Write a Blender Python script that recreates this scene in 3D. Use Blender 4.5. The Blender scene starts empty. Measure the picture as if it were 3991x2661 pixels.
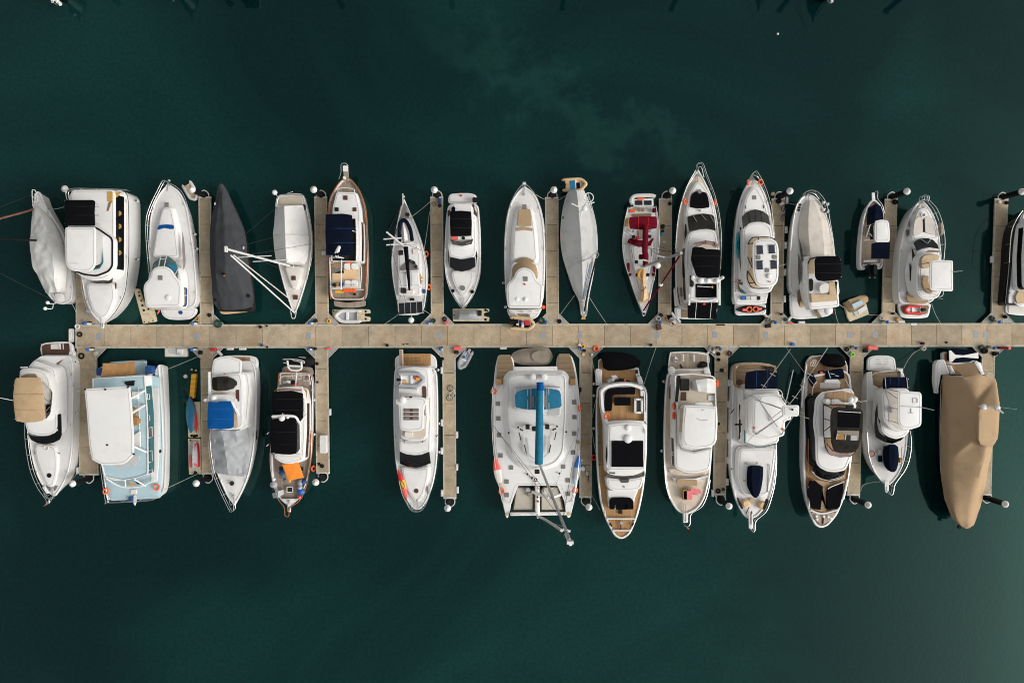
import bpy, bmesh, math, random
from mathutils import Vector, noise, Matrix
RND = random.Random(11)
scene = bpy.context.scene
COL = scene.collection
# ---------------------------------------------------------------- image frame
# (x, y) are image pixel coordinates, z is the assumed height in metres.
ALT, MPU, CX, CY = 74.5,0.028,1995.5,1330.5
FR = [0.0,0.0,2.24]
def fr(ox, oy, s=2.24): FR[:] = [ox, oy, s]
def P(x, y, z=0.0):
    k = MPU*(1-z/ALT)
    return Vector(((FR[0]+x/FR[2]-CX)*k, -(FR[1]+y/FR[2]-CY)*k, z))
def PP(pts, z): return [P(p[0], p[1], p[2] if len(p) > 2 else z) for p in pts]

# ---------------------------------------------------------------- materials
MATS = {}
def nmat(name):
    m = bpy.data.materials.new(name); m.use_nodes = True
    nt = m.node_tree; b = nt.nodes['Principled BSDF']
    return m, nt, b
def M(name, col, rough=.5, var=.12, scale=1.5, metal=0., bump=0., bscale=20., dirt=None, coat=0., spec=None):
    """plain procedural surface: two noises vary the colour, optional dirt tint and bump"""
    m, nt, b = nmat(name); N, L = nt.nodes, nt.links
    tc = N.new('ShaderNodeTexCoord')
    geo = N.new('ShaderNodeNewGeometry')
    n1 = N.new('ShaderNodeTexNoise'); n1.inputs['Scale'].default_value = scale; n1.inputs['Detail'].default_value = 8; n1.inputs['Roughness'].default_value = .65
    L.new(geo.outputs['Position'], n1.inputs['Vector'])
    r = N.new('ShaderNodeValToRGB')
    r.color_ramp.elements[0].position = .3; r.color_ramp.elements[1].position = .7
    d = dirt or tuple(c*(1-var*1.6) for c in col)
    r.color_ramp.elements[0].color = (*d, 1)
    r.color_ramp.elements[1].color = (*[min(1, c*(1+var*.5)) for c in col],1)
    e = r.color_ramp.elements.new(.48); e.color = (*col, 1)
    L.new(n1.outputs['Fac'], r.inputs['Fac'])
    L.new(r.outputs['Color'], b.inputs['Base Color'])
    b.inputs['Roughness'].default_value = rough; b.inputs['Metallic'].default_value = metal
    if rough >= .8: b.inputs['Specular IOR Level'].default_value = 0.0
    if spec is not None: b.inputs['Specular IOR Level'].default_value = spec
    if coat: b.inputs['Coat Weight'].default_value = coat
    if bump:
        n2 = N.new('ShaderNodeTexNoise'); n2.inputs['Scale'].default_value = bscale; n2.inputs['Detail'].default_value = 4
        L.new(geo.outputs['Position'], n2.inputs['Vector'])
        bp = N.new('ShaderNodeBump'); bp.inputs['Strength'].default_value = bump; bp.inputs['Distance'].default_value = .05
        L.new(n2.outputs['Fac'], bp.inputs['Height']); L.new(bp.outputs['Normal'], b.inputs['Normal'])
    MATS[name] = m; return m
def plank(name, c1, c2, w=.13, along='Y', rough=.7, gap=(.05, .03, .02), gw=.1):
    """boards running along one axis, each board its own tone"""
    m, nt, b = nmat(name); N, L = nt.nodes, nt.links
    geo = N.new('ShaderNodeNewGeometry'); sep = N.new('ShaderNodeSeparateXYZ'); L.new(geo.outputs['Position'], sep.inputs[0])
    dv = N.new('ShaderNodeMath'); dv.operation = 'DIVIDE'; dv.inputs[1].default_value = w
    L.new(sep.outputs['X' if along == 'Y' else 'Y'], dv.inputs[0])
    fl = N.new('ShaderNodeMath'); fl.operation = 'FLOOR'; L.new(dv.outputs[0], fl.inputs[0])
    fc = N.new('ShaderNodeMath'); fc.operation = 'FRACT'; L.new(dv.outputs[0], fc.inputs[0])
    wn = N.new('ShaderNodeTexWhiteNoise'); wn.noise_dimensions = '1D'; L.new(fl.outputs[0], wn.inputs['W'])
    mp = N.new('ShaderNodeMapping'); mp.inputs['Scale'].default_value = (8, .7,1) if along == 'Y' else (.7,8,1)
    L.new(geo.outputs['Position'], mp.inputs['Vector'])
    ns = N.new('ShaderNodeTexNoise'); ns.inputs['Scale'].default_value = 1.5; ns.inputs['Detail'].default_value = 6; L.new(mp.outputs[0], ns.inputs['Vector'])
    ad = N.new('ShaderNodeMath'); ad.operation = 'MULTIPLY_ADD'; ad.inputs[1].default_value = .45; L.new(wn.outputs['Value'], ad.inputs[0]); L.new(ns.outputs['Fac'], ad.inputs[2])
    rp = N.new('ShaderNodeValToRGB'); rp.color_ramp.elements[0].position = .35; rp.color_ramp.elements[1].position = 1.0
    rp.color_ramp.elements[0].color = (*c1,1); rp.color_ramp.elements[1].color = (*c2,1); L.new(ad.outputs[0], rp.inputs['Fac'])
    gt = N.new('ShaderNodeMath'); gt.operation = 'LESS_THAN'; gt.inputs[1].default_value = gw; L.new(fc.outputs[0], gt.inputs[0])
    mx = N.new('ShaderNodeMix'); mx.data_type = 'RGBA'; L.new(gt.outputs[0], mx.inputs[0]); L.new(rp.outputs['Color'], mx.inputs[6]); mx.inputs[7].default_value = (*gap, 1)
    L.new(mx.outputs[2], b.inputs['Base Color']); b.inputs['Roughness'].default_value = rough
    MATS[name] = m; return m

M('white',(.76, .755, .745), .3, .02, .9, dirt=(.72, .71, .69), coat=.2)
M('white_satin',(.74, .73, .72), .5, .03,1.3, dirt=(.685, .675, .655))
M('seam',(.46, .44, .41), .6, .1,2)
M('white_warm',(.70, .665, .615), .5, .07,1.1)
M('white_pipe',(.70, .70, .69), .35, .08,2)
M('grey_light',(.5, .5, .495), .55, .08,1.5)
M('nonskid',(.69, .68, .665), .75, .05,2.0, bump=.15, bscale=60)
M('cream_deck',(.60, .52, .42), .75, .08,1.6, bump=.12, bscale=60)
M('glass',(.004, .005, .006), .12, .1,1, spec=.35)
M('glass_grey',(.06, .058, .056), .16, .2,1.5)
M('glass_green',(.10, .17, .16), .1, .3,1.2)
M('glass_rose',(.38, .25, .22), .2, .2,2)
M('black_canvas',(.0065, .0065, .008), .95, .12,3, bump=.25, bscale=9)
M('grey_canvas',(.056, .060, .066), .9, .1,1.2, bump=.3, bscale=6)
M('charcoal',(.028, .027, .024), .9, .3,1.2, bump=.25, bscale=8)
M('navy_canvas',(.006, .009, .019), .9, .15,2.5, bump=.25, bscale=8)
M('blue_canvas',(.006, .075, .26), .85, .1,2, bump=.2, bscale=8)
M('sky_canvas',(.025, .15, .25), .85, .16,2.2, bump=.25, bscale=8)
M('tan_canvas',(.47, .335, .20), .9, .1,1.6, bump=.25, bscale=7)
M('tan_cover',(.425, .30, .185), .92, .08, .8, bump=.3, bscale=5)
M('tan_pad',(.39, .28, .17), .85, .08,2.5)
M('sand_pad',(.55, .42, .27), .85, .1,2.0)
M('peach_pad',(.72, .50, .30), .85, .08,2.0)
M('stone_cover',(.61, .56, .505), .92, .10,1.1, bump=.2, bscale=6)
M('taupe_cover',(.27, .235, .19), .92, .16,1.4, bump=.3, bscale=6)
M('tarp_white',(.69, .68, .66), .85, .08,1.2, bump=.3, bscale=4)
M('tarp_bleached',(.70, .695, .67), .85, .1, .8, dirt=(.57, .56, .52), bump=.35, bscale=3)
M('tarp_grey',(.49, .49, .485), .85, .1,1.0, bump=.3, bscale=4)
M('tarp_silver',(.30, .315, .33), .55, .09, .9, bump=.4, bscale=3.5)
M('maroon',(.135, .008, .018), .85, .25,2, bump=.25, bscale=8)
M('red',(.60, .022, .018), .5, .15,2)
M('rust_sail',(.22, .10, .075), .85, .25,3)
M('salmon',(.78, .12, .10), .5, .2,2)
M('pink',(.75, .18, .20), .6, .12,3)
M('orange',(.85, .12, .02), .5, .15,3)
M('orange_tarp',(.90, .27, .03), .75, .08,1.5, bump=.3, bscale=4)
M('yellow',(.80, .40, .03), .6, .12,3)
M('ochre',(.50, .30, .09), .8, .2,3)
M('canvas_brown',(.42, .235, .105), .9, .14,3, bump=.25, bscale=6)
M('wicker',(.36, .20, .07), .8, .3,6)
M('turquoise',(.01, .30, .36), .4, .12,3)
M('cyan',(.01, .36, .58), .6, .1,3)
M('blue',(.008, .06, .22), .5, .15,3)
M('blue_bright',(.01, .12, .42), .5, .12,3)
M('kayak_blue',(.01, .13, .25), .4, .12,3)
M('ice_blue',(.41, .555, .61), .55, .07,1.2, dirt=(.37, .51, .565))
M('teal_glass',(.004, .09, .105), .12, .2,1.2)
M('black',(.007, .007, .009), .6, .3,3, spec=.2)
M('black_gloss',(.005, .006, .008), .12, .2,1, spec=.4)
M('rubber',(.014, .014, .015), .8, .3,4)
M('green_hose',(.004, .045, .035), .6, .25,4)
M('lime',(.25, .65, .1), .5, .1,4)
M('rib_grey',(.36, .375, .40), .6, .1,2.5)
M('rib_white',(.62, .61, .59), .6, .1,2.5)
M('rib_tan',(.62, .45, .25), .6, .1,2.5)
M('float_beige',(.60, .51, .35), .75, .14,2.5, dirt=(.40, .33, .20))
M('steel',(.62, .62, .61), .3, .1,4, metal=.85)
M('alloy',(.42, .43, .44), .4, .12,4, metal=.6)
M('rope',(.50, .47, .40), .9, .2,8)
M('rope_dark',(.05, .05, .05), .9, .3,8)
M('varnish',(.33, .105, .03), .4, .2,3)
M('mahogany',(.09, .03, .018), .45, .25,3)
M('net',(.50, .46, .39), .95, .08,3, bump=.2, bscale=60)
M('grey_hatch',(.18, .165, .15), .4, .15,3)
M('solar',(.012, .015, .021), .3, .3,5, spec=.3)
M('solar_blue',(.028, .034, .055), .3, .25,4, spec=.3)
M('spar',(.5, .5, .495), .4, .12,4)
M('skin',(.42, .22, .14), .6, .12,6)
M('hair',(.02, .013, .01), .7, .2,8)
M('gusset',(.33, .33, .32), .7, .18,3, dirt=(.18, .18, .15))
M('hatch_plate',(.27, .30, .335), .6, .12,4)
M('dock_edge',(.47, .43, .35), .8, .2,2.5, dirt=(.27, .24, .17))
M('steel_white',(.62, .60, .56), .55, .15,3)
M('box_white',(.66, .655, .65), .5, .06,2)
plank('teak',(.30, .175, .085),(.44, .28, .15), .12)
plank('teak_warm',(.33, .17, .06),(.47, .27, .11), .12)
plank('teak_grey',(.25, .20, .155),(.37, .30, .235), .12)
plank('teak_brown',(.17, .115, .06),(.27, .19, .105), .2, along='X')
plank('teak_dark',(.065, .028, .016),(.105, .048, .026), .12)
plank('teak_pale',(.34, .27, .20),(.46, .375, .29), .12)

# pontoon concrete: slab tint comes from a colour attribute, stains from noise
def concrete():
    m, nt, b = nmat('pontoon_concrete'); N, L = nt.nodes, nt.links
    at = N.new('ShaderNodeAttribute'); at.attribute_name = 'tint'
    geo = N.new('ShaderNodeNewGeometry')
    n1 = N.new('ShaderNodeTexNoise'); n1.inputs['Scale'].default_value = .75; n1.inputs['Detail'].default_value = 10; n1.inputs['Roughness'].default_value = .7
    n2 = N.new('ShaderNodeTexNoise'); n2.inputs['Scale'].default_value = 6; n2.inputs['Detail'].default_value = 6; n2.inputs['Roughness'].default_value = .75
    n3 = N.new('ShaderNodeTexNoise'); n3.inputs['Scale'].default_value = .5; n3.inputs['Detail'].default_value = 3
    mp = N.new('ShaderNodeMapping'); mp.inputs['Location'].default_value = (31,7,0); L.new(geo.outputs['Position'], mp.inputs['Vector'])
    for n in (n1, n2): L.new(geo.outputs['Position'], n.inputs['Vector'])
    L.new(mp.outputs[0], n3.inputs['Vector'])
    r1 = N.new('ShaderNodeValToRGB'); r1.color_ramp.elements[0].position = .33; r1.color_ramp.elements[1].position = .62
    r1.color_ramp.elements[0].color = (.68, .66, .61,1); r1.color_ramp.elements[1].color = (1,1,1,1); L.new(n1.outputs['Fac'], r1.inputs['Fac'])
    r2 = N.new('ShaderNodeValToRGB'); r2.color_ramp.elements[0].position = .3; r2.color_ramp.elements[1].position = .7
    r2.color_ramp.elements[0].color = (.82, .81, .79,1); r2.color_ramp.elements[1].color = (1.08,1.06,1.02,1); L.new(n2.outputs['Fac'], r2.inputs['Fac'])
    r3 = N.new('ShaderNodeValToRGB'); r3.color_ramp.elements[0].position = .55; r3.color_ramp.elements[1].position = .75
    r3.color_ramp.elements[0].color = (1,1,1,1); r3.color_ramp.elements[1].color = (1.06, .93, .82,1); L.new(n3.outputs['Fac'], r3.inputs['Fac'])
    src = at.outputs['Color']
    for r in (r1, r2, r3):
        mx = N.new('ShaderNodeMix'); mx.data_type = 'RGBA'; mx.blend_type = 'MULTIPLY'; mx.inputs[0].default_value = 1
        L.new(src, mx.inputs[6]); L.new(r.outputs['Color'], mx.inputs[7]); src = mx.outputs[2]
    L.new(src, b.inputs['Base Color']); b.inputs['Roughness'].default_value = .9
    MATS['concrete'] = m
concrete()

# ---------------------------------------------------------------- object helpers
ROOT = [None, Vector((0,0,0))]
def tag(o, label=None, cat=None, group=None, kind=None):
    if label: o['label'] = label
    if cat: o['category'] = cat
    if group: o['group'] = group
    if kind: o['kind'] = kind
    return o
def begin(name, label, cat, loc, group=None):
    """an Empty at the thing's base; parts made after it hang from it"""
    o = bpy.data.objects.new(name, None); COL.objects.link(o); o.location = loc; o.empty_display_size = .3
    tag(o, label, cat, group); ROOT[0] = o; ROOT[1] = Vector(loc); return o
def end(): ROOT[0] = None; ROOT[1] = Vector((0,0,0))
def mk(name, V, F, mat, parent='root', ang=38, idx=None, base=None):
    me = bpy.data.meshes.new(name)
    if isinstance(parent, dict): parent = parent['o']
    if parent == 'root': par, off = ROOT[0], ROOT[1]
    elif parent is None: par, off = None, (Vector(base) if base is not None else Vector((0,0,0)))
    else: par, off = parent, ROOT[1]
    me.from_pydata([tuple(Vector(v)-off) for v in V],[], F)
    bm = bmesh.new(); bm.from_mesh(me)
    bmesh.ops.recalc_face_normals(bm, faces=bm.faces); bm.to_mesh(me); bm.free()
    for m in (mat if isinstance(mat, (list, tuple)) else [mat]): me.materials.append(MATS[m] if isinstance(m, str) else m)
    if idx: me.polygons.foreach_set('material_index', idx)
    me.polygons.foreach_set('use_smooth', [True]*len(me.polygons))
    me.set_sharp_from_angle(angle=math.radians(ang)); me.update()
    o = bpy.data.objects.new(name, me); COL.objects.link(o)
    if par is None: o.location = off
    else: o.parent = par
    return o
# ---- outline tools
def area2(p): return sum(p[i].x*p[(i+1) % len(p)].y-p[(i+1) % len(p)].x*p[i].y for i in range(len(p)))
def rnd(p, r=.3, n=4, sharp=()):
    """round every corner of a closed outline; returns points and their corner index"""
    out, src = [],[]; N = len(p)
    for i in range(N):
        a, b, c = p[i-1], p[i], p[(i+1) % N]
        if i in sharp or r <= 0: out.append(b.copy()); src.append(float(i)); continue
        d1, d2 = (a-b),(c-b); l1, l2 = d1.length, d2.length
        q = min(r, .46*l1, .46*l2)
        A, C = b+d1*(q/max(l1,1e-6)), b+d2*(q/max(l2,1e-6))
        for k in range(n+1):
            t = k/n; out.append(A*(1-t)**2+b*2*t*(1-t)+C*t*t); src.append(i-.4+.8*t)
    return out, src
def offs(p, d):
    """offset a closed outline outward by d (inward if negative), z kept"""
    s = 1 if area2(p) > 0 else -1; out = []; N = len(p)
    for i in range(N):
        a, b, c = p[i-1], p[i], p[(i+1) % N]
        e1, e2 = Vector((b.x-a.x, b.y-a.y)), Vector((c.x-b.x, c.y-b.y))
        n1 = Vector((e1.y, -e1.x)); n2 = Vector((e2.y, -e2.x))
        if n1.length > 1e-9: n1.normalize()
        if n2.length > 1e-9: n2.normalize()
        n = n1+n2
        if n.length < 1e-6: n = n1
        n.normalize(); dt = max(.5, n.dot(n1))
        out.append(Vector((b.x+n.x*s*d/dt, b.y+n.y*s*d/dt, b.z)))
    return out
def zset(p, z): return [Vector((v.x, v.y, z)) for v in p]
def zadd(p, z): return [Vector((v.x, v.y, v.z+z)) for v in p]
def cen(p): return sum(p, Vector((0,0,0)))/len(p)
def loft(rings, top=None, bottom=None, closed=True):
    """rings of equal length joined by quads; top/bottom: 'fan' adds a centre point,'ngon' one face"""
    V, F = [],[]; n = len(rings[0])
    for r in rings: V += list(r)
    for k in range(len(rings)-1):
        for i in range(n if closed else n-1):
            j = (i+1) % n; F.append((k*n+i, k*n+j, (k+1)*n+j, (k+1)*n+i))
    for which, ring, o in ((top, rings[-1],(len(rings)-1)*n),(bottom, rings[0],0)):
        if which == 'fan':
            V.append(cen(ring)); c = len(V)-1
            for i in range(n): F.append((o+i, o+(i+1) % n, c))
        elif which == 'ngon': F.append(tuple(range(o, o+n)))
    return V, F
def body(name, pts, z1, z0, mat, r=.3, out=.1, bev=.06, crown=.06, parent='root', sharp=(), seam=True):
    """superstructure block: traced roof outline at z1, walls leaning out by `out` down to z0"""
    T, src = rnd(PP(pts, z1), r, 4, sharp)
    B = zset(offs(T, out), z0)
    rings = [B, zadd(T, -bev), zadd(offs(T, -bev*.3),-bev*.3), offs(T, -bev)]
    I = rings[-1]; c = cen(I)
    for s in (.85, .6, .3): rings.append([Vector((c.x+(v.x-c.x)*s, c.y+(v.y-c.y)*s, c.z+(v.z-c.z)*s+crown*(1-s*s))) for v in I])
    V, F = loft(rings, top='fan'); V[-1].z += crown*.06
    o = mk(name, V, F, mat, parent)
    if mat in ('white','white_satin') and crown >= .04 and parent == 'root' and seam:
        for dd, ww in ((-.17, .035),):
            a, b2 = offs(T, dd), offs(T, dd-ww)
            za = [Vector((v.x, v.y, v.z+crown*.33+.012)) for v in a]; zb_ = [Vector((v.x, v.y, v.z+crown*.38+.012)) for v in b2]
            V, F = loft([zadd(za, -.04), za, zb_, zadd(zb_, -.04)]); mk('moulding_line', V, F,'seam', o)
    return dict(o=o, T=zadd(T, -bev), B=B, src=src)
def band(bd, name, i0, i1, f0, f1, mat='glass', proud=.02, parent=None):
    """a strip of window lying on the walls of a body between corners i0 and i1, heights f0..f1"""
    T, B, src = bd['T'], bd['B'], bd['src']; n = len(T); N = int(max(src)+.5)+1
    ks = []
    if i1 < i0: i1 += N
    def at(s):
        s = s % N
        for k in range(n):
            a, b = src[k], src[(k+1) % n]
            if b < a: b += N
            ss = s if s >= a-1e-6 else s+N
            if a-1e-6 <= ss <= b+1e-6:
                t = (ss-a)/max(b-a, 1e-6); return B[k].lerp(B[(k+1) % n], t), T[k].lerp(T[(k+1) % n], t)
        return B[0], T[0]
    m = max(2, int((i1-i0)*6)); c = cen(T)
    lo, hi, lo2, hi2 = [],[],[],[]
    sgn = 1
    pairs = [at(i0+(i1-i0)*k/m) for k in range(m+1)]
    for k, (b, t) in enumerate(pairs):
        a2, c2 = pairs[max(0, k-1)][1], pairs[min(m, k+1)][1]
        tg = Vector((c2.x-a2.x, c2.y-a2.y, 0)); nn = Vector((tg.y, -tg.x, 0))
        if nn.length < 1e-6: nn = Vector((t.x-c.x, t.y-c.y, 0))
        nn.normalize()
        if area2(T) < 0: nn = -nn
        lo.append(b.lerp(t, f0)+nn*proud); hi.append(b.lerp(t, f1)+nn*proud)
        lo2.append(b.lerp(t, f0)-nn*.02); hi2.append(b.lerp(t, f1)-nn*.02)
    V, F = loft([lo2, lo, hi, hi2], closed=False)
    return mk(name, V, F, mat, parent or bd['o'])
def pan(name, pts, z, mat, r=.08, t=.04, parent='root', sharp=(), n=3):
    """a flat or tilted panel, its outline traced at z (or per point), t thick"""
    T, _ = rnd(PP(pts, z), r, n, sharp)
    e = min(t*.4, .015)
    V, F = loft([zadd(T, -t), zadd(T, -e), offs(T, -e)], top='ngon')
    return mk(name, V, F, mat, parent)
def rp(name, x0, y0, x1, y1, z, mat, r=.06, t=.04, parent='root'):
    return pan(name, [(x0, y0),(x1, y0),(x1, y1),(x0, y1)], z, mat, r, t, parent)
def frame_strip(name, pts, z, w, mat, r=.1, t=.05, parent='root'):
    """a flat closed band of width w along an outline (coamings, window frames)"""
    T, _ = rnd(PP(pts, z), r, 3); I = offs(T, -w)
    V, F = loft([zadd(T, -t), T, I, zadd(I, -t)])
    return mk(name, V, F, mat, parent)
def sweep(pts, r, n=6, closed=False, taper=None):
    """tube along 3D points"""
    V, F = [],[]; m = len(pts); up = Vector((0,0,1))
    for i, p in enumerate(pts):
        a = pts[(i-1) % m] if closed or i > 0 else p
        b = pts[(i+1) % m] if closed or i < m-1 else p
        d = (b-a); d = d.normalized() if d.length > 1e-9 else Vector((0,0,1))
        s = d.cross(up if abs(d.z) < .95 else Vector((0,1,0))).normalized(); u = s.cross(d)
        rr = r if taper is None else r*(1+(taper-1)*i/max(1, m-1))
        for k in range(n):
            A = 2*math.pi*k/n; V.append(p+s*math.cos(A)*rr+u*math.sin(A)*rr)
    for i in range(m if closed else m-1):
        j = (i+1) % m
        for k in range(n): F.append((i*n+k, i*n+(k+1) % n, j*n+(k+1) % n, j*n+k))
    if not closed: F.append(tuple(range(n))); F.append(tuple(range((m-1)*n, m*n)))
    return V, F
def joinm(parts):
    V, F = [],[]
    for v, f in parts:
        o = len(V); V += v; F += [tuple(i+o for i in q) for q in f]
    return V, F
def curve(pts, n=6, closed=False):
    """Catmull-Rom through 3D points"""
    out = []; m = len(pts)
    for i in range(m if closed else m-1):
        g = (lambda k: pts[k % m]) if closed else (lambda k: pts[max(0, min(m-1, k))])
        a, b, c, d = g(i-1), g(i), g(i+1), g(i+2)
        for k in range(n):
            t = k/n; out.append(.5*((2*b)+(c-a)*t+(2*a-5*b+4*c-d)*t*t+(3*b-a-3*c+d)*t**3))
    if not closed: out.append(pts[-1].copy())
    return out
def tube(name, pts, z, rad, mat, parent='root', smooth=True, n=6, taper=None, base=None, closed=False):
    p = PP(pts, z)
    if smooth and len(p) > 2: p = curve(p, 5, closed)
    V, F = sweep(p, rad, n, closed, taper); return mk(name, V, F, mat, parent, base=base)
def rail(pts, zt, zb, name='railing', mat='steel', rad=.028, step=1.3, mid=1, lean=0., parent='root'):
    """guard rail: top tube traced at zt, a lower tube and stanchions down to zb"""
    p = curve(PP(pts, zt),6); parts = [sweep(p, rad, 5)]
    c = cen(p)
    def low(v, f):
        q = Vector((v.x, v.y, zb+(v.z-zb)*f)); d = Vector((c.x-v.x, c.y-v.y, 0))
        if d.length > 0: q += d.normalized()*lean*(1-f)
        return q
    if mid: parts.append(sweep([low(v, .5) for v in p], rad*.7,4))
    acc = 0; last = None
    for i, v in enumerate(p):
        if i == 0 or i == len(p)-1: parts.append(sweep([v, low(v, 0)], rad*.8,4)); continue
        acc += (v-p[i-1]).length
        if acc > step: acc = 0; parts.append(sweep([v, low(v, 0)], rad*.8,4))
    V, F = joinm(parts); return mk(name, V, F, mat, parent)
def cyl(name, c, r, h, mat, parent='root', n=14, r2=None, base=None, bev=.15, dome=0.):
    """upright turned piece standing on point c"""
    r2 = r if r2 is None else r2; b = min(bev*r2, h*.3)
    ring = lambda R, z: [Vector((c.x+R*math.cos(2*math.pi*k/n), c.y+R*math.sin(2*math.pi*k/n), c.z+z)) for k in range(n)]
    rings = [ring(r, 0), ring(r2, h-b), ring(r2-b, h)]
    if dome: rings += [ring((r2-b)*.6, h+dome*.7)]
    V, F = loft(rings, top='fan', bottom='ngon')
    if dome: V[-1].z += dome*.3
    return mk(name, V, F, mat, parent, base=base)
def ball(name, c, r, mat, parent='root', sz=1., base=None):
    rings = []
    for j in range(1,8):
        a = math.pi*j/8-math.pi/2
        rings.append([Vector((c.x+r*math.cos(a)*math.cos(2*math.pi*k/12), c.y+r*math.cos(a)*math.sin(2*math.pi*k/12), c.z+r*sz*math.sin(a))) for k in range(12)])
    V, F = loft(rings, top='fan', bottom='fan'); return mk(name, V, F, mat, parent, base=base)
def torus(c, R, r, tilt=(0,0), n=20, m=8):
    V, F = [],[]; rot = Matrix.Rotation(tilt[0],3,'X') @ Matrix.Rotation(tilt[1],3,'Y')
    for i in range(n):
        a = 2*math.pi*i/n
        for k in range(m):
            b = 2*math.pi*k/m
            V.append(Vector(c)+rot @ Vector(((R+r*math.cos(b))*math.cos(a),(R+r*math.cos(b))*math.sin(a), r*math.sin(b))))
    for i in range(n):
        for k in range(m): F.append((i*m+k, ((i+1) % n)*m+k, ((i+1) % n)*m+(k+1) % m, i*m+(k+1) % m))
    return V, F
def cover(name, lines, mat, m=5, n=8, wr=.03, parent='root', seed=0, drop=None, straight=False, ang=24):
    """cloth stretched over traced lines (edge, ridge, ..., edge); wr = wrinkle height, drop = skirt depth"""
    res = []
    for ln in lines:
        p = [P(*q) for q in ln]; c = p if straight else curve(p, 8)
        L = [0.]
        for i in range(1, len(c)): L.append(L[-1]+(c[i]-c[i-1]).length)
        q = []
        for k in range(n*4+1):
            d = L[-1]*k/(n*4); i = 1
            while i < len(c)-1 and L[i] < d: i += 1
            t = (d-L[i-1])/max(L[i]-L[i-1],1e-6); q.append(c[i-1].lerp(c[i], max(0, min(1, t))))
        res.append(q)
    rows = []
    for a, b in zip(res[:-1], res[1:]):
        for k in range(m):
            rows.append([x.lerp(y, k/m) for x, y in zip(a, b)])
    rows.append(res[-1])
    for j, rw in enumerate(rows):
        edge = 1. if 0 < j < len(rows)-1 else .4
        for v in rw:
            v.z += wr*edge*(noise.noise((v.x*1.1+seed, v.y*1.1,3.1))*1.2+noise.noise((v.x*3.3+seed, v.y*2.1,7.7))*.6)
    if drop:
        rows = [[Vector((v.x, v.y, v.z-drop)) for v in rows[0]]]+rows+[[Vector((v.x, v.y, v.z-drop)) for v in rows[-1]]]
    V, F = loft(rows, closed=False); return mk(name, V, F, mat, parent, ang=ang)
HULLS = {}
def hull(pts, zs, zb, bow, mat='white', deck='nonskid', g=.13, drop=.06, r=1.2, sharp=None, rub='grey_light', flare=.15, over=.06, crown=.05, bowflare=.3, name='hull', boot=None, wz=0.):
    """hull from its traced sheer line: topsides flare in to the waterline, a coaming and a deck inside"""
    st = None
    p0 = PP(pts, (zs+zb)/2); b = p0[bow]
    far = sorted(p0, key=lambda v: -(v-b).length)[:2]; stern = (far[0]+far[1])/2
    u = Vector((b.x-stern.x, b.y-stern.y, 0)); Lg = u.length; u.normalize()
    st = p0[0]*.5+p0[-1]*.5 if bow not in (0, len(p0)-1) else stern
    tl = lambda v: max(0, min(1,((v.x-stern.x)*u.x+(v.y-stern.y)*u.y)/Lg))
    q = [P(x[0], x[1], zs+(zb-zs)*tl(p)**2) for x, p in zip(pts, p0)]
    T, src = rnd(q, r, 4,(bow,) if sharp is None else sharp)
    # centre line from stern middle to bow tip
    v = Vector((-u.y, u.x, 0)); mids = cen(T); cb = T[min(range(len(T)), key=lambda i: (T[i]-q[bow]).length)]
    def at(f):
        out = []
        for w in T:
            t = tl(w); a = (w.x-stern.x)*u.x+(w.y-stern.y)*u.y; bb = (w.x-stern.x)*v.x+(w.y-stern.y)*v.y
            cl = ((cb.x-stern.x)*v.x+(cb.y-stern.y)*v.y)*min(1, a/Lg)
            cl = cl if a > 0 else 0
            bb = cl+(bb-cl)*(1-f*(flare+bowflare*t**3)); a = a-f*over*Lg*t**5
            out.append(Vector((stern.x+u.x*a+v.x*bb, stern.y+u.y*a+v.y*bb, (w.z-.05)*(1-f)+wz*f)))
        return out
    G = offs(T, -g)
    uw = [Vector((w.x*1.0, w.y, -.5)) for w in at(1.0)]
    rings = [uw, at(1.0), at(.82), at(.55), at(.25), zadd(T, -.05), T, zadd(offs(T, -g*.5), .03), G, zadd(G, -drop-.05)]
    V, F = loft(rings); h = mk(name, V, F, mat)
    D = zadd(offs(T, -g+.005),-drop); rr = [D]; c = cen(D)
    for s in (.8, .5, .25): rr.append([Vector((c.x+(w.x-c.x)*s, c.y+(w.y-c.y)*s, w.z*s+c.z*(1-s)+crown*(1-s*s))) for w in D])
    V, F = loft(rr, top='fan'); V[-1].z += crown*.06; d = mk('deck', V, F, deck, ang=60)
    if rub:
        V, F = sweep(offs(zadd(T, -.09), .015), .035,5, True); mk('rub_rail', V, F, rub)
    a5 = [i for i in range(len(T))]
    for tt in (.12, .5, .82):
        for sd in (-1,1):
            best = min(a5, key=lambda i: abs(tl(T[i])-tt)+(0 if ((T[i].x-stern.x)*v.x+(T[i].y-stern.y)*v.y)*sd > 0 else 9))
            q2 = G[best]+Vector((0,0, .02)); V, F = joinm([sweep([q2-u*.16+Vector((0,0, .07)), q2+u*.16+Vector((0,0, .07))], .03,5), sweep([q2, q2+Vector((0,0, .07))], .035,5)]); mk('cleat', V, F,'alloy')
    if boot:
        A, Bq = at(.97), at(.86)
        V, F = loft([offs(A, .012), offs(Bq, .012)]); mk('boot_stripe', V, F, boot)
    return h
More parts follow.
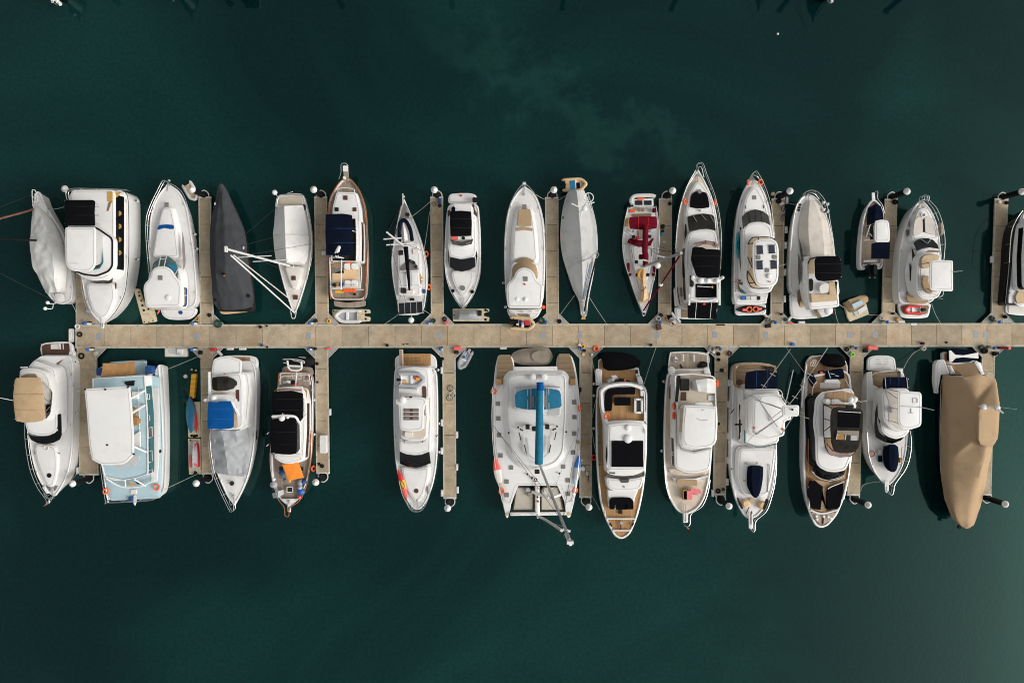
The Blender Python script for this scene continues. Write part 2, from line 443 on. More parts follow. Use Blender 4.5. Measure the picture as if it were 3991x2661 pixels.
def mast(base, top, r=.09, mat='white_pipe', name='mast', spread=(), sl=1.2, ang=0., stays=(), taper=.7):
    """mast between two image points with assumed heights, with spreaders; stays go from deck points to mast fractions"""
    a, b = P(*base), P(*top); V, F = sweep([a, a.lerp(b, .5), b], r, 8, taper=taper); o = mk(name, V, F, mat)
    d = Vector((math.cos(ang), math.sin(ang),0))
    for f in spread:
        c = a.lerp(b, f); V, F = joinm([sweep([c-d*sl*(1.15-f*.4), c+Vector((0,0, .06)), c+d*sl*(1.15-f*.4)], .045,6)]); mk('spreader', V, F, mat, o)
    for s in stays:
        q = P(*s[:3]); V, F = sweep([q, a.lerp(b, s[3])], .017,4); mk('stay', V, F,'rope_dark' if len(s) < 5 else s[4], o)
    return o
def stay(a, b, mat='alloy', r=.016, parent='root', name='stay'):
    V, F = sweep([P(*a), P(*b)], r, 4); return mk(name, V, F, mat, parent)
def hoopframe(name, lines, rad, mat, parent='root'):
    """several tubes that form one frame"""
    V, F = joinm([sweep(curve(PP(l, 0),4) if len(l) > 2 else PP(l, 0), rad, 6) for l in lines]); return mk(name, V, F, mat, parent)
def box3(name, c, sx, sy, sz, mat, rz=0., parent='root', bev=.03, base=None, top=1.):
    """rounded box standing on c, optionally narrowed at the top"""
    ca, sa = math.cos(rz), math.sin(rz)
    q = [Vector((c.x+ca*x*sx/2-sa*y*sy/2, c.y+sa*x*sx/2+ca*y*sy/2, c.z)) for x, y in ((-1,-1),(1,-1),(1,1),(-1,1))]
    T, _ = rnd(q, min(sx, sy)*.2,3); cc = cen(T)
    Tt = [Vector((cc.x+(v.x-cc.x)*top, cc.y+(v.y-cc.y)*top, c.z+sz)) for v in T]
    bev = min(bev, min(sx, sy)*.2)
    V, F = loft([T, zadd(Tt, -bev), offs(Tt, -bev)], top='ngon', bottom='ngon'); return mk(name, V, F, mat, parent, base=base)
# ---------------------------------------------------------------- light, sky, camera
SUN_EL, SUN_AZ = math.radians(32), math.radians(108)     # azimuth clockwise from +Y
w = bpy.data.worlds.new("World"); scene.world = w; w.use_nodes = True
nt = w.node_tree; bg = nt.nodes['Background']
sky = nt.nodes.new('ShaderNodeTexSky'); sky.sky_type = 'NISHITA'; sky.sun_disc = False
sky.sun_elevation = SUN_EL; sky.sun_rotation = SUN_AZ; sky.dust_density = 8; sky.air_density = 2.5; sky.ozone_density = .6
hs = nt.nodes.new('ShaderNodeHueSaturation'); hs.inputs['Saturation'].default_value = .16; hs.inputs['Value'].default_value = 1.0
nt.links.new(sky.outputs[0], hs.inputs['Color']); nt.links.new(hs.outputs[0], bg.inputs['Color']); bg.inputs['Strength'].default_value = .142
sl = bpy.data.lights.new('sun','SUN'); sl.energy = .85; sl.angle = math.radians(20); sl.color = (1, .97, .935)
so = bpy.data.objects.new('sun', sl); COL.objects.link(so)
sd = Vector((math.sin(SUN_AZ)*math.cos(SUN_EL), math.cos(SUN_AZ)*math.cos(SUN_EL), math.sin(SUN_EL)))
so.rotation_euler = sd.to_track_quat('Z','Y').to_euler(); so.location = sd*150
cam = bpy.data.cameras.new('camera'); co = bpy.data.objects.new('camera', cam); COL.objects.link(co)
cam.sensor_width = 36; cam.lens = 36*ALT/(3991*MPU); cam.clip_end = 5000; co.location = (0,0, ALT); scene.camera = co
scene.view_settings.view_transform = 'Standard'; scene.view_settings.look = 'None'; scene.view_settings.exposure = 0
scene.cycles.filter_width = 1.05
# ---------------------------------------------------------------- water
def water():
    m, nt, b = nmat('harbour_water'); N, L = nt.nodes, nt.links
    geo = N.new('ShaderNodeNewGeometry')
    n1 = N.new('ShaderNodeTexNoise'); n1.inputs['Scale'].default_value = .028; n1.inputs['Detail'].default_value = 5; n1.inputs['Distortion'].default_value = 1.2
    n2 = N.new('ShaderNodeTexNoise'); n2.inputs['Scale'].default_value = 2.6; n2.inputs['Detail'].default_value = 6; n2.inputs['Roughness'].default_value = .8
    for n in (n1, n2): L.new(geo.outputs['Position'], n.inputs['Vector'])
    r = N.new('ShaderNodeValToRGB'); r.color_ramp.elements[0].position = .42; r.color_ramp.elements[1].position = .78
    r.color_ramp.elements[0].color = (.001, .0118, .0128,1); r.color_ramp.elements[1].color = (.005, .034, .030,1); L.new(n1.outputs['Fac'], r.inputs['Fac'])
    r2 = N.new('ShaderNodeValToRGB'); r2.color_ramp.elements[0].position = .25; r2.color_ramp.elements[1].position = .75
    r2.color_ramp.elements[0].color = (.55, .55, .55,1); r2.color_ramp.elements[1].color = (1.45,1.45,1.45,1); L.new(n2.outputs['Fac'], r2.inputs['Fac'])
    mx = N.new('ShaderNodeMix'); mx.data_type = 'RGBA'; mx.blend_type = 'MULTIPLY'; mx.inputs[0].default_value = 1
    L.new(r.outputs['Color'], mx.inputs[6]); L.new(r2.outputs['Color'], mx.inputs[7]); L.new(mx.outputs[2], b.inputs['Base Color'])
    b.inputs['Roughness'].default_value = .07; b.inputs['IOR'].default_value = 1.33; b.inputs['Specular IOR Level'].default_value = .62
    b.inputs['Specular Tint'].default_value = (.50,1.0, .86,1)
    n3 = N.new('ShaderNodeTexNoise'); n3.inputs['Scale'].default_value = 2.2; n3.inputs['Detail'].default_value = 5; L.new(geo.outputs['Position'], n3.inputs['Vector'])
    bp = N.new('ShaderNodeBump'); bp.inputs['Strength'].default_value = .16; bp.inputs['Distance'].default_value = .03; L.new(n3.outputs['Fac'], bp.inputs['Height']); L.new(bp.outputs['Normal'], b.inputs['Normal'])
    # pale wispy streak in the base colour across the upper basin
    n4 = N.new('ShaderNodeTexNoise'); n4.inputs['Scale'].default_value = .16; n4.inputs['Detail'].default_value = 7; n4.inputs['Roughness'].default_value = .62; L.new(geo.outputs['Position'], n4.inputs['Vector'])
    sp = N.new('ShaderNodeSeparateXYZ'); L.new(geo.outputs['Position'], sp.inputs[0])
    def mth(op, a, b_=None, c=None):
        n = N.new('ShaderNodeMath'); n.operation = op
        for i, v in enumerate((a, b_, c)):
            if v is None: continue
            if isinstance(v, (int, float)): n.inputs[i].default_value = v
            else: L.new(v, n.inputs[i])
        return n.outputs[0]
    dd = mth('ADD', mth('MULTIPLY', sp.outputs['X'], .46), mth('MULTIPLY', sp.outputs['Y'], .89))      # across the streak
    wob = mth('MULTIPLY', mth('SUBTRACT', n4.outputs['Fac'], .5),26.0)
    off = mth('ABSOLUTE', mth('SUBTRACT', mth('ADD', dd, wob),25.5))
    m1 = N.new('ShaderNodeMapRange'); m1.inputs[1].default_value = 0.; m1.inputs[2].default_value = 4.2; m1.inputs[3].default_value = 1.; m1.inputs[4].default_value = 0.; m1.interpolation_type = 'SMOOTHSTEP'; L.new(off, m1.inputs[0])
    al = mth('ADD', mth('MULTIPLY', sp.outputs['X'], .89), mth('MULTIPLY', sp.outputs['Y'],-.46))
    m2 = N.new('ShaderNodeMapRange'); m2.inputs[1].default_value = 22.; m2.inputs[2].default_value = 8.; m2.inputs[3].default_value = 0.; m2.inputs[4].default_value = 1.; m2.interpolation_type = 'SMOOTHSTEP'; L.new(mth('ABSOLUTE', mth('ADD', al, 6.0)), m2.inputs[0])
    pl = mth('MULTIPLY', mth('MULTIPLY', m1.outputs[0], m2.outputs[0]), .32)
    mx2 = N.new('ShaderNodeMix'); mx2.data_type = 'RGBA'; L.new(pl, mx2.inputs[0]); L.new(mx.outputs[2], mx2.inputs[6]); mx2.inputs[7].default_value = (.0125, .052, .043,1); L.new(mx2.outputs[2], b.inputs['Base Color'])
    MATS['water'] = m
water()
S = 1800
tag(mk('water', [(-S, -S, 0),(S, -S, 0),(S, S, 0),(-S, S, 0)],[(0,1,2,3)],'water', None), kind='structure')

# ---------------------------------------------------------------- pontoons
ZD = .52
def slabs(name, quads, z, tints, parent):
    """concrete deck slabs: every slab a chamfered tile with its own tint, thin joints between"""
    V, F, C = [],[],[]
    for q, tn in zip(quads, tints):
        o = len(V); c = cen(q); i = [v+(c-v).normalized()*.02 for v in q]
        top = [v+(c-v).normalized()*.035 for v in q]
        V += [Vector((v.x, v.y, z-.12)) for v in i]+[Vector((v.x, v.y, z-.012)) for v in i]+[Vector((v.x, v.y, z)) for v in top]
        for a in (0,4):
            for k in range(4): F.append((o+a+k, o+a+(k+1) % 4, o+a+4+(k+1) % 4, o+a+4+k)); C.append(tn)
        F.append((o+8, o+9, o+10, o+11)); C.append(tn)
    ob = mk(name, V, F,'concrete', parent, ang=20)
    me = ob.data; at = me.color_attributes.new('tint','FLOAT_COLOR','CORNER')
    for p in me.polygons:
        c = C[p.index] if len(C) == len(me.polygons) else (.4, .35, .28)
        for li in p.loop_indices: at.data[li].color = (*c, 1)
    return ob
def tint(base=(.50, .41, .30)):
    k = RND.uniform(.84,1.12); h = RND.uniform(-.02, .02)
    return (base[0]*k*(1+h), base[1]*k, base[2]*k*(1-h*1.5))
fr(0,0,1)
begin('main_pontoon','long concrete walkway pontoon running across the whole marina between the two rows of boats','pontoon', P(2150,1310,0))
xs = [300,406]+[507+103.2*i for i in range(0,9)]
x = xs[-1]
while x < 4150: x += 103.2-(x-1400)/2400*5.5; xs.append(x)
yt = lambda x: 1264.5-(x-300)*6/3700; yb = lambda x: 1357.5-(x-300)*6.5/3700
Q = [[P(a, yt(a)+7, ZD), P(b, yt(b)+7, ZD), P(b, yb(b)-7, ZD), P(a, yb(a)-7, ZD)] for a, b in zip(xs[:-1], xs[1:])]
slabs('deck_slabs', Q, ZD, [tint() for _ in Q],'root')
for nm, f0, f1 in (('edge_board', 0,7.6),('edge_board', -7.6,0)):
    f = yt if f1 > 0 else yb
    pan(nm, [(297, f(297)+f0),(4150, f(4150)+f0),(4150, f(4150)+f1),(297, f(297)+f1)], ZD+.012,'dock_edge', 0, .22)
pan('end_board', [(293, yt(297)),(300, yt(297)),(300, yb(297)),(293, yb(297))], ZD+.008,'dock_edge', 0, .22)
pan('float_body', [(300, yt(300)+3),(4150, yt(4150)+3),(4150, yb(4150)-3),(300, yb(300)-3)], ZD-.13,'rubber', 0, .9)
for hx, hy in ((385,1311),(765,1311),(1203,1309),(1714,1307),(2117,1307),(2259,1307),(2559,1307),(2787,1305),(2985,1305),(3312,1304),(3412,1304),(3803,1304),(3842,1304)):
    rp('hatch_cover', hx-10, hy-13, hx+9, hy+12, ZD+.012,'hatch_plate', .03, .05)
end()
PILES = []
def finger(label, tl, tr, br, bl, up, cap, wide=False, gus=(1,1)):
    """finger pontoon; corners in image pixels; `up` = the free end lies at the top"""
    tl, tr, br, bl = [Vector((a[0], a[1],0)) for a in (tl, tr, br, bl)]
    A, B = (tl, tr) if up else (bl, br)           # free end
    C, D = (bl, br) if up else (tl, tr)           # root end
    ctr = (tl+tr+br+bl)/4
    root = begin('finger_pontoon', label,'pontoon', P(ctr.x, ctr.y, 0),'finger pontoons branching off the main walkway')
    Ln = ((A-C).length+(B-D).length)/2
    n = 5
    fs = [0, .17, .375, .585, .79,1.0]            # from the root
    e = 5.0; W = (B-A).length
    pt = lambda s, f: C.lerp(A, f).lerp(D.lerp(B, f), s)
    s0, s1 = e/W, 1-e/W
    Q = [[P(*pt(s, f).xy, ZD-.03) for s, f in ((s0, f0),(s1, f0),(s1, f1),(s0, f1))] for f0, f1 in zip(fs[:-1], fs[1:])]
    b = (.485, .405, .30)
    slabs('deck_slabs', Q, ZD-.03,[tint(b) for _ in Q],'root')
    for a0, a1 in ((0, s0*1.02),(1-s0*1.02,1)):
        pan('edge_board', [tuple(pt(a0,0).xy), tuple(pt(a1,0).xy), tuple(pt(a1,1).xy), tuple(pt(a0,1).xy)], ZD-.022,'dock_edge', 0, .2)
    pan('end_board', [tuple(pt(0,1).xy), tuple(pt(1,1).xy), tuple(pt(1,1.012).xy), tuple(pt(0,1.012).xy)], ZD-.025,'steel_white', 0, .2)
    pan('float_body', [tuple(pt(.04,0).xy), tuple(pt(.96,0).xy), tuple(pt(.96, .995).xy), tuple(pt(.04, .995).xy)], ZD-.16,'rubber', 0, .9)
    sg = -1 if up else 1
    for side, on in ((0, gus[0]),(1, gus[1])):
        if not on: continue
        c = C if side == 0 else D; dx = -40 if side == 0 else 40
        d2 = (A-C).normalized()*40
        pan('corner_plate', [(c.x, c.y),(c.x+dx, c.y),(c.x+d2.x, c.y+d2.y)], ZD-.035,'gusset', 0, .15)
        p0, p1 = P(c.x+dx, c.y, ZD-.03), P(c.x+d2.x, c.y+d2.y, ZD-.03)
        V, F = sweep([p0, p1], .05,6); mk('corner_rim', V, F,'dock_edge')
    # pile guide at the free end
    px = P(cap[0], cap[1],3.38); mid = P(*((A+B)/2).xy, 0)
    pr = .335
    d = (A-C).normalized()
    a3, b3 = P(*A.xy, ZD-.05), P(*B.xy, ZD-.05)
    c3 = Vector((px.x, px.y, ZD-.05)); dv = Vector((d.x, -d.y, 0)); sv = Vector((dv.y, -dv.x, 0))
    if (b3-a3).dot(sv) < 0: sv = -sv
    hoop = [c3-sv*(pr+.16)-dv*.25, c3-sv*(pr+.13)+dv*.2, c3+dv*(pr+.2), c3+sv*(pr+.13)+dv*.2, c3+sv*(pr+.16)-dv*.25]
    V, F = joinm([sweep([a3+(b3-a3)*.06]+curve(hoop, 5)+[a3+(b3-a3)*.94], .06,6), sweep([a3+(b3-a3)*.32, hoop[0]], .05,5), sweep([a3+(b3-a3)*.68, hoop[-1]], .05,5)])
    mk('pile_guide', V, F,'steel_white')
    end(); PILES.append(px); return root
fr(0,0,1)
def tq(ox, oy, s, pts): return [(ox+a/s, oy+b/s) for a, b in pts]
finger('wide finger pontoon at the left end, under the bow of the tall white motor yacht',(292,790),(372,790),(376,1263),(295,1263), True, (249,735), gus=(0,1))
finger('finger pontoon between the white yacht with a blue stripe and the dark grey covered boat', *tq(400,620,2.24,((835,340),(945,340),(965,1440),(850,1440))), True, (746,738))
finger('finger pontoon between the white tarped sailboat with the leaning mast and the wooden trawler', *tq(800,620,2.24,((950,340),(1062,340),(1077,1440),(962,1440))), True, (1221,738))
finger('damp finger pontoon between the sailboat with black boom and the yacht with black bimini', *tq(1600,620,2.24,((172,340),(284,340),(290,1440),(178,1440))), True, (1692,739))
finger('finger pontoon between the long white yacht with tan pads and the grey tarped sailboat', *tq(2000,620,2.24,((278,345),(396,345),(400,1440),(290,1440))), True, (2159,739))
finger('finger pontoon crossed by the tilted grey mast of the red sailboat', *tq(2400,620,2.24,((378,355),(492,355),(485,1440),(370,1440))), True, (2623,742))
finger('finger pontoon between the yacht with solar panels and the yacht under a beige foredeck cover', *tq(2800,620,2.24,((468,355),(580,355),(565,1440),(455,1440))), True, (3081,744))
finger('finger pontoon beside the small centre console boat with two outboards', *tq(3200,620,2.24,((560,360),(667,360),(645,1430),(532,1430))), True, (3538,745))
finger('finger pontoon beside the dark hulled yacht at the right edge', *tq(3491,620,2.24,((870,355),(985,355),(945,1430),(835,1430))), True, (3987,746))
finger('wide finger pontoon at the left end, beside the pale blue houseboat', *tq(0,1300,2.24,((668,126),(838,126),(858,1222),(690,1222))), False, (279,1885), gus=(0,1))
finger('finger pontoon behind the kayak floats, beside the yacht with a blue bimini', *tq(700,1300,2.24,((180,126),(288,126),(302,1213),(192,1213))), False, (762,1884))
finger('finger pontoon with a white dock box, beside the trawler with an orange awning', *tq(1000,1320,2.24,((508,80),(622,80),(635,1163),(520,1163))), False, (1229,1880))
finger('finger pontoon with a bicycle lying on it', *tq(1450,1320,2.24,((612,77),(728,77),(735,1380),(622,1380))), False, (1744,1981))
finger('finger pontoon between the sailing catamaran and the teak decked yacht', *tq(1850,1320,2.24,((915,77),(1030,77),(1022,1372),(915,1372))), False, (2296,1977))
finger('finger pontoon between the yacht with pink deck chairs and the sportfisher with a navy dinghy', *tq(2500,1340,2.03636,((583,26),(690,26),(672,1185),(570,1185))), False, (2843,1973))
finger('finger pontoon beside the yacht with a charcoal bimini and two black sunpads', *tq(3080,1340,2.03636,((478,25),(585,25),(555,1190),(455,1190))), False, (3386,1968))
finger('finger pontoon half hidden behind the boat under a tan cover', *tq(3441,1340,2.03636,((790,22),(893,22),(862,1188),(757,1188))), False, (3922,1965))
# piles: black sleeve and white cone cap
PL = ['behind the stern of the tall white motor yacht at upper left','beside the small white dinghy','beside the wooden trawler, upper row','between the black boom sailboat and the yacht with black bimini','between the tan pad yacht and the grey tarped sailboat','between the red sailboat and the yacht with black sunpads','beside the bow of the solar panel yacht','right of the small centre console boat','at the right edge of the upper row',
      'below the yacht with the beige bimini at lower left','below the red jet ski float','beside the trawler with the orange awning','on the finger with the lying bicycle','right of the catamaran bows','beside the bow of the sportfisher with navy dinghy','right of the yacht with two black sunpads','right of the tan covered boat, lower row']
pp = pc = None
for px, d in zip(PILES, PL):
    base = Vector((px.x, px.y, 0))
    if pp is None:
        root = begin('mooring_pile','','pile', base); c = Vector((px.x, px.y, -1.5))
        cyl('pole', c, .29,4.72,'black', n=18, bev=.02); q = Vector((px.x, px.y, 3.18))
        V, F = loft([[Vector((q.x+R*math.cos(2*math.pi*k/18), q.y+R*math.sin(2*math.pi*k/18), q.z+z)) for k in range(18)] for R, z in ((.27,0),(.355,0),(.355, .1),(.2, .27),(.05, .42))], top='fan', bottom='ngon')
        mk('cap', V, F,'box_white'); end(); pp = root; kids = list(root.children)
    else:
        root = pp.copy(); COL.objects.link(root); root.location = base
        for ch in kids: k = ch.copy(); COL.objects.link(k); k.parent = root
    tag(root,'black white-capped pile '+d,'pile','mooring piles at the finger ends')
# ================================================================ boats, upper row
def start(name, label, cat, pts, group='boats berthed along the upper side of the walkway'):
    c = cen(PP(pts, 0)); return begin(name, label, cat, Vector((c.x, c.y, 0)), group)
SEAMS = {'black_canvas': 'charcoal','navy_canvas': 'blue','tan_canvas': 'tan_pad','blue_canvas': 'blue_bright','sky_canvas': 'box_white','maroon': 'red'}
def bimini(pts, z, mat, zb, crown=.14, r=.35, legs=True, name='bimini', inset=.12, t=.05, parent='root'):
    b = body(name, pts, z, z-t, mat, r, -.02, .02, crown, parent)
    g = b['T']; cc = cen(g); w_ = max(v.x for v in g)-min(v.x for v in g); h_ = max(v.y for v in g)-min(v.y for v in g); ax = 1 if h_ > w_*.7 else 0
    for f in (-.17, .17):
        m_ = (h_ if ax else w_)*f; hw = (w_ if ax else h_)*.46; q = []
        for k in range(7):
            t = -1+k/3; q.append(Vector((cc.x+(t*hw if ax else m_), cc.y+(m_ if ax else t*hw), z+crown*(1-max(abs(t)*.93, abs(f)*2)**2)+.0)))
        V, F = sweep(q, .028,4); mk('canopy_seam', V, F, SEAMS.get(mat, mat), b['o'])
    if legs:
        c = cen(b['T']); q = [P(*p[:2], z-t) for p in pts]
        pick = sorted(range(len(q)), key=lambda i: -(q[i]-c).length)[:4]
        parts = []
        for i in pick:
            v = q[i].lerp(c, inset); v.z = z-t*.5; d = q[i].lerp(c, inset+.1); d.z = zb; parts.append(sweep([v, d], .025,5))
        V, F = joinm(parts); mk('canopy_legs', V, F,'steel', b['o'])
    return b
def slab(name, pts, z, mat, t=.12, r=.35, crown=.05, parent='root', bev=.04): return body(name, pts, z, z-t, mat, r, -.03, bev, crown, parent)
def hatch(cx, cy, s, z, mat='grey_hatch', fr_='white_satin', name='hatch', rz=0, sy=None, par='root'):
    sy = sy or s
    o = rp(name, cx-s/2, cy-sy/2, cx+s/2, cy+sy/2, z, mat, .05, .05, par)
    return o
def dome(cx, cy, z, r, name='radar_dome', mat='white', h=.25): return cyl(name, P(cx, cy, z), r, h, mat, n=14, bev=.4, dome=h*.3)
def posts(name, pts, z0, z1, r=.03, mat='steel', parent='root'):
    V, F = joinm([sweep([P(x, y, z1), Vector((*P(x, y, z1).xy, z0))], r, 6) for x, y in pts]); return mk(name, V, F, mat, parent)
def seats(name, cx, cy, z, sx, sy, mat, back=None): return rp(name, cx-sx/2, cy-sy/2, cx+sx/2, cy+sy/2, z, mat, .12, .35)
def anchor(cx, cy, dx, dy, z):
    """anchor on the bow roller, pointing along (dx, dy)"""
    a = P(cx, cy, z); d = Vector((dx, -dy, 0)).normalized(); s = Vector((d.y, -d.x, 0))
    V, F = joinm([sweep([a-d*.5, a+d*.35], .045,5), sweep([a+d*.05-s*.22, a+d*.35, a+d*.05+s*.22], .05,5)]); mk('anchor', V, F,'alloy')
def pulpit_plank(pts, z, mat='white', t=.1): return slab('bow_pulpit', pts, z, mat, t, .1, .0)
def ribparts(c, ang, L, W, z, tube_m, floor_m, outb='black', tr=.2, seat='white_satin', engine=True):
    """inflatable dinghy hanging from ROOT: U tube, floor, thwart, transom, outboard. ang = bow direction"""
    d = Vector((math.cos(ang), math.sin(ang),0)); s = Vector((-d.y, d.x, 0)); C = Vector((c.x, c.y, z))
    hw = W/2-tr
    path = [C-d*L/2-s*hw, C-d*L*.2-s*hw*1.04, C+d*L*.18-s*hw, C+d*(L/2-tr*2.2)-s*hw*.55, C+d*(L/2-tr), C+d*(L/2-tr*2.2)+s*hw*.55, C+d*L*.18+s*hw, C-d*L*.2+s*hw*1.04, C-d*L/2+s*hw]
    pth = [Vector((v.x, v.y, z+tr*.9+max(0,((v-C).dot(d)/(L/2)-.3))*.18)) for v in path]
    q = curve(pth, 5); V, F = [],[]
    q = [q[0]-d*.22]+q+[q[-1]-d*.22]
    n = 10; m = len(q)
    for i, p in enumerate(q):
        a = q[max(0, i-1)]; b = q[min(m-1, i+1)]; dd = (b-a).normalized(); ss = dd.cross(Vector((0,0,1))).normalized(); u = ss.cross(dd)
        rr = tr*(.15 if i in (0, m-1) else 1)
        V += [p+ss*math.cos(2*math.pi*k/n)*rr+u*math.sin(2*math.pi*k/n)*rr for k in range(n)]
    for i in range(m-1):
        for k in range(n): F.append((i*n+k, i*n+(k+1) % n, (i+1)*n+(k+1) % n, (i+1)*n+k))
    F += [tuple(range(n)), tuple(range((m-1)*n, m*n))]
    tb = mk('inflatable_tube', V, F, tube_m)
    fl = [C-d*L*.42-s*hw, C+d*L*.18-s*hw, C+d*(L/2-tr*1.5), C+d*L*.18+s*hw, C-d*L*.42+s*hw]
    fl = zset(fl, z+tr*.55); V, F = loft([zadd(fl, -tr*.6), fl], top='ngon', bottom='ngon'); mk('floor', V, F, floor_m)
    a = math.atan2(d.y, d.x)
    if seat: box3('thwart', C-d*L*.02+Vector((0,0, tr*.7)), .28, W-tr*2, tr*.7, seat, a)
    box3('transom', C-d*L*.42+Vector((0,0, tr*.3)), .08, W-tr*2.4, tr*1.7, floor_m, a)
    if engine:
        e = C-d*(L*.42+.22)
        o = box3('outboard', e+Vector((0,0, tr*1.6)), .5, .32, .36, outb, a, top=.75)
        V, F = joinm([sweep([e+Vector((0,0, tr*1.6)), e+Vector((0,0,-.35))], .07,6), sweep([e+d*.2+Vector((0,0, tr*2.6)), e+d*.75+Vector((0,0, tr*2.5))], .03,5)]); mk('outboard_leg', V, F,'black', o)
    return d, s, C

# ---- U1 sailboat under a bleached tarp, far left
fr(0,620)
H1 = [(300,300),(345,285),(385,390),(470,520),(550,660),(588,800),(622,980),(636,1120),(625,1235),(560,1268),(480,1256),(395,1160),(310,980),(280,850),(266,700),(272,560),(290,420)]
start('sailboat','sailboat wrapped in a bleached patched tarp, black mast leaning out of the left edge','sailboat', H1)
hull(H1,1.15,1.55,0,'white_satin','nonskid', sharp=(), over=.02, bowflare=.15)
cover('boat_cover', [[(287,430,1.55),(280,600,1.6),(258,690,1.75),(270,830,1.7),(290,950,1.6),(345,1040,1.6),(400,1168,1.5)],
       [(300,425,2.0),(335,560,2.3),(335,700,2.6),(355,850,2.5),(385,1000,2.3),(415,1080,2.2),(440,1166,2.1)],
       [(320,422,2.2),(385,560,2.7),(430,700,2.9),(455,850,2.8),(470,1000,2.6),(480,1080,2.4),(500,1163,2.3)],
       [(355,432,1.65),(438,530,1.8),(505,650,1.9),(528,760,1.9),(548,860,1.8),(566,960,1.7),(553,1158,1.6)]],'tarp_bleached', 5,12, .2, seed=3, drop=.35, ang=40)
hoopframe('pulpit', [[(288,415,1.6),(280,285,2.3),(296,270,2.35),(315,290,2.3),(345,400,1.6)],[(305,300,2.3),(320,415,1.55)],[(335,400,1.6),(320,300,2.2),(340,290,2.2),(360,320,2.2),(385,385,1.6)],[(282,330,2.0),(330,345,1.9)],[(285,370,1.9),(340,390,1.8)]], .045,'white_pipe')
m = mast((322,710,2.4),(-672,672,16), .10,'black', spread=(.45,), sl=1.0, ang=1.3, stays=[(300,300,1.6, .97),(500,1250,1.3, .97)])
tube('furled_sail', [(286,438,1.7),(215,462,3.2),(0,520,6.6),(-560,672,14)],0, .10,'rust_sail', n=8)
hoopframe('davit', [[(460,1175,1.4),(490,1250,1.5),(440,1262,2.2),(400,1255,2.4)],[(465,1265,1.6),(455,1305,2.0),(410,1305,2.4)]], .045,'white_pipe')
ball('antenna_ball', P(416,1253,2.55), .19,'white'); ball('antenna_ball', P(395,1304,2.5), .19,'white')
slab('stern_deck', [(470,1170),(545,1165),(560,1245),(495,1250)],1.5,'nonskid', .2)
rail([(410,430),(480,530),(552,650),(585,800),(618,970),(636,1100)],1.95,1.35, step=1.6)
end()
# ---- U2 tall motor yacht
H2 = [(595,268),(1112,268),(1120,600),(1118,900),(1088,1180),(1000,1340),(895,1445),(800,1360),(748,1230),(712,1050),(650,800),(605,500)]
start('motor_yacht','tall white motor yacht with a black stern canopy, black side windows and a wide hardtop','motor yacht', H2)
hull(H2,2.35,2.65,6, flare=-.02, bowflare=.3, rub='black', sharp=(6,), drop=.02)
hs_ = body('house', [(622,268),(985,268),(1000,300),(1000,940),(985,1010),(900,1055),(800,1060),(700,1020),(640,970),(600,800),(590,500)],4.2,2.35,'white', .4, .12)
wb = band(hs_,'side_window', 2.15,3.2, .18, .92,'black_gloss', .03)
for yy in (475,588,703,817):
    cyl('window_disc', P(1036, yy, 3.52)+Vector((.03,0,0)), .27, .03,'ochre', wb, 12)  # round ochre discs lying on the side window
pan('windscreen', [(755,1062,3.9),(870,1075,3.95),(985,1005,4.0),(980,1078,3.0),(930,1090,2.95),(850,1088,2.9)],0,'glass', .1)
body('foredeck_trunk', [(752,1085),(985,1085),(1000,1150),(1000,1220),(945,1360),(890,1400),(810,1330),(768,1200)],2.95,2.4,'white_satin', .5, .05)
rp('vent_slot', 1002,1080,1016,1135,2.75,'mahogany'); rp('vent_slot', 996,1158,1012,1220,2.75,'mahogany')
fb = body('flybridge', [(590,590),(840,590),(985,690),(985,935),(950,985),(840,1028),(720,1010),(640,975),(600,850)],4.95,4.2,'white', .4, .05, .1, .0)
frame_strip('coaming_line', [(590,590),(842,590),(987,690),(987,935),(952,985),(842,1028),(720,1012),(640,978),(598,850)],5.0, .17,'black', .4)
rp('hatch', 935,285,982,370,4.26,'ochre'); pan('stair_well', [(945,380),(978,362),(945,455),(930,455)],4.27,'teak_brown')
pan('cockpit_corner', [(1003,290),(1058,290),(1015,340)],4.0,'ochre')
ht = slab('hardtop', [(567,593),(832,593),(835,640),(835,925),(805,970),(770,985),(640,978),(585,945),(570,900)],6.25,'white', .14, .3, .08)
pan('side_curtain', [(836,610,6.15),(895,680,5.0),(895,905,5.0),(836,930,6.15)],0,'grey_light', 0, .03)
pan('fly_screen', [(898,770,5.25),(902,900,5.2),(870,955,5.2),(730,985,5.2),(735,978,5.35),(860,942,5.4),(890,895,5.4)],0,'teal_glass', 0, .03)
bimini([(566,357),(815,357),(832,372),(826,470),(832,583),(565,583)],6.2,'black_canvas', 4.3, .12, .15, name='canopy')
box3('navigation_light', P(848,932,5.0), .22, .3, .2,'orange')
rail([(592,380),(592,268),(830,258),(1100,268)],5.0,4.25, step=1.2)
pulpit_plank([(882,1375),(910,1375),(908,1478),(884,1478)],2.75); rp('anchor_slot', 889,1430,902,1465,2.77,'alloy', .02)
rail([(706,1045),(722,1180),(765,1320),(842,1440)],3.2,2.6, step=1.5)
hoopframe('roof_crease', [[(600,912,6.36),(690,912,6.36)]], .02,'grey_light')
end()
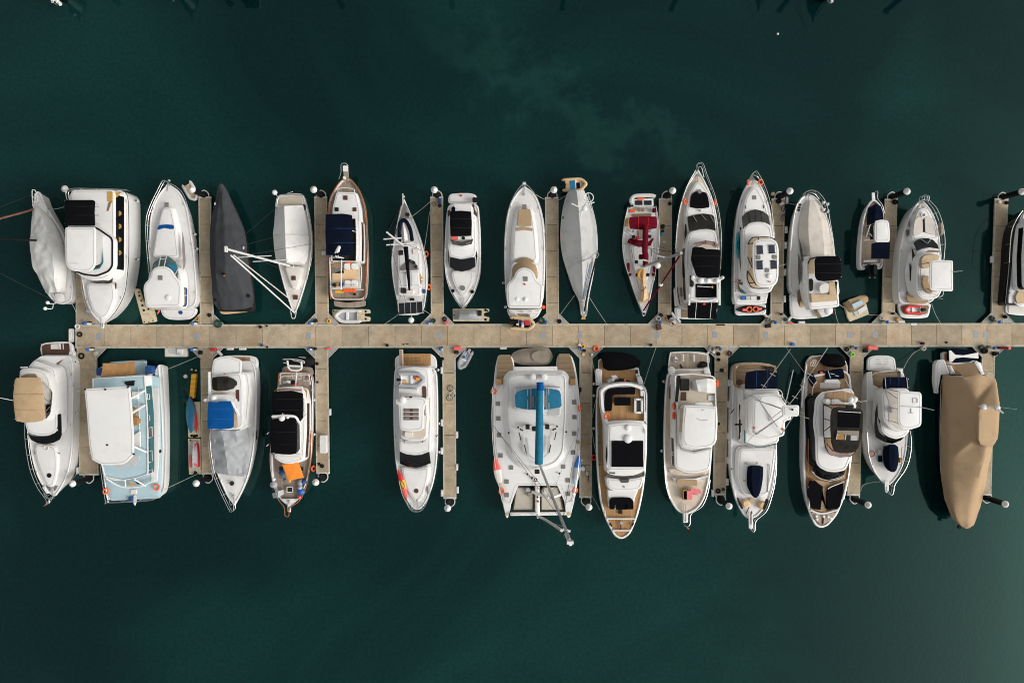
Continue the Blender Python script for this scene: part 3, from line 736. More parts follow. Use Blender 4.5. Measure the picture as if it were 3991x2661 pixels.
# ---- U3 white yacht with blue stripe
fr(400,620)
H3 = [(480,1300),(820,1300),(820,1100),(808,960),(792,780),(765,600),(735,420),(675,285),(570,215),(500,290),(440,400),(413,520),(405,700),(408,900),(430,1100)]
start('motor_yacht','white motor yacht with a curved royal blue foredeck stripe and a green glass windscreen','motor yacht', H3)
hull(H3,1.6,2.05,8, flare=.10)
slab('swim_platform', [(500,1300),(520,1365),(570,1398),(650,1405),(760,1400),(812,1360),(826,1300)], .62,'white', .35, .6)
body('foredeck_trunk', [(520,420),(605,420),(640,600),(668,860),(430,860),(470,620)],2.35,1.75,'white_satin', .5, .25, .12)
pan('blue_stripe', [(475,618),(480,590),(500,576),(560,570),(620,576),(624,610),(590,612),(540,600)],2.47,'blue_canvas', .2)
body('saloon', [(432,940),(655,940),(685,1000),(690,1290),(380,1290),(400,1000)],2.7,1.7,'white', .5, .2, .1)
pan('side_window', [(695,628,2.3),(712,720,2.35),(724,880,2.35),(718,940,2.4),(702,972,2.45),(694,800,2.7)],0,'grey_hatch', .2)
gw = pan('windscreen', [(425,975,2.75),(440,912,2.7),(500,857,2.62),(580,850,2.62),(640,900,2.7),(658,965,2.75),(655,1050,2.8),(625,1020,3.85),(598,960,3.9),(540,934,3.9),(465,944,3.9)],0,'glass_green', .1, .03)
hoopframe('mullion', [[(505,856,2.66),(488,942,3.9)],[(556,850,2.66),(538,934,3.9)],[(505,873,2.9),(550,873,2.9)],[(655,962,2.8),(628,1015,3.85)]], .05,'white_pipe', gw)

pan('seat_cover', [(552,928,3.84),(580,915,3.6),(640,922,3.1),(652,955,3.05),(626,988,3.7),(596,955,3.88)],0,'sky_canvas', .05, .03, gw)
slab('hardtop', [(462,942),(540,932),(600,960),(633,1020),(685,1080),(690,1150),(682,1280),(640,1290),(400,1295),(375,1280),(355,1140),(362,1090),(412,1040),(428,975)],4.0,'white', .16, .4, .1)
hatch(502,1036,40,4.14); dome(573,1210,4.08, .28,'antenna_dome','white_satin', .1)
wf = pan('side_opening', [(690,1140),(702,1122),(738,1122),(734,1275),(720,1288),(690,1288)],2.25,'teak_grey', .15)
frame_strip('opening_frame', [(690,1140),(702,1122),(738,1122),(734,1275),(720,1288),(690,1288)],2.31, .1,'blue', .2, .05, wf)
hoopframe('opening_bar', [[(690,1188,2.3),(738,1190,2.3)]], .05,'white_pipe', wf)
box3('helm_seat', P(705,1250,1.9), .5, .7, .3,'mahogany', parent=wf)
body('transom_step', [(455,1300),(690,1300),(600,1312),(465,1312)],1.2, .6,'white', .1, .02)
pan('platform_mat', [(655,1325),(690,1322),(700,1335),(695,1355),(665,1355)], .68,'blue', .2)
rail([(406,1000),(388,830),(376,660),(377,560),(388,480),(425,380),(475,280),(525,190),(570,205)],2.75,1.95, step=1.5)
rail([(590,215),(640,240),(700,300),(745,420),(785,600)],2.1,1.9, step=2.5, mid=0)
hatch(557,398,38,2.43); anchor(570,240,0,-1,2.12); cyl('windlass', P(585,190,2.1), .12, .2,'steel')
tube('flag_staff', [(500,1312,1.3),(478,1355,1.9)],0, .02,'steel', n=4); pan('flag', [(485,1318,1.85),(503,1318,1.8),(490,1345,1.9),(476,1352,1.95)],0,'salmon', 0, .02)
end()
# ---- U4 dark grey covered boat
fr(800,620)
H4 = [(130,215),(155,215),(185,280),(250,400),(300,510),(340,640),(360,800),(395,1010),(415,1290),(400,1330),(120,1330),(75,1260),(55,1050),(40,800),(45,560),(75,400),(105,290)]
start('motor_yacht','motor yacht wrapped entirely in a dark grey cover, sharp bow pointing away from the walkway','motor yacht', H4)
hull(H4,1.35,1.6,0,'charcoal','charcoal', sharp=(), rub='black', flare=.1)
cover('boat_cover', [[(112,240,1.85),(85,380,1.75),(55,520,1.65),(42,700,1.6),(42,880,1.55),(55,1050,1.5),(70,1240,1.45),(125,1310,1.4)],
      [(128,222,1.9),(118,380,2.2),(98,520,2.4),(82,700,2.8),(85,880,3.2),(95,1020,3.0),(120,1200,2.0),(150,1315,1.6)],
      [(140,217,1.92),(150,380,2.4),(165,520,2.7),(170,700,3.2),(175,880,3.6),(180,1020,3.3),(220,1200,2.1),(240,1318,1.7)],
      [(152,220,1.9),(180,380,2.25),(225,520,2.5),(258,700,2.9),(270,880,3.2),(285,1020,2.9),(330,1200,2.0),(330,1310,1.6)],
      [(168,240,1.85),(240,400,1.75),(300,530,1.65),(340,650,1.6),(362,830,1.55),(388,1000,1.5),(412,1180,1.45),(412,1290,1.4)]],'grey_canvas', 6,14, .11, seed=9, drop=.3, ang=50)
slab('swim_platform', [(120,1318),(240,1322),(415,1285),(416,1318),(370,1335),(180,1354),(135,1350)], .6,'peach_pad', .3, .3)
box3('cover_vent', P(160,1003,3.6), .35, .3, .2,'black'); box3('cover_buckle', P(166,1018,3.6), .2, .1, .12,'orange')
cyl('fender_hole', P(84,1230,1.7), .15, .06,'black'); rp('cover_patch', 363,1178,388,1210,1.98,'black')
box3('cover_vent', P(335,775,2.0), .14, .3, .12,'box_white'); box3('cover_vent', P(86,392,2.0), .12, .26, .12,'box_white')
end()
# ---- U5 white tarp sailboat with leaning mast
H5 = [(640,318),(720,305),(800,300),(850,310),(862,335),(895,480),(925,640),(932,740),(905,960),(860,1140),(800,1310),(778,1348),(755,1310),(700,1160),(645,950),(610,780),(600,620),(612,430),(628,350)]
start('sailboat','sailboat under a white ridge tarp, its white mast leaning left over the grey boat','sailboat', H5)
hull(H5,1.2,1.5,11,'white','white_warm', g=.1, sharp=(11,))
body('coachroof', [(690,930),(850,935),(830,1040),(800,1130),(760,1130),(725,1040)],1.75,1.3,'white_warm', .5, .12)
hatch(770,1038,38,1.86,'mahogany'); hatch(787,1206,40,1.55,'mahogany')
cover('boat_cover', [[(628,425,1.75),(603,560,1.8),(592,650,1.85),(602,790,1.8),(615,870,1.75),(622,905,1.7)],
      [(690,410,2.9),(694,520,3.0),(698,660,3.0),(702,780,3.0),(708,850,2.95),(712,905,2.9)],
      [(850,400,1.95),(880,520,1.9),(900,655,1.85),(902,780,1.85),(890,860,1.8),(870,915,1.75)]],'tarp_white', 4,9, .03, seed=5, drop=.2, straight=True)
hoopframe('tarp_seam', [[(594,664,1.95),(700,660,3.06),(902,660,1.95)]], .025,'grey_light')
m = mast((735,932,2.2),(178,783,17), .105,'white_pipe', spread=(.35, .6), sl=1.7, ang=.05, taper=1.0, stays=[(605,680,1.4, .97),(625,420,1.4, .97),(930,740,1.4, .7),(640,950,1.5, .72)])
slab('masthead', [(166,758),(186,758),(188,812),(166,812)],17.1,'white', .3, .05)
tube('furled_sail', [(778,1340,1.7),(225,842,16.2)],0, .075,'white_satin', n=8)
tube('forestay_tube', [(735,1220,1.7),(250,840,15.6)],0, .055,'white_warm', n=6)
hoopframe('boom', [[(730,912,2.6),(870,918,2.5)],[(770,925,2.4),(765,955,2.2)]], .05,'white_pipe')
hoopframe('pulpit', [[(738,1300,1.55),(755,1380,2.1),(770,1390,2.1),(785,1380,2.1),(798,1310,1.55)],[(742,1330,1.8),(755,1350,1.9)]], .04,'white_pipe')
rail([(612,415),(635,325),(720,308),(850,312)],1.9,1.25, step=1.0)
ball('antenna_ball', P(606,292,2.3), .28,'white', sz=.8); hoopframe('antenna_pole', [[(606,292,2.3),(632,330,1.3)],[(718,300,1.4),(762,285,2.0)]], .05,'white_pipe')
box3('life_raft', P(858,424,1.35), .5, .6, .3,'black')
slab('cockpit_floor', [(640,335),(840,325),(850,395),(635,405)],1.22,'cream_deck', .1)
rail([(868,340),(905,500),(932,700),(922,860),(880,1050)],1.9,1.3, step=2)
end()
# ---- U6 wooden trawler
fr(1200,620)
H6 = [(200,1228),(500,1228),(515,1100),(524,860),(515,520),(500,400),(450,270),(390,190),(345,165),(290,185),(225,270),(185,360),(175,470),(172,620),(175,860),(188,1100)]
start('trawler','wooden trimmed trawler with a navy canopy, teak side decks and a long bowsprit','trawler', H6)
hull(H6,1.5,2.2,8,'white','teak_grey', g=.1, drop=.4, rub='varnish', sharp=(8,), flare=.08)
T, _ = rnd([v for v in PP(H6,1.7)],1.2,4,(8,))
fr(1200,620)
tube('cap_rail', [(200,1222,1.55),(188,1100,1.56),(177,860,1.66),(176,620,1.8),(180,470,1.92),(190,360,2.05),(228,275,2.15),(290,190,2.25),(345,168,2.27),(390,195,2.25),(448,275,2.15),(496,400,2.05),(512,520,1.92),(518,700,1.8),(516,860,1.68),(508,1100,1.56),(497,1222,1.55)],0, .06,'varnish')
body('forward_cabin', [(250,285),(425,290),(455,420),(465,560),(210,560),(215,420)],2.45,1.5,'white', .3, .08)
hoopframe('deck_rail', [[(262,285,2.2),(270,258,2.3),(340,252,2.3),(400,265,2.3),(408,290,2.2)]], .04,'white_pipe')
hatch(327,338,38,2.56,'mahogany'); hatch(251,439,34,2.55,'charcoal'); hatch(407,440,34,2.55,'mahogany')
dh = body('deckhouse', [(205,540),(460,540),(465,700),(462,890),(205,890)],3.3,1.5,'white', .2, .1)
band(dh,'side_window', 1.1,2.9, .45, .85,'glass')
slab('fly_deck', [(210,500),(420,520),(428,700),(428,890),(205,890)],3.35,'charcoal', .1, .15)
frame_strip('fly_coaming', [(205,500),(420,515),(426,700),(424,895),(200,892)],3.8, .06,'white', .15, .45)
bimini([(154,482),(300,476),(385,488),(390,560),(385,700),(392,800),(388,840),(300,840),(160,840),(152,660)],5.2,'navy_canvas', 3.4, .14, .12, name='canopy')
m = hoopframe('signal_mast', [[(195,862,3.6),(250,855,4.4),(310,864,3.6)],[(250,858,4.4),(238,820,5.2),(262,770,6.0)],[(262,855,4.4),(268,815,5.2)]], .07,'white_pipe')
slab('radar_scanner', [(240,800),(268,752),(288,764),(272,812),(250,822)],6.0,'white', .18, .1)
hoopframe('cargo_boom', [[(293,880,3.9),(290,1140,3.4)],[(190,862,3.7),(200,1130,2.3)]], .07,'white_pipe')
af = slab('aft_deck', [(205,900),(438,900),(440,1128),(205,1135)],2.45,'cream_deck', .9, .08)
pan('sun_mat', [(212,1000),(318,962),(432,962),(432,1055),(214,1056)],2.53,'peach_pad', .05)
pan('deck_hatch', [(210,905),(285,903),(288,945),(215,948)],2.53,'teak', .03); rp('grey_mat', 212,950,315,998,2.53,'grey_hatch', .03)
for sx, sy in ((342,935),(405,935),(346,1085),(404,1082)):
    o = rp('deck_chair', sx-26, sy-27, sx+26, sy+26,2.95,'white_satin', .2, .42); rp('chair_back', sx-22, sy-26 if sy < 1000 else sy+18, sx+22, sy-17 if sy < 1000 else sy+27,3.2,'white_satin', .08, .3, o)
for i in range(4): cyl('orange_float', P(322+i*28,1146,2.3), .2, .22,'orange')
for i in range(2): cyl('orange_float', P(345+i*24,905,2.9), .2, .2,'orange')
box3('yellow_case', P(278,1158,2.0), .85, .3, .3,'yellow'); cyl('cooking_pot', P(235,1100,2.5), .22, .3,'charcoal'); box3('blue_box', P(296,1098,2.5), .35, .45, .3,'blue'); box3('wooden_crate', P(262,1092,2.5), .35, .35, .25,'wicker')
hoopframe('deck_frame', [[(192,905,2.5),(445,898,2.9),(458,1130,2.4)],[(205,1132,2.5),(488,1140,2.3)]], .05,'white_pipe')
slab('swim_platform', [(225,1234),(345,1254),(505,1232),(502,1285),(400,1298),(300,1296),(228,1282)], .6,'teak_grey', .2, .2)
box3('stern_box', P(410,1180,1.3), .22, .22, .3,'black')
pl = pulpit_plank([(307,60),(352,60),(356,190),(312,190)],2.3,'teak_grey'); rp('anchor_plate', 305,58,346,108,2.36,'white', .04, .05, pl)
tube('pulpit_rail', [(270,175,2.4),(288,120,2.9),(290,50,3.1),(325,37,3.1),(352,60,2.9)],0, .035,'alloy'); cyl('windlass', P(322,168,2.2), .16, .25,'white')
hoopframe('antenna', [[(370,620,4.0),(420,636,3.6)]], .04,'white_pipe')
end()
# ---- U7 sailboat with black boom and solar panels
H7 = [(790,1360),(1000,1358),(1030,1200),(1040,1050),(1036,950),(1000,760),(930,560),(860,400),(838,345),(815,400),(780,560),(750,720),(735,850),(738,980),(752,1120),(785,1260)]
start('sailboat','white sailboat with a black sail cover and four solar panels on its stern','sailboat', H7)
hull(H7,1.25,1.6,8,'white','nonskid', g=.1, sharp=(8,))
body('coachroof', [(800,730),(960,735),(985,850),(985,1190),(790,1190),(785,870)],1.75,1.3,'white_satin', .3, .1)
pan('foredeck_well', [(818,400),(845,385),(870,480),(890,520),(800,522)],1.62,'grey_hatch', .1)
cyl('windlass', P(838,330,1.7), .1, .4,'steel_white'); cyl('deck_hatch', P(870,486,1.64), .22, .08,'charcoal')
tube('dinghy_tube', [(800,720,1.9),(798,640,1.95),(805,560,1.95),(830,535,1.95),(860,548,1.95),(895,620,1.95),(910,715,1.9)],0, .2,'navy_canvas', n=8)
cover('dinghy_floor', [[(812,690,1.8),(810,600,1.8),(820,560,1.8)],[(845,715,2.1),(838,630,2.15),(830,555,2.0)],[(885,700,1.8),(865,620,1.8),(842,560,1.8)]],'white_satin', 3,5, .03, seed=2, drop=.15)
pan('cockpit_well', [(808,940),(880,870),(925,885),(955,930),(965,968),(805,970)],1.86,'grey_hatch', .15)
for a, b in ((885,890),(925,905),(945,940)): box3('cushion', P(a, b, 1.86), .3, .3, .15,'charcoal')
rp('side_hatch', 790,795,832,838,1.88,'charcoal'); rp('deck_locker', 918,785,962,832,1.95,'white_warm')
slab('bimini', [(790,980),(868,978),(872,1118),(797,1118)],3.1,'white', .1, .05); slab('bimini', [(886,970),(970,970),(978,1115),(893,1118)],3.1,'white', .1, .05)
posts('canopy_legs', [(796,985),(800,1110),(965,975),(972,1110)],1.3,3.05)
tube('boom_cover', [(855,770,2.9),(862,850,3.1),(870,950,3.35),(880,1050,3.5),(886,1145,3.5)],0, .26,'black_canvas', n=10, taper=.42)
m = mast((850,768,1.8),(690,640,15), .11,'white_pipe', spread=(), stays=[(838,345,1.7, .97),(735,850,1.4, .95),(1000,800,1.4, .5),(880,1345,1.5, .98)])
hoopframe('spreader', [[(660,699,7.6),(822,688,7.4)],[(685,750,5.2),(925,733,5.0)]], .07,'white', m)
tube('furled_sail', [(822,385,1.7),(770,480,5),(700,610,11)],0, .07,'black_canvas', n=6); tube('lazy_sheet', [(850,768,2.5),(790,600,4),(755,680,6)],0, .04,'rope_dark', n=5)
box3('instrument_arch', P(858,772,1.9), .5, .4, .5,'white')
box3('helm_locker', P(898,1162,1.5), .75, .4, .6,'white_warm'); rp('companionway', 812,1124,856,1170,1.9,'charcoal'); rp('stern_hatch', 888,1212,930,1236,1.45,'charcoal')
sp = slab('solar_panel', [(790,1255),(1000,1240),(1008,1345),(796,1362)],2.7,'steel_white', .08, .02, .0)
for i in range(4):
    x0, x1 = 793+i*52.5,841+i*52.5; dy = -i*3.6
    pan('solar_cell', [(x0,1258+dy),(x1,1255+dy),(x1+4,1352+dy),(x0+4,1355+dy)],2.73,'solar', .01, .02, sp)
posts('panel_arch', [(800,1260),(992,1248),(805,1355),(1000,1342)],1.25,2.6, .035)
ball('antenna_ball', P(902,1405,2.6), .32,'white', sz=.8); hoopframe('antenna_pole', [[(902,1400,2.5),(905,1350,1.4)]], .04,'steel')
rail([(832,390),(815,430),(780,580),(752,720),(733,860),(738,1000),(756,1130)],1.95,1.4, step=1.8)
rail([(850,390),(930,550),(1000,750),(1042,950),(1040,1110),(1010,1300)],1.95,1.35, step=1.8)
hoopframe('stern_gear', [[(980,1000,1.9),(990,1090,1.9)],[(985,1030,1.8),(1000,1040,1.8)],[(983,1060,1.8),(1000,1070,1.8)]], .07,'ochre')
pulpit_plank([(822,300),(832,300),(842,375),(822,375)],1.75,'steel_white'); box3('blue_bag', P(1017,1155,1.35), .3, .4, .25,'blue')
end()
# ---- U8 yacht with black bimini, bow toward the walkway
fr(1600,620)
H8 = [(330,390),(590,390),(600,500),(610,640),(612,880),(600,1020),(560,1150),(500,1250),(458,1295),(410,1245),(345,1130),(305,1000),(296,860),(304,650),(315,500)]
start('motor_yacht','compact white flybridge yacht with a black bimini, its bow pointing at the walkway','motor yacht', H8)
hull(H8,1.45,1.95,8)
slab('swim_platform', [(328,390),(330,330),(350,305),(420,297),(520,297),(570,312),(582,345),(582,390)], .65,'white', .35, .5)
hs_ = body('house', [(335,480),(570,480),(578,780),(564,858),(500,872),(450,876),(400,870),(343,858),(328,780)],2.5,1.5,'white', .4, .1)
body('foredeck_trunk', [(350,975),(560,975),(535,1100),(480,1190),(440,1190),(380,1100)],2.05,1.6,'white_satin', .6, .15)
pan('windscreen', [(342,862,2.58),(362,857,2.6),(450,878,2.64),(545,857,2.6),(563,862,2.58),(568,940,2.2),(520,965,2.16),(450,982,2.14),(390,972,2.16),(340,940,2.2)],0,'glass', .1, .05)
body('flybridge', [(345,400),(540,395),(548,560),(548,700),(530,745),(450,762),(370,745),(348,690)],3.3,2.5,'white', .4, .05, .1)
rp('fly_floor', 380,390,522,458,3.36,'nonskid', .1); pan('fly_screen', [(348,700,3.35),(370,712,3.7),(450,725,3.75),(525,712,3.7),(548,695,3.35),(535,742,3.3),(450,760,3.3),(368,745,3.3)],0,'glass_grey', .05, .03)
pan('fly_cockpit', [(352,675),(540,675),(530,712),(370,712)],3.4,'cream_deck', .1); box3('helm_seat', P(385,690,3.4), .55, .4, .35,'salmon'); box3('helm_console', P(470,690,3.4),1.4, .3, .3,'white'); cyl('steering_wheel', P(462,690,3.72), .18, .05,'black')
bimini([(345,455),(440,450),(530,458),(536,560),(532,670),(440,674),(350,674),(343,560)],4.75,'black_canvas', 3.3, .12, .12)
pan('side_window', [(330,655,2.35),(334,660,2.4),(336,860,2.35),(332,920,2.2),(328,880,2.2)],0,'glass', 0, .05); pan('side_window', [(568,655,2.45),(573,655,2.4),(582,850,2.1),(574,920,2.2),(570,850,2.5)],0,'glass', 0, .05)
pan('side_step', [(322,450),(348,440),(345,500),(322,500)],1.5,'teak_dark', .1); pan('side_step', [(540,388),(555,388),(560,440),(580,470),(582,500),(558,500),(542,440)],1.5,'teak_dark', .1)
box3('lifeboat_canister', P(568,362,1.0), .65, .5, .4,'black'); pan('black_roll', [(355,455),(358,420),(375,412),(390,420),(388,455)],3.5,'black_canvas', .1, .2)
cyl('deck_hatch', P(456,1126,2.18), .27, .06,'grey_hatch'); cyl('stern_light', P(441,320, .7), .12, .12,'red')
for a, b in ((369,1150),(538,1157)): cyl('rope_coil', P(a, b, 1.95), .2, .1,'rubber')
anchor(459,1262,0,1,2.05); hoopframe('anchor_chain', [[(459,1210,2.1),(459,1255,2.1)]], .05,'alloy')
rail([(306,780),(300,900),(312,1030),(345,1140),(400,1240),(458,1302),(505,1250),(560,1160),(604,1020),(614,880)],2.5,1.85, step=1.7)
end()
# ---- U9 long white yacht with tan pads
H9 = [(845,1300),(1150,1300),(1168,1100),(1174,900),(1172,700),(1155,520),(1120,380),(1070,290),(992,235),(930,290),(870,390),(838,520),(822,700),(820,900),(828,1100)]
start('motor_yacht','long white yacht with tan foredeck sun pads and a broad white hardtop near the walkway','motor yacht', H9)
hull(H9,1.7,2.2,8)
slab('swim_platform', [(838,1300),(850,1350),(880,1395),(960,1402),(1060,1402),(1110,1380),(1138,1330),(1152,1295)], .65,'white', .35, .7)
body('foredeck_trunk', [(935,420),(1060,420),(1090,620),(1110,900),(885,900),(900,620)],2.55,1.9,'white', .6, .22, .14)
hatch(994,415,38,2.64)
pan('sun_pad', [(945,438),(1045,436),(1058,575),(1052,585),(936,585),(935,560)],2.68,'tan_pad', .1); pan('pad_bolster', [(928,600),(990,592),(1066,604),(1066,628),(990,618),(928,628)],2.72,'tan_pad', .08, .12)
body('saloon', [(890,900),(1108,900),(1120,1080),(1125,1290),(850,1290),(862,1060)],3.1,1.8,'white', .4, .1)
cover('windscreen_cover', [[(888,1020,3.05),(886,940,2.95),(925,880,2.75),(995,857,2.7),(1065,880,2.75),(1106,940,2.95),(1112,1030,3.05)],[(900,1040,3.95),(918,985,3.9),(950,958,3.9),(995,945,3.9),(1045,960,3.9),(1080,1000,3.9),(1098,1055,3.95)]],'tan_pad', 4,10, .02)
slab('hardtop', [(900,1040),(918,985),(950,955),(995,944),(1045,958),(1082,1000),(1100,1055),(1145,1090),(1160,1110),(1150,1240),(1148,1300),(860,1300),(845,1270),(838,1120),(848,1085)],4.0,'white', .18, .35, .14)
frame_strip('roof_edge', [(846,1300),(1150,1300),(1150,1306),(846,1306)],3.85, .02,'rubber', .0)
hatch(1003,1046,40,4.17); cyl('roof_light', P(997,1093,4.13), .1, .12,'red'); dome(1003,1225,4.05, .22,'radar_dome','white_satin', .16); dome(930,1222,4.0, .24,'antenna_dome','white_satin', .12)
body('cockpit_coaming', [(850,1310),(1140,1310),(1128,1345),(872,1345)],1.45, .7,'white', .2, .05); rp('cockpit_floor', 880,1318,1060,1340,1.5,'nonskid', .05)
hoopframe('stern_davit', [[(970,1325,1.6),(972,1300,2.2)],[(950,1332,1.6),(990,1332,1.6)],[(1030,1330,1.6),(1060,1330,1.6)],[(905,1340,1.6),(940,1370,1.4)]], .035,'steel')
anchor(992,240,0,-1,2.25); slab('anchor_roller', [(978,200),(1006,200),(1004,222),(980,222)],2.35,'white', .12, .05)
hoopframe('anchor_chain', [[(992,300,2.2),(992,240,2.3)]], .04,'alloy'); box3('windlass', P(992,312,2.2), .18, .18, .2,'alloy')
rail([(845,700),(838,560),(862,420),(915,300),(978,218),(992,205),(1008,218),(1075,290),(1125,390),(1158,520),(1172,640)],2.8,2.15, step=1.9, mid=0)
pan('side_teak', [(846,1050),(868,1038),(888,1040),(862,1075),(846,1098)],2.0,'cream_deck', .05)
end()
# ---- U10 grey tarped sailboat
fr(2000,620)
H10 = [(490,275),(620,270),(660,370),(700,480),(725,600),(730,740),(720,880),(690,1060),(655,1220),(640,1370),(595,1370),(580,1230),(530,1150),(470,970),(430,840),(414,700),(418,560),(435,430),(465,320)]
start('sailboat','sailboat fully tented in a pale grey ridge tarp, with blue panels at its stern','sailboat', H10)
hull(H10,1.2,1.5,9,'white_satin','grey_light', g=.1, sharp=())
cover('boat_cover', [[(490,278,1.9),(470,340,1.6),(436,450,1.45),(418,560,1.4),(414,700,1.4),(432,840,1.4),(470,970,1.45),(530,1150,1.5),(575,1215,1.6),(588,1242,1.7)],
      [(520,275,2.1),(505,340,2.1),(480,450,2.1),(465,560,2.1),(462,700,2.15),(475,840,2.15),(510,970,2.1),(560,1150,2.0),(588,1215,1.9),(594,1242,1.9)],
      [(552,272,2.5),(562,340,2.6),(572,450,2.8),(582,560,3.0),(592,700,3.1),(598,840,3.1),(604,970,2.9),(607,1150,2.4),(607,1215,2.2),(606,1242,2.1)],
      [(620,270,2.0),(640,340,1.8),(680,450,1.6),(712,560,1.5),(726,700,1.45),(722,840,1.45),(700,970,1.45),(655,1150,1.6),(634,1215,1.7),(622,1242,1.8)]],'tarp_grey', 4,12, .05, seed=12, drop=.12)
pan('solar_panel', [(490,190),(540,185),(546,265),(496,270)],2.3,'kayak_blue', .03); pan('solar_panel', [(549,206),(582,204),(585,258),(552,262)],2.25,'navy_canvas', .03)
posts('panel_legs', [(496,265),(540,262),(582,255)],1.2,2.2)

hoopframe('lowered_mast', [[(470,938,1.9),(600,895,3.4),(735,812,3.0)],[(530,883,3.3),(640,875,3.4),(700,855,3.1)],[(735,808,3.0),(745,835,3.0)],[(728,865,2.2),(748,838,3.0)]], .05,'alloy')
tube('furled_sail', [(725,868,2.0),(690,1000,2.1),(650,1170,2.1),(622,1330,2.0)],0, .09,'black', n=6); tube('blue_line', [(675,905,2.5),(640,1060,2.4),(612,1225,2.2)],0, .06,'kayak_blue', n=5); tube('white_line', [(718,900,1.9),(680,1060,1.9),(645,1200,1.9)],0, .05,'white_pipe', n=5)
slab('bow_deck', [(590,1245),(632,1245),(626,1335),(606,1335)],1.75,'white_warm', .2, .1); pan('bow_plate', [(604,1368),(624,1368),(634,1398),(592,1400)],1.7,'ochre', .04); hoopframe('pulpit', [[(592,1260,1.7),(612,1370,2.3),(640,1360,2.2),(636,1270,1.7)]], .04,'steel')
o = hoopframe('wind_generator', [[(580,470,2.8),(640,380,4.2)],[(640,380,4.2),(655,330,4.4)]], .05,'white_pipe')
hoopframe('turbine_blade', [[(508,388,4.6),(585,422,4.5)],[(640,405,4.5),(708,375,4.6)],[(620,420,4.4),(590,490,4.3)]], .07,'white', o); ball('turbine_hub', P(624,430,4.4), .3,'white', o, sz=.6); V, F = torus(P(660,336,3.2), .48, .05); mk('life_ring', V, F,'white', o)
rail([(655,300),(690,420),(722,560),(735,700),(735,800)],1.9,1.3, step=2); hoopframe('stern_rail', [[(470,320,1.9),(456,365,1.9),(480,370,1.4)]], .04,'alloy'); box3('vent', P(440,515,1.45), .25, .3, .2,'black')
end()
# ---- U11 red sailboat
fr(2400,620)
H11 = [(110,418),(345,408),(362,500),(372,620),(370,760),(350,950),(320,1120),(290,1260),(265,1340),(230,1335),(195,1250),(150,1130),(105,980),(78,860),(66,740),(72,620),(88,500)]
start('sailboat','white sailboat with maroon bimini and sail covers, its grey mast leaning across the finger pontoon','sailboat', H11)
hull(H11,1.25,1.6,8,'white','nonskid', g=.1, sharp=())
body('coachroof', [(140,700),(325,700),(325,860),(290,1010),(255,1090),(215,1090),(165,960),(140,830)],1.8,1.35,'white_satin', .4, .12)
pan('cockpit_well', [(150,480),(310,475),(312,505),(150,510)],1.35,'teak_brown', .05); pan('cockpit_floor', [(200,620),(240,620),(242,690),(205,690)],1.5,'teak_grey', .05)
bimini([(118,508),(240,500),(358,502),(362,560),(356,606),(240,620),(122,608),(116,560)],2.9,'maroon', 1.3, .12, .15)
cover('spray_hood', [[(98,732,1.6),(130,690,1.7),(128,700,1.8)],[(150,745,2.3),(200,720,2.4),(250,712,2.4)],[(200,768,1.9),(270,760,2.0),(306,752,1.9)]],'maroon', 3,5, .03, seed=4)
pan('side_cover', [(96,732),(118,690),(140,725),(175,742),(170,755),(130,740)],2.2,'maroon', .05); pan('side_cover', [(270,740),(318,690),(335,690),(305,755),(275,762)],2.2,'maroon', .05)
tube('boom_cover', [(260,580,3.3),(258,700,3.3),(254,800,3.2),(262,850,3.1),(258,930,2.8)],0, .3,'maroon', n=10); box3('boom_bag', P(218,855,2.6), .45, .5, .3,'maroon')
m = mast((240,938,1.9),(572,820,15), .15,'alloy', spread=(), taper=.9, stays=[(75,740,1.5, .97),(368,760,1.5, .97),(70,620,1.5, .6)])
hoopframe('spreader', [[(358,842,9.0),(436,862,9.2)],[(235,878,5.2),(298,895,5.2)]], .08,'white', m); ball('antenna_ball', P(366,930,4.5), .32,'white', m, sz=.7)
tube('furled_sail', [(242,1320,1.7),(390,1100,7),(555,850,14.2)],0, .085,'maroon', n=6); cyl('furler_drum', P(391,1098,7.0), .18, .3,'white')
cover('sail_bundle', [[(215,960,1.8),(220,1060,1.8),(218,1150,1.8),(210,1250,1.7)],[(245,960,2.2),(240,1060,2.3),(248,1150,2.3),(240,1240,2.2)],[(268,975,1.9),(262,1060,1.9),(275,1150,1.8),(285,1210,1.8)]],'peach_pad', 5,9, .13, seed=6, drop=.1)
pan('sail_tail', [(195,1225),(235,1195),(280,1190),(292,1200),(270,1255),(210,1255)],1.85,'sand_pad', .1, .2); hoopframe('sail_tie', [[(218,1150,2.0),(245,1140,2.5),(262,1115,2.0)]], .03,'black')
tube('yellow_bag', [(222,965,1.9),(203,990,1.95),(203,1025,1.95),(225,1055,1.9)],0, .15,'yellow', n=6)
for a, b, c, d in ((100,905,122,985),(330,930,352,985),(118,995,138,1020),(322,992,346,1020)): rp('fender_cover', a, b, c, d, 1.75,'maroon', .12, .3)
for a, b in ((180,898),(188,1012),(280,1010),(156,678),(297,675)): hatch(a, b, 28,1.88,'charcoal')
for q in ([(136,790),(150,870)],[(316,785),(312,850)],[(183,1050),(203,1130)]): tube('deck_rail', q, 1.9, .03,'varnish', n=5)
box3('red_can', P(188,688,1.5), .3, .35, .3,'red'); pan('helm_seat', [(170,705),(205,700),(205,740),(175,735)],1.7,'white', .1); box3('winch', P(150,630,1.5), .25, .25, .25,'alloy'); box3('winch', P(295,628,1.5), .25, .25, .25,'alloy')
rail([(108,420),(84,520),(68,640),(62,750),(76,880),(108,1000)],1.95,1.35, step=1.9); rail([(350,410),(372,540),(380,700),(365,860),(335,1060)],1.95,1.35, step=1.9)
hoopframe('pulpit', [[(205,1260,1.6),(232,1350,2.2),(245,1366,2.2),(260,1350,2.2),(288,1262,1.6)]], .04,'steel')
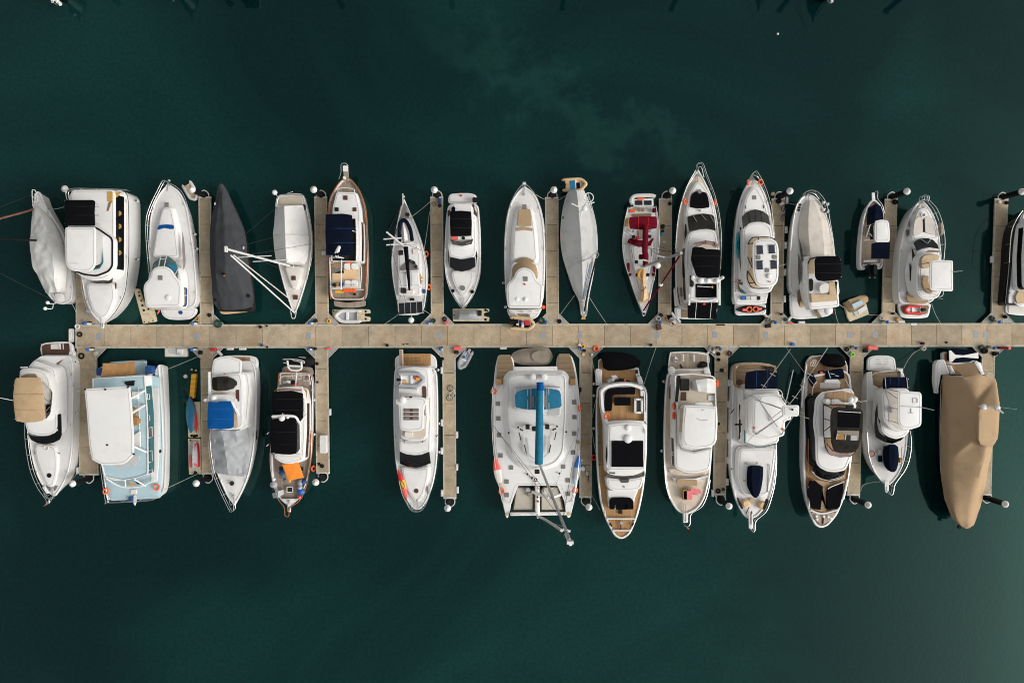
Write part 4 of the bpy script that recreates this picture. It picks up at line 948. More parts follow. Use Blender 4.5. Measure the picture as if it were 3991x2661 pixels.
tb = tube('dinghy_tube', [(345,330,1.9),(300,318,1.9),(180,322,1.9),(145,340,1.9),(135,370,1.9),(150,395,1.9)],0, .22,'rib_white', n=8, parent='root')
pan('stern_arch', [(150,350),(328,345),(330,408),(155,410)],2.1,'white_satin', .05)
for a in (168,248): rp('solar_panel', a, 362, a+66,402,2.16,'solar', .02)
for a in (190,222): rp('stern_seat', a, 425, a+28,458,1.6,'teak_brown', .05)
box3('life_vest', P(140,455,1.4), .6, .3, .25,'orange'); box3('life_vest', P(215,350,2.1), .7, .2, .2,'orange'); box3('red_bag', P(333,450,1.4), .35, .45, .4,'maroon'); box3('stern_box', P(95,555,1.3), .35, .9, .3,'ochre')
end()
# ---- U12 yacht with black covers
H12 = [(570,1310),(880,1310),(900,1150),(912,960),(908,760),(895,600),(870,430),(825,290),(765,170),(720,90),(680,140),(630,220),(590,320),(555,460),(535,620),(525,820),(522,1050),(530,1250)]
start('motor_yacht','white flybridge yacht with black covers over flybridge, cockpit and stern, bow rails far out','motor yacht', H12)
hull(H12,1.6,2.2,9,'white','cream_deck')
slab('swim_platform', [(512,1290),(515,1340),(530,1380),(570,1395),(700,1398),(860,1395),(880,1370),(888,1290)], .65,'white', .35, .3)
rp('platform_teak', 570,1300,640,1382, .7,'teak_brown', .03)
body('foredeck_trunk', [(640,300),(700,200),(745,200),(820,300),(860,440),(885,620),(620,640),(612,470)],2.5,1.9,'white', .6, .15, .1)
pan('sun_pad', [(655,330),(672,298),(700,282),(712,284),(718,300),(735,303),(750,296),(755,284),(790,295),(805,330),(818,400),(816,422),(760,430),(700,430),(648,418)],2.66,'black_canvas', .1, .1)
cyl('deck_hatch', P(730,285,2.62), .23, .1,'grey_hatch')
hs_ = body('saloon', [(640,640),(720,615),(800,612),(870,625),(900,760),(905,1250),(625,1250),(610,900),(615,740)],3.15,1.7,'white', .4, .1)
pan('windscreen', [(625,505,2.62),(690,486,2.66),(770,476,2.68),(840,486,2.66),(862,505,2.62),(872,625,3.2),(790,606,3.24),(720,610,3.24),(640,630,3.2)],0,'charcoal', .1, .05)
for q in ([(672,488),(706,545)],[(742,478),(790,532)],[(822,488),(858,550)]): hoopframe('wiper', [[(*q[0],2.72),(*q[1],3.0)]], .035,'alloy')
pan('side_window', [(603,560),(618,580),(622,700),(618,860),(605,1000),(590,1040),(580,1000),(590,880),(600,720)],2.45,'glass', .1) 
band(hs_,'side_glass', 6.3,7.6, .2, .75)
fb = body('flybridge', [(660,780),(700,730),(790,715),(880,730),(908,770),(905,1240),(640,1240),(645,1000)],3.9,3.1,'white', .4, .06, .1)
pan('fly_screen', [(672,748,3.95),(690,730,4.1),(785,710,4.2),(870,722,4.1),(900,745,3.95),(895,780,4.3),(860,750,4.4),(785,735,4.4),(700,745,4.4)],0,'glass_rose', .1, .03); hoopframe('screen_bar', [[(785,710,4.25),(780,735,4.45)],[(868,722,4.2),(860,750,4.45)]], .03,'black')
pan('fly_dash', [(690,770),(770,740),(870,740),(880,790),(800,785)],4.1,'cream_deck', .1)
bimini([(668,775),(690,764),(760,770),(785,785),(905,790),(912,800),(910,1000),(900,1035),(800,1040),(715,1030),(700,1010),(655,880)],5.3,'black_canvas', 3.95, .15, .12)
ar = slab('radar_arch', [(655,1020),(700,1040),(800,1055),(900,1040),(930,1020),(940,1045),(905,1070),(880,1085),(720,1085),(660,1055)],5.0,'white', .2, .2)
for a in (740,800,880): dome(a, 1062,5.0, .25 if a != 740 else .32,'antenna_dome'); 
dome(928,1036,5.0, .18,'antenna_dome'); ball('searchlight', P(672,1030,5.1), .2,'white')


pan('cockpit_cover', [(698,1088),(885,1090),(890,1205),(700,1210)],4.0,'black_canvas', .1, .1)
pan('companion_way', [(645,1015),(660,1012),(682,1080),(680,1110),(665,1120),(645,1108)],4.0,'charcoal', .1)
hoopframe('fly_rail', [[(640,1180,4.2),(640,1275,4.2)],[(650,1220,4.3),(760,1240,4.3),(895,1220,4.3)],[(905,1050,4.4),(905,1275,4.2)],[(888,1080,4.3),(890,1220,4.3)]], .12,'white')
hoopframe('boat_hook', [[(712,1110,4.15),(845,1118,4.15)]], .04,'white_pipe'); box3('yellow_hook', P(842,1118,4.1), .15, .25, .1,'yellow')
pan('stern_cover', [(628,1245),(885,1240),(880,1395),(630,1388)],2.9,'black_canvas', .1, .1); hoopframe('cover_seam', [[(705,1250,2.93),(693,1392,2.93)]], .03,'white_pipe'); hoopframe('cover_seam', [[(837,1245,2.93),(823,1392,2.93)]], .03,'white_pipe'); box3('stern_light', P(770,1265,2.9), .3, .2, .12,'red')
pan('side_deck', [(562,1120),(612,1120),(612,1200),(565,1200)],1.72,'teak_brown', .03); slab('quarter', [(510,1130),(524,1110),(540,1200),(565,1270),(520,1290)],1.3,'white', .5, .2); tube('stern_line', [(535,1120),(548,1200),(562,1280)],1.75, .04,'black', n=4)
rail([(720,90),(714,45),(740,32),(765,45),(805,160),(860,300),(900,460),(920,640),(920,830),(915,960)],3.0,2.2, step=1.7); hoopframe('pulpit', [[(714,110,2.2),(722,75,2.9),(742,68,2.9),(752,85,2.9),(770,160,2.2)]], .035,'steel')
rail([(700,95),(640,200),(600,300),(558,440),(535,600),(522,780)],2.7,2.1, step=1.9, mid=0); anchor(717,160,0,-1,2.25); box3('windlass', P(735,450,2.65), .2, .2, .15,'alloy')
end()
# ---- U13 yacht with solar panels
fr(2800,620)
H13 = [(140,1270),(420,1270),(440,1120),(470,900),(490,720),(472,560),(440,400),(395,270),(345,195),(298,175),(255,215),(215,290),(180,390),(155,540),(143,720),(138,950),(136,1150)]
start('motor_yacht','white yacht with four solar panels on its white hardtop','motor yacht', H13)
hull(H13,1.7,2.2,9)
slab('swim_platform', [(145,1270),(415,1268),(418,1340),(400,1358),(170,1366),(148,1350)], .65,'white', .35, .15)
body('foredeck_trunk', [(240,320),(300,240),(340,250),(400,350),(440,480),(455,580),(215,610),(205,500)],2.55,1.9,'white', .6, .15, .1)
hatch(314,336,36,2.62)
for a, b in ((240,420),(396,416)): hoopframe('deck_fitting', [[(a-3, b-14,2.6),(a, b+14,2.6)]], .06,'grey_hatch')
hs_ = body('saloon', [(215,600),(265,560),(330,545),(400,550),(460,590),(480,720),(460,1130),(400,1170),(280,1170),(225,1110),(215,800)],3.2,1.8,'white', .4, .1)
ws = pan('windscreen', [(205,505,2.62),(240,470,2.68),(285,447,2.7),(330,440,2.7),(390,455,2.7),(438,492,2.62),(455,580,3.2),(410,553,3.26),(335,545,3.28),(270,560,3.26),(218,612,3.2)],0,'glass_grey', .1, .05)
hoopframe('mullion', [[(262,460,2.73),(280,555,3.3)],[(318,444,2.74),(330,546,3.31)],[(362,448,2.74),(385,550,3.3)]], .035,'charcoal', ws)
pan('side_window', [(188,600),(200,590),(208,720),(212,880),(208,950),(198,990),(185,900),(180,720)],2.5,'glass', .1)
fb = body('flybridge', [(262,740),(300,692),(370,680),(440,682),(490,705),(510,780),(505,1080),(478,1120),(455,1165),(350,1172),(280,1160),(240,1100),(235,1000),(255,900)],4.0,3.2,'white', .4, .06, .1)
pan('fly_floor', [(265,730),(310,690),(440,690),(480,720),(480,1100),(300,1120),(255,1050),(258,980),(290,950),(262,860)],4.06,'sand_pad', .2)
tr = hoopframe('fly_screen_frame', [[(258,740,4.3),(292,690,4.5),(345,682,4.6),(440,682,4.6),(492,702,4.5)],[(258,740,4.3),(300,735,5.1)],[(345,682,4.6),(350,700,5.2)],[(255,855,4.3),(300,955,5.0),(285,860,5.0)],[(255,975,4.3),(250,1030,4.2),(275,1100,4.2),(320,1128,4.2),(440,1128,4.2)],[(255,975,4.3),(330,1100,5.0)],[(270,1080,4.2),(320,1078,4.8)]], .05,'charcoal')
ht = slab('hardtop', [(297,760),(315,715),(370,700),(450,695),(500,712),(520,745),(528,800),(525,1030),(510,1085),(470,1110),(380,1118),(330,1095),(312,1040),(300,960)],5.5,'white', .15, .3, .1)
for a, b in ((364,793),(467,787),(361,926),(484,922)): 
    o = pan('solar_panel', [(a-26, b-32),(a+24, b-34),(a+28, b+30),(a-24, b+34)],5.66,'solar_blue', .02); hoopframe('panel_rail', [[(a-32, b-34,5.66),(a+28, b-38,5.66)],[(a-28, b+36,5.66),(a+32, b+32,5.66)]], .03,'charcoal', o)
for a, b in ((350,857),(490,854),(426,969)): hatch(a, b, 36,5.65)
dome(440,1020,5.6, .25,'antenna_dome','white_satin', .15); box3('horn', P(445,1070,5.6), .25, .1, .1,'red'); hoopframe('antenna', [[(528,934,5.5),(595,916,6.5)]], .025,'white_pipe')
pan('cockpit_well', [(172,1080),(190,1050),(210,1060),(235,1110),(275,1168),(200,1168),(172,1130)],1.85,'teak_brown', .1); pan('cockpit_seat', [(198,1085),(215,1085),(240,1140),(205,1150)],2.1,'sand_pad', .1); pan('blue_cushion', [(200,1130),(232,1130),(248,1155),(282,1172),(210,1170)],2.2,'kayak_blue', .05)
body('aft_coaming', [(150,1178),(425,1178),(422,1262),(145,1262)],1.75, .8,'white', .2, .02); 
for i, (a, mt) in enumerate(((212,'blue_bright'),(252,'grey_light'),(303,'box_white'),(342,'charcoal'))): box3('stern_locker', P(a, 1214,1.8), .45 if i != 2 else .7, .4, .25, mt)
rail([(255,225),(290,150),(322,108),(345,118),(390,200),(430,300),(462,420),(480,560),(488,690)],3.0,2.15, step=1.7); hoopframe('pulpit', [[(275,195,2.2),(300,150,2.7),(318,142,2.75),(345,160,2.7),(365,190,2.2)]], .035,'steel'); anchor(303,190,0,-1,2.25)
end()
# ---- U14 yacht with beige foredeck cover
H14 = [(625,1190),(1060,1190),(1050,1100),(1022,850),(1000,700),(970,560),(930,450),(880,360),(830,318),(780,308),(730,330),(690,390),(660,480),(640,600),(626,780),(620,1000)]
start('motor_yacht','white yacht with a beige covered foredeck and a black bimini above tan seats','motor yacht', H14)
hull(H14,1.75,2.2,9, sharp=())
slab('swim_platform', [(622,1170),(630,1350),(650,1392),(720,1398),(860,1388),(960,1370),(1000,1340),(1000,1290)], .65,'white', .35, .4)
cover('foredeck_cover', [[(775,372,2.35),(735,440,2.2),(710,560,2.15),(708,680,2.15),(730,780,2.2),(745,840,2.3)],[(800,366,2.5),(790,450,2.7),(785,560,2.8),(790,680,2.9),(800,790,3.1),(805,862,3.2)],[(830,364,2.5),(870,450,2.7),(900,560,2.8),(915,680,2.9),(925,790,3.1),(925,845,3.2)],[(850,372,2.35),(905,440,2.2),(955,560,2.15),(985,680,2.15),(1005,780,2.2),(1015,840,2.3)]],'stone_cover', 5,9, .05, seed=8, drop=.15)
hs_ = body('saloon', [(745,850),(1018,840),(1035,1000),(1055,1250),(790,1260),(760,1100)],3.1,1.8,'white', .4, .12)
pan('side_window', [(706,690,2.3),(720,740,2.55),(735,800,2.85),(738,880,3.05),(730,905,2.95),(712,800,2.45)],0,'glass_grey', .1); pan('side_window', [(698,820,2.3),(712,860,2.6),(722,960,2.85),(720,1060,2.8),(708,1105,2.5),(696,1000,2.25)],0,'glass_grey', .1)
pan('side_deck', [(690,1150),(735,1118),(748,1150),(745,1240),(710,1290),(690,1240)],1.8,'teak_brown', .1); pan('aft_seat', [(710,1240),(748,1235),(752,1290),(712,1295)],1.9,'sand_pad', .1)
fb = body('flybridge', [(775,880),(830,860),(1030,850),(1040,1060),(1060,1280),(1040,1290),(800,1312),(785,1260),(770,1100)],4.0,3.1,'white', .35, .06, .1)
pan('fly_well', [(785,890),(850,868),(1015,868),(1025,1060),(1040,1240),(810,1252),(790,1150)],4.07,'nonskid', .2)
pan('fly_screen', [(778,900,4.1),(800,865,4.3),(860,850,4.4),(1000,845,4.4),(1010,855,4.5),(860,862,4.5),(805,880,4.5),(785,920,4.2)],0,'glass_grey', .05)
pan('fly_seat', [(810,1170),(830,1182),(1030,1180),(1035,1070),(1018,1068),(1040,1235),(815,1250)],4.35,'sand_pad', .05, .3); pan('fly_seat_side', [(965,1075),(1030,1068),(1040,1190),(970,1190)],4.34,'sand_pad', .1, .3); pan('fly_table', [(880,1120),(900,1090),(940,1080),(965,1085),(962,1165),(890,1172)],4.5,'white_warm', .2, .08); pan('stair_well', [(790,1050),(815,1040),(830,1060),(825,1150),(795,1155)],4.12,'charcoal', .15); pan('fly_pad', [(790,880),(835,868),(840,1000),(785,1000)],4.15,'sand_pad', .1)
bimini([(838,880),(860,855),(960,845),(1050,848),(1065,870),(1072,960),(1070,1040),(1050,1055),(920,1068),(860,1058),(842,1020)],5.7,'black_canvas', 4.1, .15, .15)
ball('stern_ball', P(960,1320,1.6), .5,'white', sz=.5); pan('gangway', [(830,1318),(858,1312),(905,1378),(870,1390)],1.0,'teak_brown', .02); hoopframe('stern_gear', [[(930,1318,1.4),(960,1345,1.4),(1000,1342,1.4)]], .08,'salmon')
ra = rail([(750,320),(770,285),(820,272),(870,290),(920,345),(955,430),(978,560),(1000,690),(1015,830)],3.05,2.1, step=1.5); hoopframe('pulpit', [[(760,330,2.2),(790,298,2.7),(840,305,2.7),(880,350,2.2)]], .035,'steel'); anchor(785,330,0,-1,2.3)
for a, b in ((712,400),(705,425),(700,447)): cyl('cleat', P(a, b, 2.1), .12, .12,'charcoal')
for i in range(6): box3('hanging_fender', P(915+(i % 3)*14,385+(i//3)*45+i*6,2.3), .3, .3, .35,('white','charcoal','grey_light')[i % 3])
rail([(690,390),(665,480),(645,620),(632,800)],2.6,2.0, step=1.8, mid=0); hoopframe('cover_light', [[(735,985,2.5),(735,990,2.6)]], .08,'charcoal')
for y in (700,900,975,1055): pan('porthole', [(628, y-20,1.25),(634, y-20,1.35),(636, y+20,1.35),(628, y+20,1.2)],0,'glass', .02) if y == 900 else None
end()
# ---- U15 small centre console
fr(3200,620)
H15 = [(345,960),(520,958),(540,930),(548,800),(552,600),(550,480),(528,410),(490,365),(460,350),(430,372),(395,430),(370,510),(352,620),(340,780),(338,900)]
start('centre_console_boat','small white open boat with a white T-top, navy covers and twin black outboards','motorboat', H15)
hull(H15,1.1,1.4,8,'white_satin','teak_pale', g=.14, drop=.35, sharp=())
cover('bow_cover', [[(418,425,1.45),(408,480,1.35),(402,600,1.2)],[(480,388,1.55),(475,480,1.75),(470,575,1.5)],[(524,412,1.45),(545,490,1.4),(548,560,1.3)]],'navy_canvas', 4,6, .03, seed=7, drop=.1)
box3('console', P(450,650, .8), .75,1.0,1.0,'white_satin'); pan('console_screen', [(425,580,1.5),(455,575,1.6),(460,700,1.9),(430,705,1.6)],0,'charcoal', .05)
tt = slab('hard_top', [(470,550),(480,538),(530,527),(582,535),(595,560),(602,640),(600,712),(588,725),(480,725),(468,700)],3.3,'white', .12, .15, .06)
pan('stern_canopy', [(442,738),(480,728),(603,728),(598,872),(440,868)],3.0,'navy_canvas', .05, .06)
posts('top_legs', [(478,560),(474,715),(590,560),(595,715)], .9,3.2, .035); hoopframe('side_rail', [[(395,680,1.6),(430,570,1.6)],[(425,650,1.6),(460,690,1.8)],[(375,710,1.5),(440,700,1.5)]], .05,'white_pipe')
slab('stern_bench', [(375,880),(490,878),(490,898),(375,900)],1.35,'white', .3, .05); slab('engine_well', [(360,920),(530,905),(535,950),(510,962),(365,960)], .95,'white', .2, .1)
for a in (418,462):
    o = cover('outboard', [[(a-26,930,1.2),(a-28,960,1.25),(a-20,1010,1.1)],[(a, 915,1.6),(a, 960,1.7),(a+4,1020,1.4)],[(a+28,925,1.2),(a+30,960,1.25),(a+26,1005,1.1)]],'black_gloss', 4,6, .0, drop=.3); V, F = sweep([P(a, 955,1.3), P(a+2,1015,-.4)], .13,8); mk('outboard_leg', V, F,'black', o); box3('propeller_guard', P(a+6,1035, .35), .16, .12, .1,'alloy', parent=o)
pulpit_plank([(443,292),(470,292),(475,360),(445,360)],1.5); hoopframe('bow_rail', [[(470,290,1.9),(495,282,2.0),(495,345,1.9),(535,400,1.9),(552,470,1.7)]], .03,'steel')
end()
# ---- U16 yacht with beige sunpads
H16 = [(680,1260),(960,1262),(1040,1150),(1052,950),(1050,820),(1032,650),(1010,550),(970,460),(925,395),(880,358),(845,378),(800,440),(755,540),(712,660),(685,800),(675,980),(672,1150)]
start('motor_yacht','white yacht with twin pale foredeck pads, a black windscreen and a white hardtop on stilts','motor yacht', H16)
hull(H16,1.75,2.25,9, flare=.05)
slab('swim_platform', [(672,1258),(682,1330),(700,1380),(760,1390),(850,1392),(930,1382),(945,1355),(962,1262)], .65,'white', .4, .25); pan('platform_teak', [(695,1280),(720,1272),(930,1275),(945,1290),(925,1350),(860,1365),(720,1355),(698,1310)], .7,'teak_brown', .15)
body('foredeck_trunk', [(820,520),(860,430),(925,430),(975,520),(1015,660),(1028,700),(800,720),(795,660)],2.6,1.95,'white', .5, .15, .06)
pan('sun_pad', [(820,530),(845,505),(880,505),(888,540),(890,640),(860,660),(805,668),(808,600)],2.75,'stone_cover', .2, .1); pan('sun_pad', [(905,520),(915,500),(950,498),(970,520),(1000,640),(998,662),(960,655),(910,640)],2.75,'stone_cover', .2, .1); rp('pad_gap', 890,525,912,638,2.72,'charcoal', .05)
V, F = torus(P(893,488,2.7), .22, .06); mk('hatch_ring', V, F,'white'); cyl('deck_hatch', P(893,488,2.66), .2, .04,'grey_hatch')
for q in ([(840,430),(870,395),(880,440)],[(900,440),(905,400),(930,440)],[(805,485),(830,445),(815,490)]): pan('bow_pad', q, 2.3,'stone_cover', .1)
hs_ = body('saloon', [(838,806),(880,788),(950,778),(1030,792),(1052,960),(1050,1120),(840,1180),(800,1000),(822,880)],3.2,1.85,'white', .4, .12)
pan('windscreen', [(808,735,2.75),(830,712,2.85),(875,695,2.9),(930,690,2.9),(980,705,2.88),(1018,745,2.8),(1030,785,3.2),(950,772,3.3),(880,780,3.3),(838,800,3.25)],0,'black_gloss', .1, .05); hoopframe('wiper', [[(872,700,2.95),(928,735,3.15)],[(960,700,2.95),(930,738,3.15)]], .035,'alloy')
pan('side_window', [(792,765,2.95),(815,820,3.2),(830,900,3.35),(822,1005,3.3),(800,900,3.0)],0,'glass', .1); pan('side_window', [(772,905,2.65),(785,930,2.9),(805,1010,3.2),(808,1060,3.2),(800,1070,3.1),(775,1060,2.7)],0,'glass', .05)
pan('cockpit_well', [(745,1160),(820,1108),(835,1150),(860,1210),(780,1210),(748,1185)],1.85,'teak_brown', .1); pan('cockpit_seat', [(748,1190),(790,1205),(935,1225),(938,1250),(900,1262),(790,1258),(755,1240)],2.1,'tan_pad', .1, .2)
fb = body('flybridge', [(850,850),(900,815),(980,812),(1045,840),(1058,1000),(1060,1150),(1020,1215),(960,1225),(880,1220),(840,1180),(830,1080),(836,950)],4.05,3.2,'white', .4, .06, .12)
pan('fly_well', [(882,850),(930,830),(1030,835),(1050,1000),(1048,1150),(900,1190),(865,1150),(870,1000)],4.12,'nonskid', .3); pan('fly_pad', [(880,870),(900,842),(960,832),(1035,838),(1035,870),(985,905),(940,952),(888,952),(878,930)],4.4,'sand_pad', .2, .25); pan('fly_seat', [(890,1030),(910,1015),(942,1018),(938,1060),(945,1100),(975,1150),(972,1175),(930,1165),(900,1130),(885,1080)],4.4,'tan_pad', .15, .25); pan('fly_screen', [(905,812,4.2),(935,798,4.4),(980,792,4.4),(1030,800,4.4),(1040,815,4.5),(960,812,4.55)],0,'glass_rose', .05)
slab('hardtop', [(950,900),(970,884),(1110,882),(1152,886),(1154,1145),(1140,1155),(965,1145),(950,1130)],6.3,'white_satin', .12, .12, .06); posts('top_legs', [(965,900),(962,1130),(1055,900),(1055,1140)],4.1,6.2, .045)
hoopframe('antenna', [[(1150,985,6.3),(1232,975,7.2)],[(1020,1215,4.2),(1062,1220,4.6)]], .03,'white_pipe'); hoopframe('fly_rail', [[(985,1180,4.5),(1030,1200,4.5),(1062,1190,4.5),(1068,1150,4.5)]], .04,'steel')
rail([(880,375),(892,320),(945,325),(948,360),(1010,430),(1055,540),(1078,660),(1082,760),(1072,880)],3.1,2.15, step=1.6); hoopframe('pulpit', [[(880,325,2.9),(882,358,2.4)],[(900,322,2.9),(905,355,2.9),(880,358,2.4)],[(930,325,2.9),(935,370,2.5)],[(940,380,2.4),(990,450,2.7),(1028,540,2.7)]], .03,'steel'); anchor(882,395,0,-1,2.3)
cover('anchor_net', [[(1025,560,2.5),(1020,610,2.4),(1030,670,2.4)],[(1045,555,2.9),(1045,615,3.0),(1050,672,2.9)],[(1068,570,2.7),(1072,620,2.7),(1068,650,2.7)]],'taupe_cover', 4,6, .12, seed=3)
for a in (570,650): pan('port_glass', [(745+(650-a)*.45, a-30,2.2),(775, a-40,2.35),(768, a+10,2.3),(748+(650-a)*.3, a+30,2.1)],0,'glass_grey', .05)
pan('port_glass', [(684,900, .95),(692,890,1.15),(694,1000,1.15),(684,1010, .95)],0,'glass', .02, .02)
end()
# ---- U17 dark hulled yacht at the right edge
fr(3491,620)
H17 = [(965,1275),(1330,1280),(1345,1000),(1330,800),(1290,600),(1230,470),(1175,400),(1120,440),(1075,500),(1030,600),(1010,720),(1000,880),(985,1060),(970,1200)]
start('motor_yacht','dark hulled yacht cut by the right edge, with a pale stern platform','motor yacht', H17)
hull(H17,1.8,2.4,6,'black_gloss','white_satin', g=.22, flare=-.02, rub='alloy')
slab('swim_platform', [(960,1265),(960,1330),(985,1352),(1080,1365),(1300,1368),(1330,1270)], .65,'white', .35, .3); rp('platform_mat', 985,1278,1300,1345, .7,'white_warm', .2)
pan('side_deck', [(1075,640),(1090,560),(1130,450),(1160,440),(1140,900),(1078,1100),(1040,1110),(1052,850)],2.35,'white_satin', .1); hs_ = body('saloon', [(1140,560),(1200,500),(1290,640),(1310,1000),(1300,1150),(1125,1120),(1120,860)],3.4,2.0,'white', .4, .2); band(hs_,'side_window', 4.6,6.6, .4, .8)
pan('aft_deck', [(1075,1150),(1300,1150),(1300,1260),(1060,1262),(1045,1200)],2.0,'sand_pad', .1); pan('aft_seat', [(1055,1125),(1110,1120),(1110,1145),(1062,1150)],2.2,'white', .1); slab('stern_coaming', [(1030,1250),(1060,1235),(1300,1262),(1300,1290),(1080,1290)],1.9,'white', .3, .2); slab('quarter', [(957,1125),(972,1120),(975,1240),(957,1240)],1.1,'white', .4, .1)
rail([(1110,450),(1060,520),(1015,620),(1000,740),(992,900)],2.9,2.2, step=1.8, mid=0); rp('port_glass', 1007,1025,1020,1082,1.75,'grey_light', .02)
end()
# ================================================================ boats, lower row
LOW = 'boats berthed along the lower side of the walkway'
S2 = 2.03636
# ---- L1 yacht with beige bimini
fr(0,1300)
K1 = [(365,190),(620,190),(640,300),(640,500),(632,700),(632,1000),(605,1180),(560,1300),(480,1425),(420,1390),(350,1300),(300,1180),(268,1040),(245,880),(225,700),(240,420),(300,250)]
start('motor_yacht','white yacht with a beige bimini overhanging the left side and a black wraparound windscreen','motor yacht', K1, LOW)
hull(K1,1.65,2.1,8, flare=.0, sharp=())
slab('swim_platform', [(350,130),(360,92),(400,78),(500,70),(600,78),(632,100),(638,150),(655,165),(655,200),(360,195)], .7,'white', .35, .3)
pan('platform_teak', [(362,110),(400,92),(600,85),(612,140),(596,188),(500,186),(370,195)], .76,'teak_dark', .1); pan('platform_hatch', [(442,92),(530,85),(532,135),(442,135)], .8,'white_warm', .05); hoopframe('stern_rail', [[(360,95,1.2),(500,74,1.2),(620,82,1.2),(635,140,1.2)],[(520,80,1.2),(525,135, .9)],[(550,82,1.2),(552,135, .9)],[(610,90,1.2),(612,140,1.0)]], .04,'white_pipe')
hs_ = body('saloon', [(300,235),(480,300),(500,400),(505,700),(498,850),(470,880),(400,895),(320,890),(240,860),(215,780),(200,500),(250,280)],3.2,1.8,'white', .4, .1)
pan('side_deck', [(540,215),(552,220),(530,250),(480,295),(445,290),(490,230)],1.72,'teak_brown', .1); pan('cockpit_coaming', [(360,195),(590,195),(520,235),(420,300),(250,290),(290,240)],1.95,'white', .1, .15); rp('cockpit_slot', 340,264,410,276,2.0,'black', .02); pan('cockpit_flag', [(295,268),(340,282),(345,294),(320,288)],2.1,'maroon', .02)
pan('windscreen', [(243,870,3.2),(275,890,3.22),(340,898,3.25),(420,892,3.25),(485,862,3.22),(502,810,3.2),(500,705,3.2),(533,698,3.05),(540,880,3.0),(520,925,2.7),(470,950,2.28),(400,965,2.28),(320,952,2.28),(268,925,2.3)],0,'glass', .1, .05)
body('foredeck_trunk', [(300,960),(480,975),(500,1080),(500,1200),(470,1330),(420,1340),(370,1250),(310,1080)],2.15,1.75,'white_satin', .6, .15, .08); cyl('deck_hatch', P(431,1236,2.2), .24, .07,'black'); V, F = torus(P(403,995,2.25), .24, .05); mk('horn_ring', V, F,'white_warm')
for a in ((305,1043),(519,1043)): cyl('deck_vent', P(a[0], a[1],2.1), .08, .1,'grey_hatch')
pan('side_vent', [(534,470),(556,470),(560,612),(538,615)],1.75,'grey_light', .02); 
for i in range(3): pan('vent_slot', [(536+i*9,474),(540+i*9,474),(544+i*9,612),(540+i*9,612)],1.78,'black', 0, .02)
pan('side_step', [(562,722),(595,722),(598,865),(565,870)],1.72,'grey_light', .05)
fb = body('flybridge', [(170,310),(240,298),(340,308),(400,335),(435,400),(452,500),(448,620),(440,700),(400,760),(210,770),(180,600),(165,420)],4.1,3.2,'white', .4, .06, .1); pan('fly_well', [(180,370),(220,352),(320,360),(380,400),(430,470),(440,600),(420,690),(390,740),(220,760),(190,600)],4.17,'white_warm', .2)
pan('fly_pit', [(180,370),(230,352),(310,352),(330,385),(190,390)],4.2,'teak_brown', .1); pan('helm_cover', [(402,620),(440,618),(432,690),(395,690)],4.4,'black_canvas', .1, .2); pan('fly_screen', [(440,480,4.3),(456,520,4.3),(452,610,4.3),(436,700,4.3),(400,745,4.3),(395,735,4.4),(428,690,4.5),(445,600,4.5)],0,'glass_grey', .05)

bimini([(136,388),(240,380),(355,385),(372,470),(392,700),(396,735),(370,760),(300,772),(210,775),(137,762),(122,650),(114,540),(125,430)],5.9,'tan_canvas', 4.2, .16, .12); hoopframe('antenna', [[(115,583,5.9),(0,560,7.5)]], .03,'white_pipe')
hoopframe('canopy_stay', [[(370,420,5.7),(440,490,4.4)],[(385,560,5.7),(440,610,4.4)],[(390,690,5.7),(440,630,4.3)]], .035,'alloy'); hoopframe('fly_light', [[(180,295,4.3),(240,292,4.3)]], .06,'white'); 
rail([(214,770),(218,920),(240,1090),(275,1230),(330,1350),(400,1450),(402,1490),(440,1430)],2.9,2.0, step=1.5); hoopframe('pulpit', [[(380,1390,2.2),(410,1435,2.5),(450,1440,2.5),(460,1420,2.2)]], .035,'steel'); cyl('windlass', P(458,1350,2.15), .12, .2,'alloy'); hoopframe('anchor_chain', [[(460,1355,2.2),(462,1430,2.3)]], .05,'alloy'); slab('anchor_locker', [(365,1340),(390,1325),(430,1390),(405,1400)],2.25,'white', .15, .1)
for q in ((402,1330,420,1325,445,1370,432,1372),(475,1330,505,1328,480,1370,468,1372)): pan('bow_locker', [(q[0], q[1]),(q[2], q[3]),(q[4], q[5]),(q[6], q[7])],2.12,'grey_hatch', .05)
pan('flag', [(398,1490,2.9),(425,1485,2.9),(370,1510,2.7)],0,'salmon', 0, .02)
for a in ((632,770,804),(633,832,866)): pan('porthole', [(a[0], a[1],1.55),(a[0]+10, a[1],1.3),(a[0]+10, a[2],1.3),(a[0], a[2],1.55)],0,'black', .02, .04)
rail([(590,260),(625,400),(660,560)],2.3,1.7, step=2.5, mid=0)
end()
# ---- L2 pale blue catamaran houseboat
fr(300,1300)
K2 = [(620,275),(745,270),(760,500),(772,750),(778,1000),(765,1340),(720,1440),(290,1460),(270,1330),(225,1180),(180,800),(175,400),(190,300),(300,240),(600,235)]
start('houseboat','pale blue houseboat with a big white roof, teal windows and a tan stern awning','houseboat', K2, LOW)
